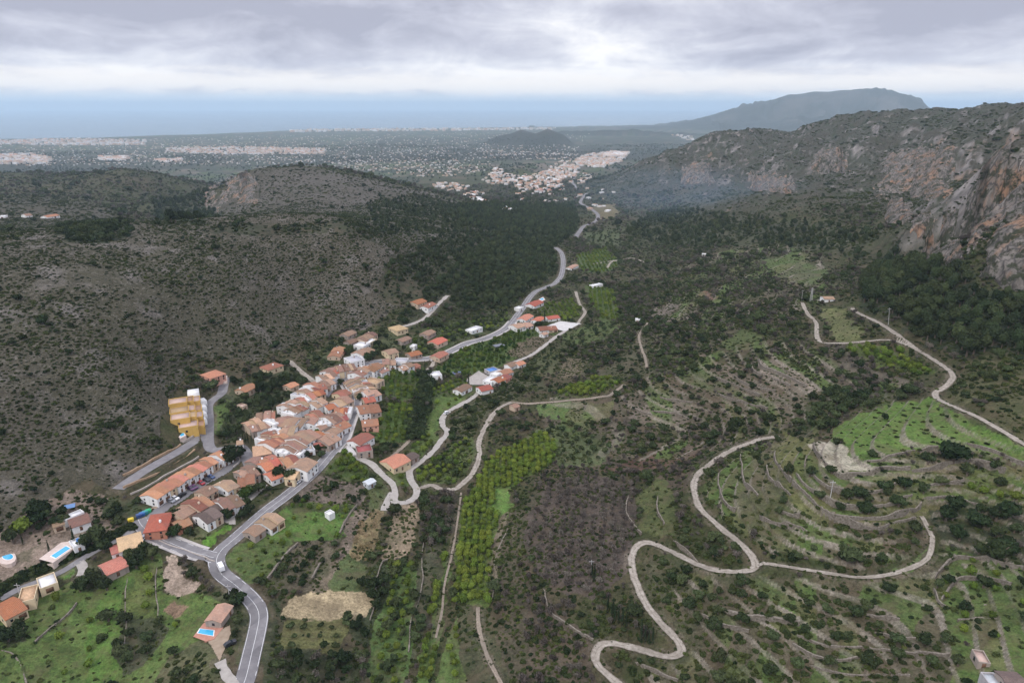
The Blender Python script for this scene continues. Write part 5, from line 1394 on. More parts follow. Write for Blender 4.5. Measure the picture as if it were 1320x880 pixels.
    (419, 477, 430, 471, 8, 5.6, 'gable', 'brown', 'white', 2, 'brown white pair at the top left village edge'),
    (412, 485, 430, 480, 8, 5.6, 'gable', 'tan', 'white', 3, 'tan white row at the top left village edge'),
    (413, 492, 426, 487, 9, 5.8, 'gable', 'tan', 'tan', 2, 'tan pair above the plaza'),
    (403, 499, 418, 495, 8, 5.8, 'gable', 'red', 'white', 2, 'dark red pair above the plaza'),
    (404, 504, 416, 501, 7, 5.8, 'gable', 'orange', 'white', 2, 'orange white pair facing the plaza'),
    (448, 465, 465, 462, 11, 6.6, 'flat', 'grey', 'white', 1, 'big white hall with pale grey roof'),
    (462, 446, 480, 437, 6.5, 4.6, 'flat', 'white', 'white', 2, 'white flat pair with blue terrace above the hall'),
    (463, 436, 480, 428, 8, 5.0, 'gable', 'tan', 'tan', 3, 'tan row above the blue terrace'),
    (459, 454, 475, 447, 8, 4.8, 'gable', 'brown', 'white', 2, 'brown white pair above the hall'),
    (443, 431, 454, 425, 8, 3.6, 'gable', 'tan', 'stone', 1, 'old stone house on the slope above the hall'),
    (447, 440, 458, 436, 7, 3.6, 'gable', 'brown', 'stone', 1, 'brown stone house under the old stone house'),
    (430, 457, 438, 446, 7, 4.0, 'gable', 'rust', 'pink', 2, 'weathered pink pair left of the hall'),
    (506, 421, 520, 417, 12, 5.0, 'hip', 'cream', 'cream', 1, 'pale cream villa at the end of the villa drive'),
    (496, 451, 509, 449, 9.5, 7.0, 'gable', 'brown', 'cream', 1, 'tall cream house above the road'),
    (526, 455, 540, 453, 8.5, 4.2, 'gable', 'orange', 'stone', 1, 'orange gabled house above the road out'),
    (493, 463, 510, 465, 8.5, 5.2, 'gable', 'brown', 'white', 2, 'brown white pair on the road out'),
    (509, 462, 525, 466, 8, 4.6, 'flat', 'grey', 'white', 1, 'pale grey flat roof on the road out'),
    (515, 471, 530, 469, 6.5, 4.4, 'gable', 'tan', 'white', 2, 'white pair behind the grey flat roof'),
    (531, 471, 537, 468, 6.5, 4.0, 'gable', 'rust', 'pink', 1, 'little pinkish house on the road out'),
    (531, 447, 535, 444, 3.6, 2.6, 'flat', 'white', 'white', 1, 'tiny white hut above the orange gable'),
    (557, 440, 570, 434, 10, 3.8, 'gable', 'orange', 'tan', 1, 'terracotta roofed villa in the grove above the road'),
    (560, 459, 572, 452, 8.5, 4.2, 'gable', 'salmon', 'tan', 1, 'salmon roofed house at the road bend'),
    (552, 482, 568, 482, 8, 4.0, 'flat', 'white', 'white', 1, 'white villa at the head of the stream'),
    (546, 430, 556, 424, 8, 3.4, 'gable', 'brown', 'stone', 1, 'weathered house above the terracotta villa'),
    (514, 438, 526, 433, 7, 3.2, 'gable', 'tan', 'stone', 1, 'tan ruin below the cream villa'),
    # hamlet
    (589, 502, 603, 495, 7, 4.4, 'gable', 'brown', 'white', 1, 'white brown roofed house at the left end of the hamlet'),
    (617, 500, 632, 496, 8, 4.6, 'gable', 'orange', 'white', 1, 'orange roofed house on the hamlet lane'),
    (628, 478, 640, 475, 7, 3.4, 'flat', 'blue', 'grey', 1, 'shed with bright blue roof in the hamlet'),
    (628, 492, 637, 486, 7, 4.4, 'flat', 'white', 'white', 1, 'white flat house in the hamlet'),
    (637, 490, 648, 485, 7.5, 4.6, 'gable', 'orange', 'white', 1, 'small orange roof in the hamlet'),
    (647, 487, 654, 482, 7, 4.0, 'gable', 'red', 'pink', 1, 'pink house with red roof in the hamlet'),
    (645, 479, 657, 475, 8, 4.6, 'gable', 'rust', 'white', 1, 'rust roofed house at the back of the hamlet'),
    (636, 483, 648, 478, 6, 4.2, 'flat', 'white', 'white', 1, 'white walled house in the middle of the hamlet'),
    (654, 470, 665, 466, 7, 3.8, 'gable', 'brown', 'white', 1, 'brown roofed house beyond the hamlet'),
    (665, 468, 674, 465, 6.5, 3.6, 'gable', 'salmon', 'white', 1, 'last white house beyond the hamlet'),
    # along the road down the valley
    (683, 391, 695, 387, 10.5, 4.0, 'gable', 'orange', 'white', 1, 'orange roofed villa beside the valley road'),
    (672, 410, 682, 405, 9, 4.0, 'gable', 'salmon', 'white', 1, 'salmon roofed villa at the valley road bend'),
    (661, 419, 682, 415, 9, 4.0, 'gable', 'tan', 'tan', 2, 'tan pair at the valley road bend'),
    (689, 412, 698, 408, 8, 4.0, 'gable', 'orange', 'white', 1, 'little orange house by the pale car park'),
    (704, 408, 719, 406, 9, 4.0, 'gable', 'orange', 'white', 1, 'wide orange roofed white house above the pale car park'),
    (693, 421, 716, 419, 9, 4.2, 'gable', 'rust', 'white', 2, 'rust roofed pair at the pale car park'),
    (666, 398, 672, 396, 6, 3.4, 'flat', 'white', 'white', 1, 'small white building left of the valley road'),
    (733, 344, 742, 341, 8, 3.8, 'gable', 'tan', 'white', 1, 'white house right of the far road bend'),
    (604, 425, 618, 422, 7, 3.6, 'flat', 'white', 'white', 1, 'long white house above the citrus groves'),
    (762, 368, 775, 366, 6, 3.0, 'flat', 'white', 'white', 1, 'white roofed shed above the green grove'),
    (698, 430, 704, 428, 5, 3.0, 'gable', 'tan', 'white', 1, 'white hut at the edge of the citrus groves'),
    # left slopes
    (264, 479, 284, 478, 11, 6.0, 'hip', 'salmon', 'pink', 1, 'pink villa with salmon hipped roof on the left slope'),
    (309, 502, 325, 494, 8, 4.4, 'gable', 'salmon', 'tan', 1, 'salmon roofed house hidden in the wood'),
    (309, 524, 315, 521, 5, 3.6, 'flat', 'pinkflat', 'tan', 1, 'small pale ruin in the wood'),
    (340, 472, 359, 466, 9.5, 4.4, 'hip', 'salmon', 'cream', 1, 'cream salmon house at the foot of the mountain track'),
    (369, 497, 380, 492, 7, 3.8, 'gable', 'salmon', 'tan', 1, 'small salmon cottage above the village'),
    (532, 389, 544, 384, 10, 4.2, 'gable', 'orange', 'tan', 1, 'orange villa high on the left slope'),
    (546, 395, 557, 390, 8.5, 4.6, 'gable', 'rust', 'white', 1, 'white villa beside the villa drive'),
    # right side
    (1060, 383, 1074, 380, 7, 3.2, 'gable', 'tan', 'white', 1, 'white house alone by the upper pylons'),
    (1256, 848, 1273, 845, 5, 2.8, 'flat', 'pinkflat', 'stone', 1, 'pinkish flat roofed hut at the lower right'),
    (1271, 880, 1290, 876, 6, 3.0, 'flat', 'metal', 'grey', 1, 'grey metal shed at the lower right corner'),
    (1292, 876, 1322, 871, 6.5, 3.6, 'gable', 'dark', 'stone', 1, 'dark roofed stone barn at the lower right corner'),
    (471, 621, 481, 617, 4, 2.4, 'gable', 'metal', 'metal', 1, 'pale metal shed below the lane'),
    (423, 662, 427, 660, 3.4, 2.4, 'flat', 'white', 'white', 1, 'tiny white hut in the green field'),
    (819, 412, 825, 411, 4.5, 2.6, 'flat', 'white', 'white', 1, 'tiny white hut on the mid slope'),
    (660, 523, 667, 520, 5, 2.8, 'gable', 'tan', 'tan', 1, 'little tan hut at the end of the farm track'),
    (905, 328, 913, 327, 6, 3.0, 'flat', 'white', 'white', 1, 'white cabin on the right slope'),
    (30, 276, 38, 275, 13, 4.0, 'gable', 'tan', 'white', 1, 'white house beyond the left hill'),
    (56, 277, 72, 276, 12, 4.0, 'gable', 'salmon', 'white', 1, 'wide white house beyond the left hill'),
    (0, 279, 8, 278, 12, 4.0, 'flat', 'white', 'white', 1, 'white flat house beyond the left hill'),
]
n_house = 0
for (x1, y1, x2, y2, wd, h, style, roof, wall, n, words) in HOUSES:
    n = n + 2 if n >= 4 and 'terrace' not in words else n + 1 if n == 3 else n
    h = max(h * (.68 if n > 1 else .60), 2.4)
    h = 1.7 if words.startswith('pinkish flat roofed hut') else h
    wd = wd * (1.0 if 'terrace' in words.split()[2:4] else 1.22 if n > 1 else 1.0)
    rise = 0 if style == 'flat' else wd * .17
    a, b = gp(x1, y1, h + rise), gp(x2, y2, h + rise)
    d = (b - a); d.z = 0
    Lt = d.length
    rot = math.atan2(d.y, d.x)
    near_first = a.length < b.length
    shed = h < 2.41
    for k in range(n):
        t = (k + .5) / n
        p = a.lerp(b, t)
        u = Lt / n
        off = random.uniform(-.35, .35) if n > 1 else 0
        q = Vector((-math.sin(rot), math.cos(rot), 0)) * off
        kk = k if near_first else n - 1 - k
        if n == 1:
            lab = words
        else:
            lab = f'{ORD[kk]} house from near end, {words}'
        rf = roof
        if n > 2 and roof in ROOF and style != 'flat':
            rf = random.choice([roof] * 5 + {'tan': ['brown', 'cream', 'rust'], 'brown': ['tan', 'brown', 'rust'], 'salmon': ['salmon'], 'rust': ['brown', 'salmon'], 'orange': ['orange', 'salmon'], 'cream': ['tan', 'salmon'], 'dark': ['dark']}.get(roof, [roof]))
        wl = wall if n < 2 or random.random() < .45 else random.choice(('white', 'white', 'white', 'cream', 'tan'))
        hh = h + (random.uniform(-.9, .8) if n > 1 and words.startswith('long salmon') is False else 0)
        st = style
        if n > 2 and 'terrace facing' not in words and style != 'flat' and random.random() < .16:
            st, rf, hh = 'flat', random.choice(('white', 'white', 'pinkflat', 'grey')), hh - random.uniform(0, .8)
            wl = 'white'
        building('house' if not shed else 'shed', 'house' if not shed else 'shed', ' '.join(lab.split()[:16]), p.x + q.x, p.y + q.y, rot, max(u - .05, 3) if n > 1 else max(Lt, 3), wd + (random.uniform(-.5, .5) if n > 1 else 0), hh, st, rf, wl,
                 words if n > 1 else None, shed=shed, wins=Lt / n > 2.5)
        n_house += 1

# ------------------------------------------------------------------ the yellow stepped apartment building
def apartment():
    base = gp(240, 540)
    o = link(bpy.data.objects.new('apartment_building', None))
    o.location = base
    tag(o, 'bright yellow stepped apartment building on the slope above the village street', 'apartment building')
    p0, p1 = gp(248, 515), gp(249, 552)
    ax = Vector((p0.x - p1.x, p0.y - p1.y, 0))
    rot = math.atan2(ax.y, ax.x)
    n = 4
    for r in range(3):                  # terraces climbing the slope to the left
        for k in range(n):
            t = (k + .5) / n
            px_, py_ = 251 + (247 - 251) * t - r * 8.5 + (1.5 - k) * .6, 553 - 40 * t + r * .5
            g = gp(px_, py_, 3)
            if r == 2 and k == 0:
                continue
            hh = (3.6, 3.8, 3.4)[r] + (.7 if k % 2 else 0)
            rel = Vector((g.x, g.y, float(H(g.x, g.y)))) - base
            L, W = ax.length / n * 1.02, 9.5
            e = child('wall', wall_flat(L, W, hh, WALL['yellow'], .4, -3.2), o, rel, (0, 0, rot))
            child('roof', roof_flat(L, W, hh, ROOF['pinkflat' if (k + r) % 2 else 'cream']), e)
            for f in range(1):
                for s_ in (-.36, -.12, .14, .36):
                    w1 = child('window', WIN_ME, e, (s_ * L, -W / 2 - .03, 1.7 + 2.9 * f))
                    w1.scale = (1.1, 1, 1.1 if s_ > 0 else 1.5)
                w2 = child('window', WIN_ME, e, (-L / 2 - .03, .1 * W, 1.7 + 2.9 * f), (0, 0, math.pi / 2))
                w2.scale = (1.3, 1, 1.2)
            FOOT.append((g.x, g.y, 7))
    for k in range(4):                  # white garage fronts along the street
        g = gp(260, 546 - 8.2 * k)
        e = child('garage', box_mesh('garage', -2.6, 2.6, -2.4, 2.4, -2, 3.0, WALL['white']), o, Vector((g.x, g.y, g.z)) - base, (0, 0, rot + .3))
        FOOT.append((g.x, g.y, 4))
    wp = gp(249, 505, 4)
    e = child('stair_tower', box_mesh('stair_tower', -3.5, 3.5, -3, 3, -4, 4.5, WALL['white']), o, Vector((wp.x, wp.y, float(H(wp.x, wp.y)))) - base, (0, 0, rot))
    FOOT.append((wp.x, wp.y, 6))


apartment()

# ------------------------------------------------------------------ swimming pools with their decks
m, nt = new_mat('pool_water')
pos = nt.n('ShaderNodeNewGeometry').outputs['Position']
principled(nt, nt.mix(nt.noise(pos, 1.2), (0.03, 0.30, 0.52), (0.06, 0.42, 0.62)), .12, bump(nt, nt.noise(pos, 2.0), .1, .05), .5)
M_POOL = m
M_DECK = mat_simple('pale_paving', (0.50, 0.40, 0.34), (0.60, 0.50, 0.44), .8)
M_TERRA = mat_simple('terracotta_paving', (0.36, 0.17, 0.12), (0.46, 0.24, 0.18), .8)


def slab(name, pts, z0, z1, mat, parent, org):
    n = len(pts)
    V = [(p[0] - org.x, p[1] - org.y, z0 - org.z) for p in pts] + [(p[0] - org.x, p[1] - org.y, z1 - org.z) for p in pts]
    ar = sum(V[i - 1][0] * V[i][1] - V[i][0] * V[i - 1][1] for i in range(n))
    if ar < 0:
        V = V[:n][::-1] + V[n:][::-1]
    Fc = [tuple(range(n))[::-1], tuple(range(n, 2 * n))] + [(i - 1, i, n + i, n + i - 1) for i in range(n)]
    return child(name, poly_mesh(name, V, Fc, mat), parent)


def pool(label, water, deck, deckmat, wall_h=.0, extra=None):
    P = [gp(*p) for p in deck]
    W_ = [gp(*p) for p in water]
    z = sum(p.z for p in P) / len(P) + .35 + wall_h
    org = Vector((sum(p.x for p in W_) / len(W_), sum(p.y for p in W_) / len(W_), z))
    o = link(bpy.data.objects.new('swimming_pool', None))
    o.location = org
    tag(o, label, 'swimming pool')
    # raised a little, the points slide towards the camera along their sight lines
    def at(p):
        a, b, c = ray(*p)
        t = (z - CAM_Z) / c
        return (a * t, b * t)
    slab('deck', [at(p) for p in deck], z - 3.0, z, deckmat, o, org)
    wp = [at(p) for p in water]
    cx, cy = sum(p[0] for p in wp) / len(wp), sum(p[1] for p in wp) / len(wp)
    slab('rim', [(cx + (p[0] - cx) * 1.13, cy + (p[1] - cy) * 1.13) for p in wp], z - .5, z + .05, WALL['white'], o, org)
    slab('water', wp, z - .3, z + .062, M_POOL, o, org)
    FOOT.append((org.x, org.y, 9))
    return o


pool('turquoise pool with white rim and red terrace beside the farmhouse', [(258, 810), (275.5, 812), (274.5, 819), (255, 815.5)], [(249, 820), (262, 803), (272, 797), (281, 802), (288, 808), (276, 823), (265, 826)], M_TERRA)
pool('long blue pool on a pale pink deck at the left', [(85, 703.5), (90.5, 706.5), (72, 719), (66, 716)], [(50, 720), (88, 692), (105, 699), (68, 725)], M_DECK, .6)
pool('small round blue pool at the left edge', [(3 + 7 + 7 * math.cos(a), 717 + 4 * math.sin(a)) for a in np.linspace(0, 2 * math.pi, 12, endpoint=False)], [(8 + 13 * math.cos(a), 718 + 9 * math.sin(a)) for a in np.linspace(0, 2 * math.pi, 12, endpoint=False)], M_DECK, -.15)
pool('bright blue pool at the end of the salmon terrace', [(292, 586), (304, 580.5), (306, 582.5), (294, 588.5)], [(288, 587), (303, 578.5), (308, 582), (293, 591)], M_TERRA)
pool('little green blue pool beside the yellow apartments', [(231, 559), (236, 557), (238, 560.5), (233, 562.5)], [(228, 560), (236, 555), (240, 561), (232, 565)], M_DECK)
pool('blue pool beside the pink villa on the slope', [(284, 486), (288, 484.5), (288.5, 486.5), (285, 488)], [(281, 488), (288, 483), (293, 484), (293, 492), (286, 492)], M_DECK)
pool('pale blue pool behind the orange villa on the valley road', [(696, 385), (700.5, 384), (701, 386), (697, 387)], [(694, 386), (700, 382.5), (703, 386), (697, 389)], M_DECK)
pool('blue pool at the far left edge below the orange villa', [(-6, 786), (5, 787), (3, 792), (-6, 793)], [(-8, 783), (9, 784), (6, 795), (-8, 796)], M_DECK)

# ------------------------------------------------------------------ paved yards
def yard(name, pts, mat, lift=.22):
    a = np.array(pts, float)
    x, y, z = ground(a[:, 0], a[:, 1])
    poly = np.stack([x, y], 1)
    x0, x1, y0, y1 = x.min(), x.max(), y.min(), y.max()
    n = 40
    gx, gy = np.meshgrid(np.linspace(x0, x1, n), np.linspace(y0, y1, n))
    gz = H(gx, gy) + lift
    cx, cy = (gx[:-1, :-1] + gx[1:, 1:]) / 2, (gy[:-1, :-1] + gy[1:, 1:]) / 2
    ok = inside(poly, cx, cy)
    i = np.arange(n - 1)[:, None] * n + np.arange(n - 1)[None]
    Fq = np.stack([i, i + 1, i + n + 1, i + n], -1)[ok]
    used, inv = np.unique(Fq, return_inverse=True)
    Vv = np.stack([gx.ravel(), gy.ravel(), gz.ravel()], 1)[used]
    tag(link(bpy.data.objects.new(name, mesh_np(name, Vv, inv.reshape(-1, 4), mat))), kind='structure')
    YARDS.append(poly)


YARDS = []
M_EARTH = mat_simple('trodden_earth', (0.24, 0.18, 0.125), (0.33, 0.26, 0.19), .5)
M_PALE = mat_simple('pale_concrete', (0.44, 0.42, 0.40), (0.54, 0.52, 0.50), .4)
yard('car_park', [(188, 668), (203, 652), (240, 632), (285, 605), (300, 591), (312, 585), (314, 592), (296, 608), (262, 627), (240, 642), (218, 656), (200, 674)], M_ROAD['asphalt'])
yard('earth_walk', [(192, 658), (225, 636), (278, 604), (296, 590), (300, 593), (284, 606), (238, 634), (203, 655)], M_EARTH, .30)
yard('gravel_yard', [(296, 660), (302, 648), (318, 646), (320, 656), (312, 664)], M_PALE)
yard('house_yard', [(276, 668), (290, 655), (302, 660), (304, 676), (296, 676)], M_ROAD['concrete'])
yard('plaza', [(412, 511), (420, 500), (437, 485), (447, 480), (448, 488), (432, 500), (424, 512)], M_ROAD['asphalt'], .26)
yard('pale_car_park', [(702, 421), (722, 414), (748, 417), (728, 427)], M_PALE)
yard('villa_yard', [(264, 822), (274, 818), (296, 806), (298, 816), (290, 836), (283, 852), (272, 832)], M_EARTH)
yard('hamlet_yard', [(600, 490), (617, 478), (632, 486), (626, 496), (606, 496)], M_ROAD['concrete'])
yard('junction_apron', [(440, 580), (450, 571), (462, 588), (452, 586)], M_PALE, .28)
yard('street_yard', [(300, 640), (330, 620), (345, 625), (330, 640), (318, 650)], M_ROAD['concrete'], .2)

# ------------------------------------------------------------------ plants: prototype meshes
def foliage_mat(name, dark, light, jitter=.25):
    m, nt = new_mat(name)
    geo = nt.n('ShaderNodeNewGeometry')
    ri = nt.n('ShaderNodeObjectInfo').outputs['Random']
    tone = nt.n('ShaderNodeAttribute', attribute_type='INSTANCER', attribute_name='tone').outputs['Fac']
    isl = geo.outputs['Random Per Island']
    f = nt.math('ADD', tone, nt.math('MULTIPLY', nt.math('SUBTRACT', ri, .5), .55), 0, True)
    f = nt.math('ADD', f, nt.math('MULTIPLY', nt.math('SUBTRACT', isl, .5), .30), 0, True)
    c = nt.mix(f, dark, light)
    hs = nt.n('ShaderNodeHueSaturation', ins={'Color': c, 'Hue': nt.mapr(nt.math('FRACT', nt.math('MULTIPLY', ri, 5.7)), 0, 1, .482, .518), 'Value': nt.mapr(nt.math('FRACT', nt.math('MULTIPLY', ri, 13.1)), 0, 1, .78, 1.25)})
    b = principled(nt, hs.outputs[0], .8, None, .12)
    return m


FOL = {
    'pine': foliage_mat('pine_needles', (0.014, 0.026, 0.012), (0.060, 0.078, 0.030)),
    'olive': foliage_mat('carob_leaves', (0.016, 0.028, 0.010), (0.074, 0.092, 0.038)),
    'citrus': foliage_mat('citrus_leaves', (0.022, 0.050, 0.010), (0.132, 0.176, 0.028)),
    'almond': foliage_mat('almond_twigs', (0.058, 0.049, 0.041), (0.138, 0.120, 0.099)),
    'shrub': foliage_mat('shrub_leaves', (0.012, 0.022, 0.007), (0.068, 0.082, 0.024)),
    'reed': foliage_mat('reed_stems', (0.19, 0.145, 0.075), (0.36, 0.285, 0.165)),
    'cypress': foliage_mat('cypress_leaves', (0.012, 0.022, 0.010), (0.03, 0.045, 0.02)),
}
M_BARK = mat_simple('bark', (0.085, 0.065, 0.05), (0.14, 0.11, 0.085), 3.0)


def leaf_cards(pts, nrm, size, r):
    """small bent leaf clumps: two triangles each, facing roughly outwards"""
    n = len(pts)
    t = np.cross(nrm, r.normal(size=(n, 3)))
    t /= np.linalg.norm(t, axis=1)[:, None] + 1e-9
    b = np.cross(nrm, t)
    s = size * r.uniform(.6, 1.3, (n, 1))
    q = nrm * .35 * s
    V = np.stack([pts - t * s - q, pts - b * s * .6, pts + t * s - q, pts + b * s * .9 + q], 1).reshape(-1, 3)
    return V, np.arange(n * 4).reshape(-1, 4)


def crown_mesh(kind, seed):
    """unit crown: about 2 m across (radius 1), standing on z = 0 at its own trunk height"""
    r = np.random.default_rng(seed)
    d = r.normal(size=(900, 3)); d /= np.linalg.norm(d, axis=1)[:, None]
    P = dict(pine=(260, .20, .62, 1.15), olive=(230, .24, .55, .80), citrus=(220, .22, .72, .92), almond=(190, .15, .25, .80), shrub=(110, .30, .55, .55), reed=(120, .16, .2, 1.1), cypress=(170, .16, .5, 3.2))[kind]
    n, size, inner, tall = P
    nb = {'olive': 5, 'shrub': 5, 'citrus': 3, 'almond': 3}.get(kind, 1)
    lobes = r.normal(size=(7, 3)); lobes /= np.linalg.norm(lobes, axis=1)[:, None]
    lobes[:, 2] = np.abs(lobes[:, 2]) * .8
    bump_ = 1 + .30 * np.max(np.clip(d @ lobes.T - .55, 0, 1) * 1.6, axis=1) - .16 + r.normal(size=900) * .03
    if kind == 'almond':
        rad = bump_[:n] * r.uniform(.35, 1.0, n)
    elif kind in ('pine',):
        rad = bump_[:n] * r.uniform(.72, 1.04, n)
    else:
        rad = bump_[:n] * r.uniform(.80, 1.03, n)
    p = d[:n] * rad[:, None]
    nn = d[:n] + r.normal(size=(n, 3)) * .35
    if kind == 'cypress':
        z = r.uniform(0, 1, n)
        w_ = np.sqrt(np.clip(1 - z, 0, 1)) * (.35 + .65 * np.minimum(1, z * 5)) * .55
        a = r.uniform(0, 2 * np.pi, n)
        p = np.stack([np.cos(a) * w_, np.sin(a) * w_, z * 2 - 1], 1)
        nn = np.stack([np.cos(a), np.sin(a), .4 + 0 * a], 1)
    if kind == 'pine':
        w_ = np.clip(1.15 - .55 * (p[:, 2] + 1) / 2, .4, 1.2)
        p[:, :2] *= w_[:, None]
    if kind in ('shrub',):
        p[:, 2] = np.abs(p[:, 2])
    p[:, 2] *= tall
    nn /= np.linalg.norm(nn, axis=1)[:, None]
    if kind == 'reed':
        nn = np.stack([r.normal(size=n), r.normal(size=n), .15 * r.normal(size=n)], 1)
        nn /= np.linalg.norm(nn, axis=1)[:, None]
    # a crown is several billows of unequal size, not one ball
    if nb > 1:
        a_ = r.uniform(0, 6.28, nb)
        o_ = r.uniform(.30, .62, nb) if kind != 'citrus' else r.uniform(.15, .32, nb)
        BC = np.stack([np.cos(a_) * o_, np.sin(a_) * o_, r.uniform(-.12, .30, nb) * (0 if kind == 'shrub' else 1)], 1)
        BR = r.uniform(.42, .78, nb) if kind != 'citrus' else r.uniform(.72, .9, nb)
        BR[0] = max(BR[0], .72)
        BC[0] *= .3
        w_ = BR ** 2 / (BR ** 2).sum()
        pick = r.choice(nb, n, p=w_)
        p = p * BR[pick][:, None] + BC[pick]
    V, Fq = leaf_cards(p, nn, size, r)
    if kind not in ('almond', 'reed'):      # an inner mass of foliage so that the crown is not see-through
        bm = bmesh.new()
        bmesh.ops.create_icosphere(bm, subdivisions=2, radius=1)
        C = np.array([v.co for v in bm.verts])
        T = np.array([[v.index for v in f.verts] for f in bm.faces])
        bm.free()
        rr = (1 + .26 * np.max(np.clip(C @ lobes.T - .55, 0, 1) * 1.6, axis=1) - .16 + r.normal(size=len(C)) * .05) * (.80 if kind != 'shrub' else .86)
        C = C * rr[:, None]
        if kind == 'pine':
            C[:, :2] *= np.clip(1.15 - .55 * (C[:, 2] + 1) / 2, .4, 1.2)[:, None]
        if kind == 'cypress':
            C[:, :2] *= (.42 * np.sqrt(np.clip(1 - (C[:, 2] + 1) / 2, .05, 1)))[:, None]
        if kind == 'shrub':
            C[:, 2] = np.maximum(C[:, 2], -.15)
        C[:, 2] *= tall
        if nb > 1:
            nC = len(C)
            C = np.vstack([C * BR[q] * .95 + BC[q] for q in range(nb)])
            T = np.vstack([T + q * nC for q in range(nb)])
        T4 = np.concatenate([T, T[:, 2:3]], 1)
        me = bpy.data.meshes.new(kind + '_crown')
        me.from_pydata(np.vstack([C, V]).tolist(), [], [tuple(t) for t in T] + [tuple(q + len(C)) for q in Fq])
    else:
        me = bpy.data.meshes.new(kind + '_crown')
        me.from_pydata(V.tolist(), [], [tuple(q) for q in Fq])
    lift = {'pine': 1.9, 'olive': 1.05, 'citrus': 1.0, 'almond': 1.1, 'shrub': 0.0, 'reed': .9, 'cypress': 3.3}[kind]
    for v in me.vertices:
        v.co.z += lift
    me.update()
    me.materials.append(FOL[kind])
    return me


def trunk_mesh(kind, seed):
    r = random.Random(seed)
    hgt = {'pine': 1.9, 'olive': .85, 'citrus': .6, 'almond': .9, 'cypress': .5}[kind]
    w0 = {'pine': .12, 'olive': .17, 'citrus': .10, 'almond': .12, 'cypress': .12}[kind]
    V, Fc = [], []

    def limb(p0, p1, r0, r1):
        b = len(V)
        for p, rr in ((p0, r0), (p1, r1)):
            for k in range(6):
                a = k * math.pi / 3
                V.append((p[0] + rr * math.cos(a), p[1] + rr * math.sin(a), p[2]))
        for k in range(6):
            Fc.append((b + k, b + (k + 1) % 6, b + 6 + (k + 1) % 6, b + 6 + k))
    top = (r.uniform(-.08, .08), r.uniform(-.08, .08), hgt)
    limb((0, 0, -.3), top, w0, w0 * .7)
    for k in range(4):
        a = k * 1.57 + r.uniform(-.4, .4)
        q = .5 if kind != 'cypress' else .1
        limb(top, (q * math.cos(a), q * math.sin(a), hgt + r.uniform(.5, .8)), w0 * .6, w0 * .25)
    return poly_mesh(kind + '_trunk', V, Fc, M_BARK)


NV = 4
CROWN = {k: [crown_mesh(k, 10 * i + len(k)) for i in range(NV)] for k in FOL}
TRUNK = {k: [trunk_mesh(k, i) for i in range(2)] for k in ('pine', 'olive', 'citrus', 'almond', 'cypress')}


def near_lookup(arr, x, y):
    r = np.hypot(x, y)
    i = np.clip(np.rint(np.interp(np.log(r), LR, _lr_index)).astype(int), 0, NR - 1)
    j = np.clip(np.rint((np.arctan2(x, y) - AZ0) / (AZ1 - AZ0) * (NA - 1)).astype(int), 0, NA - 1)
    return arr[i, j]


# built-up ground that carries no scattered plants
BUILT = [poly_world(p) for p in (
    [(186, 672), (192, 640), (262, 592), (300, 576), (330, 560), (312, 545), (318, 538), (332, 528), (365, 522), (382, 505), (408, 480), (425, 468), (445, 458), (452, 440), (462, 428), (482, 428), (476, 452), (500, 460), (530, 462), (530, 474), (492, 482), (490, 498), (476, 505), (486, 515), (488, 545), (462, 548), (450, 548), (440, 562), (428, 582), (402, 606), (366, 612), (345, 615), (330, 622), (300, 655), (282, 664), (262, 676), (240, 680), (222, 684)],
    [(150, 634), (250, 568), (262, 560), (268, 576), (262, 592), (190, 640), (165, 642)],
    [(222, 562), (222, 508), (252, 500), (268, 510), (266, 556), (232, 568)],
    [(586, 505), (590, 492), (620, 474), (660, 464), (676, 462), (676, 470), (655, 490), (632, 504), (616, 505)],
)]
FOOTA = np.array(FOOT)


def free_of_things(x, y, z=None, built=True):
    ok = near_lookup(NEAR_ROAD, x, y) < .52
    if built:
        for b in BUILT:
            ok &= ~inside(b, x, y)
    for yd in YARDS:
        ok &= ~inside(yd, x, y)
    idx = np.nonzero(ok)[0]
    for s in range(0, len(idx), 4000):
        k = idx[s:s + 4000]
        d2 = (x[k, None] - FOOTA[:, 0]) ** 2 + (y[k, None] - FOOTA[:, 1]) ** 2
        ok[k] &= ~(d2 < (FOOTA[:, 2] + 1.2) ** 2).any(1)
    return ok


PLANTS = {k: [] for k in FOL}           # rows of x, y, size, tone, zone


def add_plants(kind, x, y, size, tone, zone):
    n = len(x)
    if n:
        PLANTS[kind].append(np.stack([x, y, size * np.ones(n), tone * np.ones(n), zone * np.ones(n)], 1))


def jitter_grid(x0, x1, y0, y1, sp, ang=0.0, jit=.42):
    cx, cy = (x0 + x1) / 2, (y0 + y1) / 2
    R_ = math.hypot(x1 - x0, y1 - y0) / 2 + sp
    g = np.arange(-R_, R_, sp)
    a, b = np.meshgrid(g, g)
    a = a.ravel() + rng.uniform(-jit, jit, a.size) * sp
    b = b.ravel() + rng.uniform(-jit, jit, b.size) * sp
    c, s = math.cos(ang), math.sin(ang)
    return cx + c * a - s * b, cy + s * a + c * b


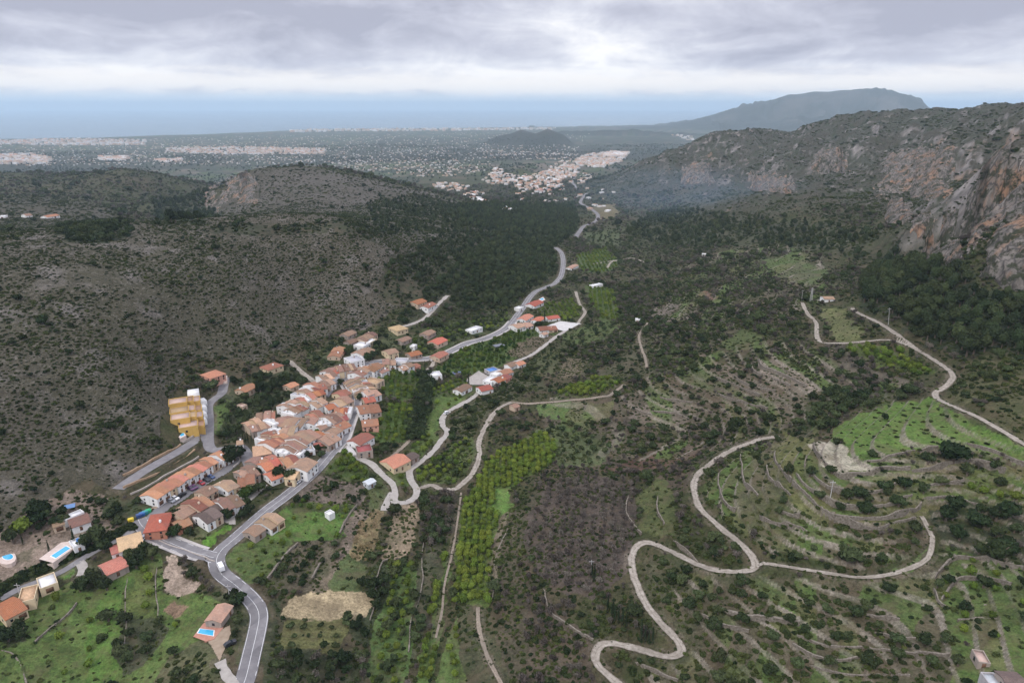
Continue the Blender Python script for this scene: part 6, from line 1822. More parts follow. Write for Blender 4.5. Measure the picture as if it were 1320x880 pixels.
for zi, (phrase, pts, colr, grass, plants) in enumerate(ZONES):
    pw = ZPOLY[zi]
    e = pw[1:] - pw[:-1]
    k = np.argmax(np.hypot(e[:, 0], e[:, 1]))
    ang = math.atan2(e[k, 1], e[k, 0])
    for kind, sp, size, tone in plants:
        far = np.hypot(*pw.mean(0))
        rows = kind == 'citrus' or 'rows' in phrase or 'almond grove' in phrase or 'olive plot' in phrase
        x, y = jitter_grid(pw[:, 0].min(), pw[:, 0].max(), pw[:, 1].min(), pw[:, 1].max(), sp, ang, .16 if rows else .46)
        ok = inside(pw, x, y)
        x, y = x[ok], y[ok]
        ok = (near_lookup(ZONE_ID, x, y) == zi)
        x, y = x[ok], y[ok]
        cl = fbm(x, y, 22, 3, 300 + zi)
        keep = rng.uniform(0, 1, len(x)) < (np.clip(1.0 + .35 * cl, .5, 1) if rows else np.clip((1.05 if any(t in phrase for t in ('clump', 'thicket', 'wood', 'carob', 'grove')) else .80) + 1.2 * cl, .10, 1))
        x, y, cl = x[keep], y[keep], cl[keep]
        ok = (near_lookup(RISER, x, y) < .3) | (size > 1.5)
        x, y, cl = x[ok], y[ok], cl[ok]
        ok = free_of_things(x, y, built=False)
        x, y, cl = x[ok], y[ok], cl[ok]
        sz = size * rng.uniform(.72, 1.25, len(x)) * (.93 + .25 * cl)
        add_plants(kind, x, y, sz, np.clip(tone + .35 * cl + rng.normal(0, .07, len(x)), 0, 1), zi)

# low tufts and brushwood on all open wild ground near by
for zi in list(range(len(ZONES))):
    grass_ = ZONES[zi][3]
    if not ZONES[zi][4] and zi != 0:
        continue
    pw = ZPOLY[zi]
    if np.hypot(*pw.mean(0)) > 640:
        continue
    x, y = jitter_grid(pw[:, 0].min(), pw[:, 0].max(), pw[:, 1].min(), pw[:, 1].max(), 1.7 if grass_ < .6 else 2.9, .3)
    ok = inside(pw, x, y) & (near_lookup(ZONE_ID, x, y) == zi)
    x, y = x[ok], y[ok]
    cl = fbm(x, y, 12, 3, 700 + zi)
    ok = (near_lookup(RISER, x, y) < .3) & (rng.uniform(0, 1, len(x)) < np.clip(.58 + 1.2 * cl, .06, 1) * (1 if grass_ < .6 else .6) * np.where(near_lookup(TREAD, x, y) > 0, .62, 1.0)) & free_of_things(x, y, built=False)
    x, y, cl = x[ok], y[ok], cl[ok]
    add_plants('shrub', x, y, rng.uniform(.32, 1.0, len(x)) * (1 if grass_ < .6 else .75), np.clip(.48 + .45 * cl + rng.normal(0, .16, len(x)), 0, 1), zi)

# everything else: scrub that thins out with distance
for r0, r1, sp, big_ in ((150, 430, 1.9, .84), (430, 720, 2.25, .92), (720, 1150, 3.7, 1.25), (1150, 2600, 8.5, 2.1)):
    lim = r1 * math.sin(math.radians(51))
    x, y = jitter_grid(-lim, lim, 90, r1, sp)
    r = np.hypot(x, y)
    ok = (r > r0) & (r <= r1) & (np.abs(np.arctan2(x, y)) < math.radians(50)) & (y > 80)
    x, y, r = x[ok], y[ok], r[ok]
    ok = (near_lookup(ZONE_ID, x, y) < 0)
    x, y = x[ok], y[ok]
    left = inside(leftpoly, x, y)
    mt_ = near_lookup(mtn, x, y)
    cl = fbm(x, y, 38, 4, 500)
    cl2 = fbm(x, y, 9, 2, 501)
    ok = free_of_things(x, y)
    u_ = rng.uniform(0, 1, len(x))
    dens_ = np.where(left, .82 + .9 * cl + .6 * cl2, np.where(mt_ > .4, .55 + 1.0 * cl, .74 + .9 * cl))
    ok &= u_ < np.clip(dens_, .08, 1)
    x, y, cl, left, mt_ = x[ok], y[ok], cl[ok], left[ok], mt_[ok]
    kind_r = rng.uniform(0, 1, len(x))
    size = big_ * np.clip(.62 * np.exp(rng.normal(0, .46, len(x))) + .18, .3, 2.1) * np.where(left, 1.02, 1.25) * (1 + .35 * cl)
    tone = np.clip(np.where(left, .34, .36) + .35 * cl + rng.normal(0, .10, len(x)), 0, 1)
    tree = ~left & (mt_ < .4) & (kind_r < .09)
    alm = ~left & (mt_ < .4) & (kind_r > .80)
    ltree = left & (kind_r < .014)
    add_plants('shrub', x[~tree & ~alm & ~ltree], y[~tree & ~alm & ~ltree], size[~tree & ~alm & ~ltree], tone[~tree & ~alm & ~ltree], -1)
    add_plants('olive', x[tree], y[tree], size[tree] * 1.45, tone[tree], -1)
    add_plants('olive', x[ltree], y[ltree], size[ltree] * 1.7, tone[ltree] * .5, -1)
    add_plants('almond', x[alm], y[alm], size[alm] * 1.25, tone[alm], -1)

# brushwood along the terrace risers
ri_, rj_ = np.nonzero((RISER > .25) & (rng.uniform(0, 1, RISER.shape) < .010 * (Rg / 350) ** 2))
x, y = XG[ri_, rj_], YG[ri_, rj_]
ok = free_of_things(x, y, built=False)
x, y = x[ok], y[ok]
add_plants('shrub', x, y, rng.uniform(.5, 1.15, len(x)), np.clip(rng.normal(.35, .16, len(x)), 0, 1), near_lookup(ZONE_ID, x, y))

# tree belts and groves of the coastal plain
lim = 4200
x, y = jitter_grid(-lim, lim, 2500, 6200, 30)
r = np.hypot(x, y)
ok = (r > 2500) & (r < 6600) & (np.abs(np.arctan2(x, y)) < math.radians(42)) & (near_lookup(pl, x, y) > .3)
x, y = x[ok], y[ok]
ok = rng.uniform(0, 1, len(x)) < np.clip(.35 + 1.3 * fbm(x, y, 260, 4, 900), .03, .95)
x, y = x[ok], y[ok]
add_plants('olive', x, y, rng.uniform(2.5, 5.5, len(x)), np.clip(rng.normal(.2, .12, len(x)), 0, 1), -1)

# weeds creeping over the edges of the tracks, brush at the foot of the stone walls
for name, wd, kd, L, zz in ROAD_LINES:
    if kd == 'asphalt' or np.hypot(*L.mean(0)) > 700:
        continue
    T_ = np.gradient(L, axis=0)
    T_ /= np.maximum(np.hypot(T_[:, 0], T_[:, 1]), 1e-6)[:, None]
    for s_ in (-1, 1, -1, 1):
        m_ = rng.uniform(0, 1, len(L)) < .50
        q = L[m_] + np.stack([T_[m_, 1], -T_[m_, 0]], 1) * (s_ * (wd / 2 + np.abs(rng.normal(.30, .45, m_.sum()))))[:, None] + rng.normal(0, .4, (m_.sum(), 2))
        add_plants('shrub', q[:, 0], q[:, 1], np.clip(.34 * np.exp(rng.normal(0, .45, len(q))), .18, 1.0), np.clip(rng.normal(.5, .2, len(q)), 0, 1), -1)
for L, h_ in WALL_LINES:
    m_ = rng.uniform(0, 1, len(L)) < .42
    q = L[m_] + rng.normal(0, 1.0, (m_.sum(), 2))
    ok = free_of_things(q[:, 0], q[:, 1], built=False)
    q = q[ok]
    add_plants('shrub', q[:, 0], q[:, 1], rng.uniform(.4, 1.1, len(q)), np.clip(rng.normal(.4, .2, len(q)), 0, 1), -1)

# trees and bushes set one by one: photo pixel of the foot, kind, size
SINGLE = [
    (303, 594, 'olive', 4.4, .12), (296, 597, 'olive', 3.4, .15), (310, 590, 'olive', 3.2, .12), (300, 588, 'olive', 3.0, .18),
    (1228, 594, 'olive', 4.6, .1), (1196, 597, 'olive', 2.6, .15), (1220, 590, 'olive', 3.4, .1), (1140, 634, 'olive', 3.0, .2), (1108, 640, 'olive', 2.4, .2), (1094, 644, 'olive', 2.6, .2), (1166, 629, 'olive', 2.6, .15), (1158, 653, 'olive', 2.6, .2), (1112, 660, 'olive', 2.2, .2), (1246, 613, 'olive', 2.6, .25), (1044, 614, 'olive', 2.2, .25), (1180, 686, 'olive', 2.8, .15), (1095, 722, 'olive', 3.8, .25),
    (318, 641, 'citrus', 3.4, .15), (326, 636, 'olive', 3.0, .15), (334, 633, 'olive', 2.6, .2), (333, 612, 'olive', 2.6, .2), (296, 668, 'olive', 2.8, .2), (284, 672, 'olive', 2.4, .15), (270, 676, 'citrus', 2.6, .7), (226, 668, 'olive', 2.4, .15), (316, 655, 'olive', 2.4, .2), (322, 661, 'olive', 2.4, .2), (312, 668, 'olive', 2.6, .2), (230, 688, 'olive', 2.6, .3), (244, 690, 'olive', 2.4, .25), (222, 692, 'olive', 2.2, .3), (362, 616, 'olive', 3.4, .2), (372, 620, 'olive', 3.2, .15), (380, 622, 'olive', 3.0, .15), (356, 618, 'olive', 2.6, .3),
    (476, 466, 'olive', 3.6, .15), (482, 462, 'olive', 2.8, .2), (486, 448, 'olive', 3.4, .15), (440, 496, 'olive', 2.2, .3), (402, 540, 'olive', 2.0, .3), (411, 581, 'olive', 2.0, .3), (418, 580, 'olive', 1.8, .3), (424, 578, 'olive', 1.8, .35), (398, 580, 'shrub', 1.6, .3), (410, 560, 'citrus', 2.2, .3), (396, 588, 'olive', 2.2, .3), (414, 590, 'olive', 2.0, .3), (464, 516, 'olive', 2.4, .15),
    (120, 702, 'olive', 3.8, .12), (110, 706, 'olive', 3.4, .12), (126, 697, 'olive', 3.0, .15), (134, 712, 'olive', 3.2, .15), (52, 664, 'olive', 4.0, .1), (28, 690, 'citrus', 3.6, .5), (18, 700, 'olive', 3.4, .12), (46, 676, 'olive', 3.4, .12), (60, 668, 'olive', 3.2, .15), (82, 676, 'olive', 2.8, .12), (74, 678, 'olive', 2.4, .15), (176, 732, 'olive', 3.0, .2), (168, 724, 'olive', 3.0, .2), (184, 716, 'olive', 2.6, .2), (196, 720, 'olive', 3.0, .25),
    (247, 745, 'olive', 2.4, .2), (300, 774, 'olive', 2.8, .1), (308, 778, 'olive', 2.6, .12), (140, 800, 'olive', 3.0, .2), (130, 822, 'shrub', 2.0, .3), (138, 760, 'olive', 2.8, .25), (112, 756, 'olive', 3.2, .2), (104, 762, 'olive', 3.0, .2), (126, 750, 'olive', 3.0, .2),
    (604, 500, 'cypress', 1.5, .2), (702, 416, 'cypress', 1.7, .3), (693, 422, 'olive', 3.4, .15),
]
CYP = [(314, 571), (317, 571.5), (320, 571), (325, 571), (329, 570), (792, 800), (797, 803), (802, 806), (807, 808), (790, 795), (766, 748), (763, 744), (826, 826), (831, 828), (836, 829), (841, 830), (783, 790), (788, 793), (508, 498), (548, 478), (96, 700), (30, 702), (64, 712)]
for px, py in CYP:
    SINGLE.append((px, py, 'cypress', random.uniform(.8, 1.15) if px < 700 else random.uniform(.9, 1.25), .3))
hedge_line = [(-20, 772), (0, 760), (30, 742), (62, 727), (95, 711), (120, 702), (146, 689), (168, 678)]
a = np.array(hedge_line, float)
hx, hy, hz = ground(a[:, 0], a[:, 1])
HL = catmull(np.stack([hx, hy], 1), 1.6)
for side in (-1.2, .4, 1.8):
    T_ = np.gradient(HL, axis=0)
    T_ /= np.hypot(T_[:, 0], T_[:, 1])[:, None]
    q = HL + np.stack([T_[:, 1], -T_[:, 0]], 1) * side + rng.normal(0, .3, HL.shape)
    add_plants('shrub', q[:, 0], q[:, 1], rng.uniform(1.5, 2.1, len(q)), .12 + .05 * rng.normal(size=len(q)), -2)
stream = [(536, 565), (540, 540), (545, 520), (548, 500), (550, 482)]
a = np.array(stream, float)
hx, hy, hz = ground(a[:, 0], a[:, 1])
HL = catmull(np.stack([hx, hy], 1), 3.0)
for side in (-4, -1.5, 1, 3.5):
    q = HL + rng.normal(0, .8, HL.shape)
    q[:, 0] += side
    add_plants('olive', q[:, 0], q[:, 1], rng.uniform(1.5, 2.4, len(q)), .15 + .05 * rng.normal(size=len(q)), -3)
sx, sy, sz_ = ground([p[0] for p in SINGLE], [p[1] for p in SINGLE])
for q, (px, py, kind, size, tone) in enumerate(SINGLE):
    add_plants(kind, sx[q:q + 1], sy[q:q + 1], size, tone, -4)

# ------------------------------------------------------------------ plants: the 300 largest in view of each kind stand alone, the rest are masses
NAMES = {'pine': ('pine_tree', 'pine tree', 'pine wood'), 'olive': ('olive_tree', 'olive tree', 'olive and carob trees'), 'citrus': ('orange_tree', 'orange tree', 'citrus trees'),
         'almond': ('almond_tree', 'almond tree', 'bare almond trees'), 'shrub': ('shrub', 'shrub', 'scrub'), 'reed': ('reed_tuft', 'reeds', 'reeds'), 'cypress': ('cypress_tree', 'cypress tree', 'cypresses')}
MAXI = {'pine': 300, 'olive': 300, 'citrus': 300, 'almond': 300, 'shrub': 300, 'reed': 0, 'cypress': 300}
PROTO = bpy.data.collections.new('plant_shapes')        # never linked to the scene


def pl(w):
    return w + ('es' if w.endswith(('sh', 's')) else 's')


def words_for(kind, x, y, size, tone, zone, med, pxx, pyy):
    sz = 'large ' if size > 1.18 * med else 'small ' if size < .85 * med else ''
    colr = {'olive': ('dark', 'grey green', 'pale'), 'citrus': ('dark green', 'green', 'yellowish'), 'pine': ('blackish', 'dark green', 'lighter'), 'almond': ('brownish', 'grey brown', 'pale grey'), 'shrub': ('dark', 'olive green', 'pale'), 'cypress': ('dark', 'dark', 'dark')}[kind][0 if tone < .28 else 1 if tone < .58 else 2]
    nm = {'olive': 'round tree', 'citrus': 'orange tree', 'pine': 'pine', 'almond': 'bare almond tree', 'shrub': 'bush', 'cypress': 'slim cypress'}[kind]
    if zone >= 0:
        where = 'in the ' + ZONES[int(zone)][0]
        pw = ZPOLY[int(zone)]
        r = math.hypot(x, y)
        zr = np.hypot(pw[:, 0], pw[:, 1])
        za = np.arctan2(pw[:, 0], pw[:, 1])
        fr = (r - zr.min()) / (np.ptp(zr) + 1e-6)
        fa = (math.atan2(x, y) - za.min()) / (np.ptp(za) + 1e-6)
        pos_ = ('lower ' if fr < .34 else 'upper ' if fr > .66 else 'middle ') + ('left' if fa < .36 else 'right' if fa > .64 else 'centre')
        return f'{sz}{colr} {nm}, {pos_}, {where}', f'{pl(nm)} {where}'
    if zone == -2:
        return f'{sz}{colr} {nm} in the hedge row beside the lane', 'bushes of the lane hedge'
    if zone == -3:
        return f'{sz}{colr} {nm} lining the stream behind the village', 'trees lining the stream'
    d2 = (FOOTA[:, 0] - x) ** 2 + (FOOTA[:, 1] - y) ** 2
    k = int(np.argmin(d2))
    if zone == -4 or d2[k] < 40 ** 2:
        return f'{sz}{colr} {nm} near the {FOOTW[k]}', f'{pl(nm)} near the {FOOTW[k]}'
    best, bw = 1e9, ''
    for name, wd, kd, L, zz in ROAD_LINES:
        d = ((L[::6, 0] - x) ** 2 + (L[::6, 1] - y) ** 2).min()
        if d < best:
            best, bw = d, name.replace('_', ' ')
    side = 'left slope' if pxx < 500 else 'right slope' if pxx > 900 else 'valley floor'
    hgt = 'near the bottom edge' if pyy > 800 else 'lower part' if pyy > 680 else 'middle part' if pyy > 540 else 'upper part'
    return f'{sz}{colr} {nm} off the {bw}, {hgt} of the {side}', f'{pl(nm)} off the {bw}, {hgt} of the {side}'


FOOTW = []
for ob in S.objects:
    pass
_lab = [(o.location.x, o.location.y, o['label']) for o in S.objects if o.parent is None and o.get('category') in ('house', 'shed', 'apartment building', 'swimming pool')]
_lx = np.array([(p[0], p[1]) for p in _lab])
for fx, fy, fr in FOOT:
    k = int(np.argmin((_lx[:, 0] - fx) ** 2 + (_lx[:, 1] - fy) ** 2))
    t = _lab[k][2]
    if ' from near end, ' in t:
        t = t.split(' from near end, ')[1]
    FOOTW.append(' '.join(t.split()[:9]))


def gn_scatter(name, coll_objs, P, zoff):
    """one mass of plants: a point cloud that carries a copy of a plant shape on every point"""
    n = len(P)
    me = bpy.data.meshes.new(name)
    me.vertices.add(n)
    z = H(P[:, 0], P[:, 1]) - zoff * P[:, 2]
    me.vertices.foreach_set('co', np.stack([P[:, 0], P[:, 1], z], 1).astype(np.float32).ravel())
    for nm, typ, arr in (('tone', 'FLOAT', P[:, 3]), ('pick', 'INT', rng.integers(0, NV, n)), ('turn', 'FLOAT_VECTOR', np.stack([rng.normal(0, .07, n), rng.normal(0, .07, n), rng.uniform(0, 6.28, n)], 1)), ('swell', 'FLOAT_VECTOR', P[:, 2:3] * np.stack([rng.uniform(.85, 1.2, n), rng.uniform(.85, 1.2, n), rng.uniform(.8, 1.2, n)], 1))):
        a = me.attributes.new(nm, typ, 'POINT')
        a.data.foreach_set('vector' if typ == 'FLOAT_VECTOR' else 'value', arr.astype(np.int32 if typ == 'INT' else np.float32).ravel())
    me.update()
    ob = link(bpy.data.objects.new(name, me))
    ng = bpy.data.node_groups.new(name, 'GeometryNodeTree')
    ng.interface.new_socket('Geometry', in_out='INPUT', socket_type='NodeSocketGeometry')
    ng.interface.new_socket('Geometry', in_out='OUTPUT', socket_type='NodeSocketGeometry')
    N_ = ng.nodes
    gi, go = N_.new('NodeGroupInput'), N_.new('NodeGroupOutput')
    iop = N_.new('GeometryNodeInstanceOnPoints')
    ci = N_.new('GeometryNodeCollectionInfo')
    coll = bpy.data.collections.new(name + '_shapes')
    for o in coll_objs:
        coll.objects.link(o)
    ci.inputs['Collection'].default_value = coll
    ci.inputs['Separate Children'].default_value = True
    ci.inputs['Reset Children'].default_value = True

    def attr(nm, typ):
        a = N_.new('GeometryNodeInputNamedAttribute')
        a.data_type = typ
        a.inputs['Name'].default_value = nm
        return a.outputs['Attribute']
    lk = ng.links.new
    lk(gi.outputs[0], iop.inputs['Points'])
    lk(ci.outputs[0], iop.inputs['Instance'])
    iop.inputs['Pick Instance'].default_value = True
    lk(attr('pick', 'INT'), iop.inputs['Instance Index'])
    e2r = N_.new('FunctionNodeEulerToRotation')
    lk(attr('turn', 'FLOAT_VECTOR'), e2r.inputs[0])
    lk(e2r.outputs[0], iop.inputs['Rotation'])
    lk(attr('swell', 'FLOAT_VECTOR'), iop.inputs['Scale'])
    lk(iop.outputs[0], go.inputs[0])
    mod = ob.modifiers.new('scatter', 'NODES')
    mod.node_group = ng
    return ob


for kind in FOL:
    if not PLANTS[kind]:
        continue
    P = np.vstack(PLANTS[kind])
    z = H(P[:, 0], P[:, 1])
    r = np.hypot(P[:, 0], P[:, 1])
    pxx, pyy = pix(P[:, 0], P[:, 1], z + P[:, 2])
    inview = (pxx > 2) & (pxx < 1318) & (pyy < 880) & (pyy > 100)
    # drop what no view near this one can show
    keep = (pxx > -360) & (pxx < 1680) & (pyy < 1040)
    P, z, r, pxx, pyy, inview = (q[keep] for q in (P, z, r, pxx, pyy, inview))
    app = P[:, 2] / r * inview
    app = np.where(P[:, 4] == -4, app + 1, app)
    order = np.argsort(-app)
    nm, cat, massname = NAMES[kind]
    solo = []
    if MAXI[kind]:
        cand = order[:MAXI[kind] * 2]
        cand = cand[inview[cand]]
        gx_, gy_, gz_ = ground(pxx[cand], pyy[cand])
        vis = np.hypot(gx_, gy_) > r[cand] - 2.5 * P[cand, 2]
        solo = cand[vis][:MAXI[kind]]
    med = np.median(P[solo, 2]) if len(solo) else 1
    # the outstanding member of each grove or wood is told apart by what makes it outstanding
    star, taken = {}, set(int(q) for q in solo)
    for zv in np.unique(P[:, 4]):
        if zv < 0:
            continue
        idx = np.nonzero((P[:, 4] == zv) & inview)[0]
        if len(idx) < 3:
            continue
        for wd_, k_ in (('largest', idx[np.argmax(P[idx, 2])]), ('leftmost', idx[np.argmin(pxx[idx])]), ('rightmost', idx[np.argmax(pxx[idx])]), ('lowest placed', idx[np.argmax(pyy[idx])]), ('highest placed', idx[np.argmin(pyy[idx])])):
            if int(k_) in taken and int(k_) not in star:
                nmx = {'olive': 'round tree', 'citrus': 'orange tree', 'pine': 'pine', 'almond': 'bare almond tree', 'shrub': 'bush', 'cypress': 'slim cypress'}[kind]
                star[int(k_)] = f'{wd_} {nmx} in the {ZONES[int(zv)][0]}'
    for q in solo:
        x, y, size, tone, zone = P[q]
        lab, grp = words_for(kind, x, y, size, tone, zone, med, pxx[q], pyy[q])
        lab = ' '.join(star.get(int(q), lab).split()[:16])
        k = int(q) % NV
        sc = (size * random.uniform(.88, 1.15), size * random.uniform(.88, 1.15), size * random.uniform(.85, 1.15))
        rz = random.uniform(0, 6.28)
        if kind == 'shrub':
            o = link(bpy.data.objects.new(nm, CROWN[kind][k]))
            o['tone'] = float(tone)
        else:
            o = link(bpy.data.objects.new(nm, None))
            c1 = child('crown', CROWN[kind][k], o)
            c1['tone'] = float(tone)
            child('trunk', TRUNK[kind][k % 2], o)
        o.location = (x, y, float(z[q]) - .05)
        o.rotation_euler = (0, 0, rz)
        o.scale = sc
        tag(o, lab, cat, grp)
    rest = np.ones(len(P), bool)
    rest[solo] = False
    if rest.sum():
        protos = [bpy.data.objects.new(kind + '_shape', me) for me in CROWN[kind]]
        ob = gn_scatter(massname.replace(' ', '_'), protos, P[rest], .12 if kind != 'shrub' else .05)
        tag(ob, kind='stuff')
    open('/tmp/plants.txt', 'a').write(f'{kind} {len(P)} {len(solo)}\n')

# ------------------------------------------------------------------ dry stone walls and earth banks
M_STONE = mat_simple('dry_stone', (0.085, 0.071, 0.054), (0.250, 0.218, 0.178), 1.4, extra=None, b=.8)
M_OCHRE = mat_simple('ochre_masonry', (0.27, 0.175, 0.105), (0.40, 0.29, 0.19), .9)
M_PALEWALL = mat_simple('pale_masonry', (0.34, 0.29, 0.25), (0.46, 0.41, 0.36), .8)


def stone_wall(name, pts, h, th, mat, label, group=None):
    a = np.array(pts, float)
    x, y, z = ground(a[:, 0], a[:, 1])
    L = catmull(np.stack([x, y], 1), 1.3)
    T = np.gradient(L, axis=0)
    T /= np.maximum(np.hypot(T[:, 0], T[:, 1]), 1e-6)[:, None]
    N = np.stack([T[:, 1], -T[:, 0]], 1)
    n = len(L)
    s = np.arange(n) * 1.0
    ga, gb = H(L[:, 0] + 1.3 * N[:, 0], L[:, 1] + 1.3 * N[:, 1]), H(L[:, 0] - 1.3 * N[:, 0], L[:, 1] - 1.3 * N[:, 1])
    g = np.minimum(np.minimum(ga, gb), H(L[:, 0], L[:, 1]))
    h = np.maximum(h * .55, np.maximum(ga, gb) - g + .25)
    low = .30 * np.abs(gnoise(s / 2.5, s * 0 + a[0, 0], 4)) + np.clip(gnoise(s / 9, s * 0 + a[0, 1], 6) - .25, 0, 1) * 1.0
    top = g + h * np.clip(1 - low * .8, .25, 1)
    w0 = th * (.55 + .14 * gnoise(s / 1.7, s * 0, 9))
    w1 = th * (.36 + .12 * gnoise(s / 1.5, s * 0, 10))
    L = L + N * (.35 * gnoise(s / 5, s * 0 + 3, 15))[:, None]
    V = np.zeros((n, 4, 3))
    for j, (o, zz) in enumerate(((-w0, g - .7), (-w1, top), (w1, top), (w0, g - .7))):
        V[:, j, :2] = L + N * o[:, None]
        V[:, j, 2] = zz
    i = np.arange(n - 1)[:, None] * 4 + np.arange(3)[None]
    F_ = [tuple(q) for q in np.stack([i, i + 4, i + 5, i + 1], -1).reshape(-1, 4)]
    F_ += [(0, 1, 2, 3), tuple(4 * (n - 1) + k for k in (3, 2, 1, 0))]
    me = poly_mesh(name, V.reshape(-1, 3), F_, mat)
    ox, oy, oz = float(L[n // 2, 0]), float(L[n // 2, 1]), float(g[n // 2])
    for v in me.vertices:
        v.co -= Vector((ox, oy, oz))
    o = link(bpy.data.objects.new(name, me))
    o.location = (ox, oy, oz)
    tag(o, label, 'wall', group)


for pts, h, th, label in WALLS:
    stone_wall('stone_wall', pts, h * .78, th * .85, M_STONE, label, 'dry stone walls of the terraces')
stone_wall('retaining_wall', [(169, 638), (200, 621), (230, 604), (256, 589)], 1.8, .7, M_PALEWALL, 'long pale retaining wall behind the salmon terrace')
stone_wall('retaining_wall', [(160, 630), (200, 611), (223, 597), (251, 579)], 2.4, .9, M_OCHRE, 'ochre retaining wall below the building site street')
stone_wall('retaining_wall', [(160, 614), (205.5, 589), (232, 573)], 2.2, .9, M_OCHRE, 'ochre bank wall above the building site street')
stone_wall('retaining_wall', [(236, 571), (246, 565), (258, 555), (264, 548)], 2.6, .9, M_PALEWALL, 'cream wall below the yellow apartments')
stone_wall('garden_wall', [(278, 723), (258, 717), (232, 707), (205, 697)], .9, .5, M_PALEWALL, 'low pale wall along the side road')
stone_wall('garden_wall', [(297, 582), (310, 592), (300, 602)], .9, .5, M_PALEWALL, 'low curved wall round the dark trees at the street bend')

# ------------------------------------------------------------------ crags: bare rock faces on the right
def rock_material():
    m, nt = new_mat('crag_rock')
    pos = nt.n('ShaderNodeNewGeometry').outputs['Position']
    v1 = nt.noise(nt.n('ShaderNodeMapping', ins={'Vector': pos, 'Scale': (1, 1, .28)}).outputs[0], .16, 8, .68, .5)
    v2 = nt.noise(nt.n('ShaderNodeMapping', ins={'Vector': pos, 'Scale': (1, 1, .2)}).outputs[0], .045, 5, .62, .4)
    c = nt.mix(nt.mapr(v1, .34, .66), (0.085, 0.076, 0.067), (0.27, 0.24, 0.208))
    c = nt.mix(nt.mapr(v2, .50, .61, 0, .8), c, (0.32, 0.185, 0.108))
    cr_ = nt.vor(nt.n('ShaderNodeMapping', ins={'Vector': nt.n('ShaderNodeMixRGB', ins={'Fac': .06, 'Color1': pos, 'Color2': nt.noise(pos, .3, 3, .6, out=1)}).outputs[0], 'Scale': (1, 1, .35)}).outputs[0], .16, 'DISTANCE_TO_EDGE')
    c = nt.mix(nt.mapr(cr_, 0, .10, .8, 0), c, (0.045, 0.042, 0.040))
    veg = nt.noise(pos, .11, 6, .7)
    c = nt.mix(nt.mapr(veg, .505, .565, 0, .92), c, (0.038, 0.043, 0.024))
    principled(nt, c, .95, bump(nt, v1, 1.0, 4.0), .1)
    return m


M_CRAG = rock_material()


def crag(base, top, amp, bulge, seed, n=150, mm=100):
    """a rock face between a foot line and a rim line of photo pixels on the slope; it bulges out of the slope and is broken by ribs and ledges"""
    def line(P, n):
        P = np.array(P, float)
        s = np.concatenate([[0], np.cumsum(np.hypot(*np.diff(P, axis=0).T))])
        u_ = np.linspace(0, s[-1], n)
        x, y, z = ground(np.interp(u_, s, P[:, 0]), np.interp(u_, s, P[:, 1]))
        Q = np.stack([x, y, z], 1)
        for k in range(3):
            Q[:, k] = smooth1(Q[:, k], 15)
        return Q
    B, T = line(base, n), line(top, n)
    v = np.linspace(-.12, 1.08, mm)[:, None]
    vc = np.clip(v, 0, 1)
    G_ = B[None] + (T - B)[None] * v[..., None]
    G_[..., 2] = H(G_[..., 0], G_[..., 1])
    flat = np.sqrt((T[:, 0] - B[:, 0]) ** 2 + (T[:, 1] - B[:, 1]) ** 2)[None]
    up = np.sin(np.pi * vc ** .55) ** .8 * bulge
    out = T - B
    out[:, 2] = 0
    out = -out / (np.linalg.norm(out, axis=1)[:, None] + 1e-9)
    xx = np.broadcast_to(np.linspace(0, 1, n)[None] * np.linalg.norm(np.diff(B, axis=0), axis=1).sum(), (mm, n))
    hh = v * (flat + 0 * v)
    sc = amp / 3.0
    rb = fbm(xx + .35 * hh + 60 * seed, hh * .32, 15 * sc, 6, 800 + seed, .60, True)
    rb2 = fbm(xx + 90 * seed, hh, 26 * sc, 5, 830 + seed, .55)
    ledge = np.abs((hh / (8 * sc) + 1.2 * rb2 + .3 * rb) % 1 - .5) * 2
    tt = np.linspace(0, 1, n)[None]
    rim = np.minimum(np.minimum(tt, 1 - tt) * 3.2, np.minimum(v + .12, 1.08 - v) * 2.2)
    edge = np.clip((rim + .42 * fbm(xx + 17 * seed, hh, 34 * sc, 5, 860 + seed, .6) - .22) * 2.6, -1, 1)
    d = (amp * (1.0 * rb + .9 * rb2) + .45 * amp * ledge + up) * np.clip(edge, 0, 1) + 5.0 * amp * np.clip(edge, -1, 0) - .8
    N3 = out + np.array([0, 0, .75])
    N3 /= np.linalg.norm(N3, axis=1)[:, None]
    G_ = G_ + N3[None] * d[..., None]
    i = np.arange(mm - 1)[:, None] * n + np.arange(n - 1)[None]
    Fq = np.stack([i, i + 1, i + n + 1, i + n], -1).reshape(-1, 4)
    tag(link(bpy.data.objects.new('cliff', mesh_np('cliff', G_.reshape(-1, 3), Fq, M_CRAG))), kind='structure')


crag([(1252, 352), (1275, 367), (1296, 382), (1320, 380), (1360, 392)], [(1264, 318), (1280, 298), (1300, 287), (1320, 281), (1360, 268)], 2.2, 7, 1)
crag([(1183, 330), (1200, 340), (1220, 343), (1244, 338)], [(1193, 300), (1208, 280), (1224, 258), (1248, 248)], 2.6, 7, 2)
crag([(1240, 335), (1258, 318), (1280, 300), (1300, 288), (1345, 275)], [(1244, 250), (1258, 225), (1278, 200), (1300, 190), (1345, 178)], 3.2, 6, 6, 170, 140)
crag([(1136, 287), (1150, 291), (1164, 293), (1180, 288)], [(1141, 262), (1152, 257), (1164, 257), (1179, 262)], 2.6, 8, 3)
crag([(1120, 258), (1160, 250), (1200, 262), (1236, 255)], [(1130, 205), (1165, 190), (1200, 180), (1245, 190)], 4.0, 4, 8)
crag([(1170, 300), (1180, 310), (1190, 320)], [(1178, 275), (1192, 272), (1205, 270)], 2.4, 3, 13)
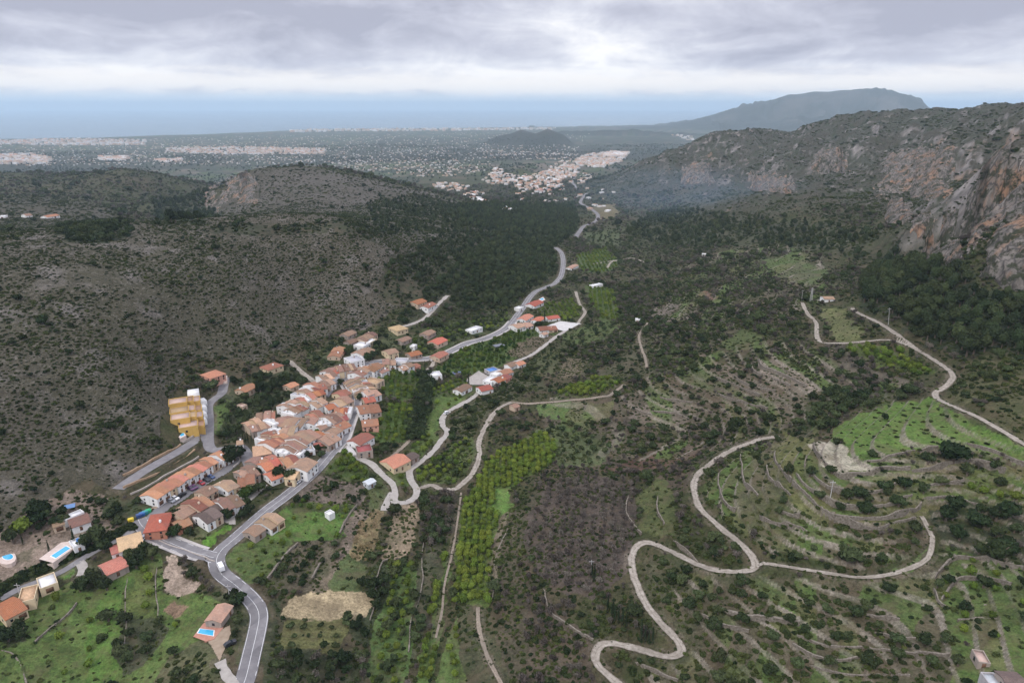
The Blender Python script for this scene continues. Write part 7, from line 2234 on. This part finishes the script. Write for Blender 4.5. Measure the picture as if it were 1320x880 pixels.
crag([(872, 240), (890, 237), (908, 236), (926, 240)], [(876, 212), (893, 205), (908, 206), (922, 216)], 6, 14, 4, 110, 80)
crag([(958, 246), (985, 247), (1005, 250), (1030, 250)], [(962, 222), (985, 212), (1004, 214), (1026, 222)], 6, 12, 5, 110, 80)
crag([(258, 270), (285, 264), (310, 260), (335, 264)], [(274, 236), (292, 226), (314, 222), (338, 224)], 4, 7, 7, 110, 80)
crag([(1040, 226), (1070, 224), (1100, 226)], [(1045, 196), (1072, 188), (1098, 192)], 6, 8, 9, 110, 80)


# ------------------------------------------------------------------ cars
M_GLASS = M_WIN
m, nt = new_mat('tyre_rubber'); principled(nt, (0.02, 0.02, 0.02), .8); M_TYRE = m
CARP = {}


def car_paint(name, c):
    if name not in CARP:
        m, nt = new_mat(name + '_paint')
        principled(nt, c, .3, None, .5)
        CARP[name] = m
    return CARP[name]


def prism(name, prof, w, mat, taper=0.0):
    """a side profile (x, z) drawn across the width w"""
    n = len(prof)
    zs = [p[1] for p in prof]
    z0, z1 = min(zs), max(zs)
    V = []
    for s in (-1, 1):
        for x, z in prof:
            V.append((x, s * (w / 2 - taper * (z - z0) / (z1 - z0 + 1e-6)), z))
    Fc = [tuple(range(n)), tuple(range(n, 2 * n))[::-1]] + [((i + 1) % n, i, n + i, n + (i + 1) % n) for i in range(n)]
    return poly_mesh(name, V, Fc, mat)


bm = bmesh.new()
bmesh.ops.create_cone(bm, cap_ends=True, segments=14, radius1=.33, radius2=.33, depth=.22)
bmesh.ops.rotate(bm, verts=bm.verts, matrix=Matrix.Rotation(math.pi / 2, 3, 'X'))
WHEEL_ME = bpy.data.meshes.new('wheel'); bm.to_mesh(WHEEL_ME); bm.free(); WHEEL_ME.materials.append(M_TYRE)


def car(px, py, toward, paint, c, label, van=False):
    a, b = gp(px, py), gp(*toward)
    o = link(bpy.data.objects.new('van' if van else 'parked_car', None))
    o.location = (a.x, a.y, float(H(a.x, a.y)) + .26)
    o.rotation_euler = (0, 0, math.atan2(b.y - a.y, b.x - a.x))
    mt = car_paint(paint, c)
    if van:
        child('body', prism('body', [(-2.6, .35), (2.5, .35), (2.6, .95), (2.2, 1.25), (1.5, 2.2), (-2.55, 2.3), (-2.62, 1.2)], 1.95, mt, .12), o)
        child('windscreen', prism('windscreen', [(2.22, 1.28), (1.56, 2.12), (1.60, 2.13), (2.27, 1.3)], 1.66, M_GLASS), o)
        for s in (-1, 1):
            child('window', box_mesh('window', .7, 1.5, s * .93 - .02, s * .93 + .02, 1.3, 1.9, M_GLASS), o)
        wx = 1.65
    else:
        child('body', prism('body', [(-2.05, .3), (2.05, .3), (2.1, .72), (1.95, .86), (.95, .97), (-1.75, 1.0), (-2.05, .92)], 1.76, mt, .05), o)
        child('windows', prism('windows', [(1.0, .95), (.25, 1.38), (-1.2, 1.40), (-1.85, .96)], 1.62, M_GLASS, .16), o)
        child('roof', prism('roof', [(.32, 1.375), (.2, 1.44), (-1.15, 1.45), (-1.28, 1.38)], 1.36, mt, .04), o)
        wx = 1.28
    for sx in (-1, 1):
        for sy in (-1, 1):
            child('wheel', WHEEL_ME, o, (sx * wx, sy * .82, .33))
    tag(o, label, 'van' if van else 'car')


WHT, BLK, RED, GRY, BLU, PUR = (.75, .75, .75), (.02, .02, .025), (.30, .02, .03), (.25, .26, .28), (.03, .06, .16), (.09, .03, .09)
car(285, 733, (280, 722), 'white', WHT, 'white van driving round the main road bend', True)
car(234.7, 639.5, (246, 633), 'black', BLK, 'black car near the lower end of the car park')
car(246.6, 631.2, (255, 636), 'purple', PUR, 'dark purple car, left one of the close pair in the car park')
car(250.8, 629.2, (259, 634), 'purple', PUR, 'dark purple car, right one of the close pair in the car park')
car(259.8, 624, (268, 628), 'red', RED, 'dark red car in the middle of the car park')
car(266.6, 620, (275, 624), 'black', BLK, 'black car right of the dark red car')
car(226, 643.5, (236, 648), 'white', WHT, 'white car left of the black car in the car park')
car(221, 647, (231, 652), 'silver', GRY, 'silver car at the lower end of the car park')
car(272.5, 616, (281, 620), 'darkblue', BLU, 'dark blue car at the upper end of the car park')
car(385, 622, (392, 616), 'white', WHT, 'white car on the main road below the tall roadside house')
car(289, 661, (297, 660), 'white', WHT, 'white car in the yard of the dark roofed pair')
car(302, 663, (308, 660), 'silver', GRY, 'silver car beside the gravel yard')
car(186, 694, (190, 690), 'white', WHT, 'white car at the corner of the cream roofed house')
car(297, 831, (304, 828), 'black', BLK, 'black car parked under the trees by the pool villa')
car(427, 494, (433, 489), 'purple', PUR, 'dark car on the plaza')
car(431, 490.5, (437, 486), 'red', RED, 'red car on the plaza')
car(442.5, 483, (447, 480), 'white', WHT, 'white car at the top of the plaza')
car(421, 500, (427, 495), 'darkblue', BLU, 'dark blue car at the lower end of the plaza')
car(575, 533, (580, 529), 'white', WHT, 'white car on the hamlet lane')
car(212, 689, (217, 686), 'black', BLK, 'black car beside the orange hipped house')

# recycling containers at the entrance of the village
for px, py, nm_, c, label in ((191.5, 660.5, 'green', (.02, .34, .14), 'green recycling container nearest the car park'), (187.5, 662.5, 'teal', (.03, .22, .25), 'teal recycling container in the row'), (183.5, 664.5, 'blue', (.03, .12, .34), 'blue recycling container in the row'), (179.5, 666.5, 'navy', (.03, .07, .2), 'dark blue recycling container in the row'), (169, 672, 'yellow', (.62, .46, .03), 'yellow recycling container at the lower end of the row')):
    g = gp(px, py)
    o = link(bpy.data.objects.new('recycling_container', None))
    o.location = g
    o.rotation_euler = (0, 0, .6)
    mt = car_paint(nm_, c)
    child('body', prism('body', [(-1.0, 0), (1.0, 0), (1.15, 1.35), (-1.15, 1.35)], 1.5, mt, -.06), o)
    child('lid', prism('lid', [(-1.2, 1.36), (1.2, 1.36), (.9, 1.72), (-.9, 1.72)], 1.62, mt, .25), o)
    child('opening', box_mesh('opening', -.4, .4, -.80, -.74, 1.0, 1.25, M_WIN), o)
    tag(o, label, 'container')

# awnings and tarpaulins
for px, py, w_, d_, h_, nm_, c, label in ((396, 527, 7, 6, 2.4, 'teal', (.12, .30, .34), 'teal awning over a patio in the village'), (591, 482.5, 8, 5, 1.6, 'slate', (.10, .12, .19), 'dark blue tarpaulin in the citrus groves'), (643, 447, 9, 5, 1.6, 'slate', (.17, .18, .20), 'grey shade net in the citrus groves'), (107, 700, 4, 3, 2.2, 'tarp_blue', (.05, .18, .45), 'small blue awning beside the left pool deck'), (91, 657.5, 4, 3, 2.2, 'tarp_blue2', (.14, .24, .42), 'small blue awning behind the white villa')):
    g = gp(px, py)
    o = link(bpy.data.objects.new('awning', None))
    o.location = g
    o.rotation_euler = (0, 0, .5)
    mt = mat_simple(nm_ + '_cloth', tuple(q * .85 for q in c), c, 1.0)
    child('cloth', poly_mesh('cloth', [(-w_ / 2, -d_ / 2, h_ * .85), (w_ / 2, -d_ / 2, h_ * .85), (w_ / 2, d_ / 2, h_), (-w_ / 2, d_ / 2, h_), (0, 0, h_ * .86)], [(0, 1, 4), (1, 2, 4), (2, 3, 4), (3, 0, 4)], mt), o)
    for sx in (-1, 1):
        for sy in (-1, 1):
            child('post', box_mesh('post', sx * w_ / 2 - .06, sx * w_ / 2 + .06, sy * d_ / 2 - .06, sy * d_ / 2 + .06, -.5, h_ * .92 - .07, M_BARK), o)
    tag(o, label, 'awning')

# power pylons and poles
M_POLE = mat_simple('pole_concrete', (0.36, 0.35, 0.34), (0.46, 0.45, 0.44), 1.0)
for px, py, hgt, label, lat in ((1045, 389, 10.5, 'pale lattice pylon beside the white house', 1), (1033, 388, 8.5, 'thin pole left of the lattice pylon', 0), (1145, 419, 11, 'leaning grey pole on the forest track', 0), (1070, 643, 8, 'dark pole on the terraced knoll', 0), (27, 772, 7, 'grey pole beside the hedge lane', 0), (297, 776, 8, 'grey pole behind the pool villa', 0), (762, 735, 5, 'white topped pole in the almond grove', 0)):
    g = gp(px, py)
    o = link(bpy.data.objects.new('pylon' if lat else 'utility_pole', None))
    o.location = g
    if lat:
        for sx in (-1, 1):
            for sy in (-1, 1):
                leg = child('leg', poly_mesh('leg', [(sx * .75 + a * .09, sy * .75 + b * .09, -.6) for a, b in ((-1, -1), (1, -1), (1, 1), (-1, 1))] + [(sx * .25 + a * .09, sy * .25 + b * .09, hgt) for a, b in ((-1, -1), (1, -1), (1, 1), (-1, 1))], [(0, 1, 5, 4), (1, 2, 6, 5), (2, 3, 7, 6), (3, 0, 4, 7), (4, 5, 6, 7)], M_POLE), o)
        V, Fc = [], []
        for k in range(9):
            z0, z1 = hgt * k / 9, hgt * (k + 1) / 9
            r0, r1 = .75 - .5 * k / 9, .75 - .5 * (k + 1) / 9
            for s in (-1, 1):
                b = len(V)
                V += [(-r0, s * r0, z0), (-r0, s * r0, z0 + .13), (r1, s * r1, z1), (r1, s * r1, z1 - .13)]
                Fc.append((b, b + 1, b + 2, b + 3))
                V += [(s * r0, -r0, z0), (s * r0, -r0, z0 + .13), (s * r1, r1, z1), (s * r1, r1, z1 - .13)]
                Fc.append((b + 4, b + 5, b + 6, b + 7))
        child('bracing', poly_mesh('bracing', V, Fc, M_POLE), o)
    else:
        V, Fc = [], []
        for z, rr in ((-.6, .16), (hgt, .10)):
            V += [(rr * math.cos(k * math.pi / 4), rr * math.sin(k * math.pi / 4), z) for k in range(8)]
        Fc = [(k, (k + 1) % 8, 8 + (k + 1) % 8, 8 + k) for k in range(8)] + [tuple(range(8, 16))]
        child('pole', poly_mesh('pole', V, Fc, M_POLE), o)
        if px == 1145:
            o.rotation_euler = (0, math.radians(-6), 0)
    child('crossarm', box_mesh('crossarm', -1.1, 1.1, -.07, .07, hgt - .9, hgt - .75, M_POLE), o)
    tag(o, label, 'pylon' if lat else 'pole')

# ------------------------------------------------------------------ the hillside town and the far towns
def far_mat():
    m, nt = new_mat('town_render')
    c = nt.n('ShaderNodeAttribute', attribute_name='paint').outputs['Color']
    principled(nt, c, .9, None, .1)
    return m


M_TOWN = far_mat()
WCOL = [(0.62, 0.60, 0.58), (0.52, 0.47, 0.41), (0.50, 0.39, 0.31), (0.66, 0.65, 0.64)]
RCOL = [(0.38, 0.20, 0.13), (0.34, 0.22, 0.15), (0.42, 0.19, 0.11), (0.40, 0.28, 0.19), (0.48, 0.45, 0.42)]


def in_px_poly(pts, n):
    pts = np.array(pts, float)
    out = []
    while len(out) < n:
        q = np.stack([rng.uniform(pts[:, 0].min(), pts[:, 0].max(), n * 2), rng.uniform(pts[:, 1].min(), pts[:, 1].max(), n * 2)], 1)
        out += list(q[inside(pts, q[:, 0], q[:, 1])])
    return np.array(out[:n])


TOWNS = [
    # polygon, how many, size (m), height, whiteness
    ([(556, 238), (575, 235), (604, 240), (602, 246), (570, 246)], 46, 12, 5, .5), ([(594, 249), (615, 246), (624, 250), (608, 257)], 26, 12, 5, .5), ([(617, 258), (630, 258), (630, 262), (618, 262)], 7, 11, 5, .9), ([(642, 268), (662, 270), (662, 273), (644, 271)], 6, 11, 4, .9),
    ([(622, 232), (640, 222), (660, 228), (700, 224), (724, 232), (722, 244), (700, 250), (680, 247), (650, 238), (625, 238)], 190, 12, 6, .45), ([(625, 230), (640, 216), (655, 224), (662, 228)], 35, 12, 6, .4), ([(690, 224), (716, 216), (724, 232)], 40, 12, 6, .5),
    ([(700, 222), (724, 208), (748, 206), (745, 228), (724, 232)], 110, 13, 6, .5), ([(735, 236), (755, 222), (770, 226), (748, 238)], 20, 12, 5, .6),
    ([(744, 214), (742, 205), (760, 199), (790, 195.5), (812, 196.5), (802, 208), (775, 217)], 520, 15, 8, .6), ([(770, 203), (790, 196), (810, 197), (800, 204)], 160, 30, 9, 1.0),  # pale town; sunlight falling on it is put into the whiter colours
    ([(410, 212), (480, 205), (560, 205), (640, 208), (622, 222), (560, 230), (500, 224)], 330, 8, 3.5, .5),
    ([(215, 191), (320, 190), (419, 192), (419, 199), (290, 199), (215, 197)], 560, 20, 9, .55), ([(-5, 200), (40, 199), (66, 205), (60, 212), (-5, 212)], 260, 22, 12, .8), ([(126, 203), (167, 202), (165, 207), (130, 207)], 90, 26, 9, .9),
    ([(-5, 181), (100, 179), (190, 181), (190, 187), (80, 188), (-5, 186)], 420, 24, 12, .6), ([(200, 206), (235, 205), (234, 209), (205, 210)], 50, 22, 8, .7),
    ([(375, 168), (440, 167), (560, 166.5), (715, 165.5), (715, 167.5), (560, 169), (440, 170), (375, 171)], 300, 34, 20, .8),
    ([(0, 185), (300, 176), (600, 171), (760, 172), (740, 200), (620, 205), (400, 212), (0, 214)], 2100, 8.5, 4, .5),
    ([(620, 192), (680, 196), (760, 200), (750, 206), (690, 206), (630, 204)], 190, 9, 4, .5),
    ([(860, 172), (905, 178), (1010, 176), (1000, 182), (900, 186)], 140, 24, 9, .9),
    ([(740, 250), (765, 240), (800, 250), (790, 290), (755, 285)], 14, 12, 4, .8), ([(660, 250), (735, 240), (740, 262), (680, 262)], 16, 12, 4, .7),
]
bx_V, bx_F, bx_C, pieces = [], [], [], []
for ti, (pts, n, size, hgt, white) in enumerate(TOWNS):
    q = in_px_poly(pts, n)
    x, y, z = ground(q[:, 0], q[:, 1])
    for k in range(n):
        d = math.hypot(x[k], y[k])
        if d > 12500 or z[k] < SEA_Z + .5 or (d > 1900 and z[k] > -66) or (4500 < d and z[k] > -140):
            continue
        pieces.append((x[k], y[k], z[k], size * random.uniform(.7, 1.5), size * random.uniform(.6, 1.0), hgt * random.uniform(.7, 1.35), random.uniform(0, 3.14), random.random() < white, ti, d, q[k]))
solo = sorted([p for p in pieces if p[8] in (0, 1, 2, 3, 4, 5, 6)], key=lambda p: p[9])[:28]
solo_ids = {id(p) for p in solo}


def gable_box(L, W, h, rise):
    l, w_ = L / 2, W / 2
    V = [(-l, -w_, -4), (l, -w_, -4), (l, w_, -4), (-l, w_, -4), (-l, -w_, h), (l, -w_, h), (l, w_, h), (-l, w_, h), (-l, 0, h + rise), (l, 0, h + rise)]
    return V, [(0, 1, 5, 4), (1, 2, 6, 9, 5), (2, 3, 7, 6), (3, 0, 4, 8, 7)], [(4, 5, 9, 8), (6, 7, 8, 9)]


for p in pieces:
    if id(p) in solo_ids:
        continue
    x, y, z, L, W, h, a, wh, ti, d, q = p
    V, fw, fr = gable_box(L, W, h, W * .15 if not wh or ti < 8 else .05)
    c, s = math.cos(a), math.sin(a)
    b = len(bx_V)
    bx_V += [(x + c * v[0] - s * v[1], y + s * v[0] + c * v[1], z + v[2]) for v in V]
    wc = random.choice(WCOL)
    rc = random.choice(RCOL[:4]) if not wh else (random.choice(WCOL) if random.random() < .6 else random.choice(RCOL))
    for f in fw:
        bx_F.append(tuple(b + k for k in f)); bx_C += [wc] * len(f)
    for f in fr:
        bx_F.append(tuple(b + k for k in f)); bx_C += [rc] * len(f)
me = poly_mesh('far_town', bx_V, bx_F, M_TOWN)
at = me.attributes.new('paint', 'FLOAT_COLOR', 'CORNER')
at.data.foreach_set('color', np.concatenate([np.array(bx_C), np.ones((len(bx_C), 1))], 1).astype(np.float32).ravel())
tag(link(bpy.data.objects.new('far_town', me)), kind='stuff')
town_walls = {}
for p in solo:
    x, y, z, L, W, h, a, wh, ti, d, q = p
    o = link(bpy.data.objects.new('house', None))
    o.location = (x, y, z); o.rotation_euler = (0, 0, a)
    wl = 'white' if wh else random.choice(('cream', 'tan', 'white'))
    rf = random.choice(('tan', 'salmon', 'rust', 'brown')) if not wh else random.choice(('white', 'tan', 'salmon'))
    child('wall', wall_gable(L, W, h, W * .15, WALL[wl], -4), o)
    child('roof', roof_gable(L, W, h, W * .15, ROOF[rf]), o)
    where = ('white hillside estate left of the town', 'white estate below the hillside town', 'white row alone below the hillside town', 'white row in the wood below the town', 'hillside town', 'top of the hillside town', 'upper right of the hillside town')[ti]
    tag(o, f'distant {wl} house with {rf} roof in the {where}', 'house', f'{wl} {rf} houses in the {where}')

# ------------------------------------------------------------------ bonfire smoke hanging over the right hand wood
def smoke():
    c = gp(880, 285)
    me = bpy.data.meshes.new('smoke')
    bm = bmesh.new()
    bmesh.ops.create_icosphere(bm, subdivisions=3, radius=1.0)
    bm.to_mesh(me); bm.free()
    m, nt = new_mat('smoke')
    oc = nt.n('ShaderNodeTexCoord').outputs['Object']
    ln = nt.n('ShaderNodeVectorMath', operation='LENGTH'); nt.put(ln.inputs[0], oc)
    fall = nt.mapr(ln.outputs['Value'], .15, 1.0, 1, 0, True)
    nn = nt.mapr(nt.noise(oc, 1.6, 3, .6), .35, .65, .2, 1)
    den = nt.math('MULTIPLY', nt.math('MULTIPLY', fall, nn), 0.0009)
    vol = nt.n('ShaderNodeVolumePrincipled', ins={'Color': (0.46, 0.70, 1.0), 'Density': den})
    nt.put(nt.n('ShaderNodeOutputMaterial').inputs['Volume'], vol)
    me.materials.append(m)
    o = link(bpy.data.objects.new('smoke', me))
    o.location = (c.x, c.y + 60, c.z + 45)
    o.scale = (300, 220, 62)
    tag(o, kind='stuff')


smoke()
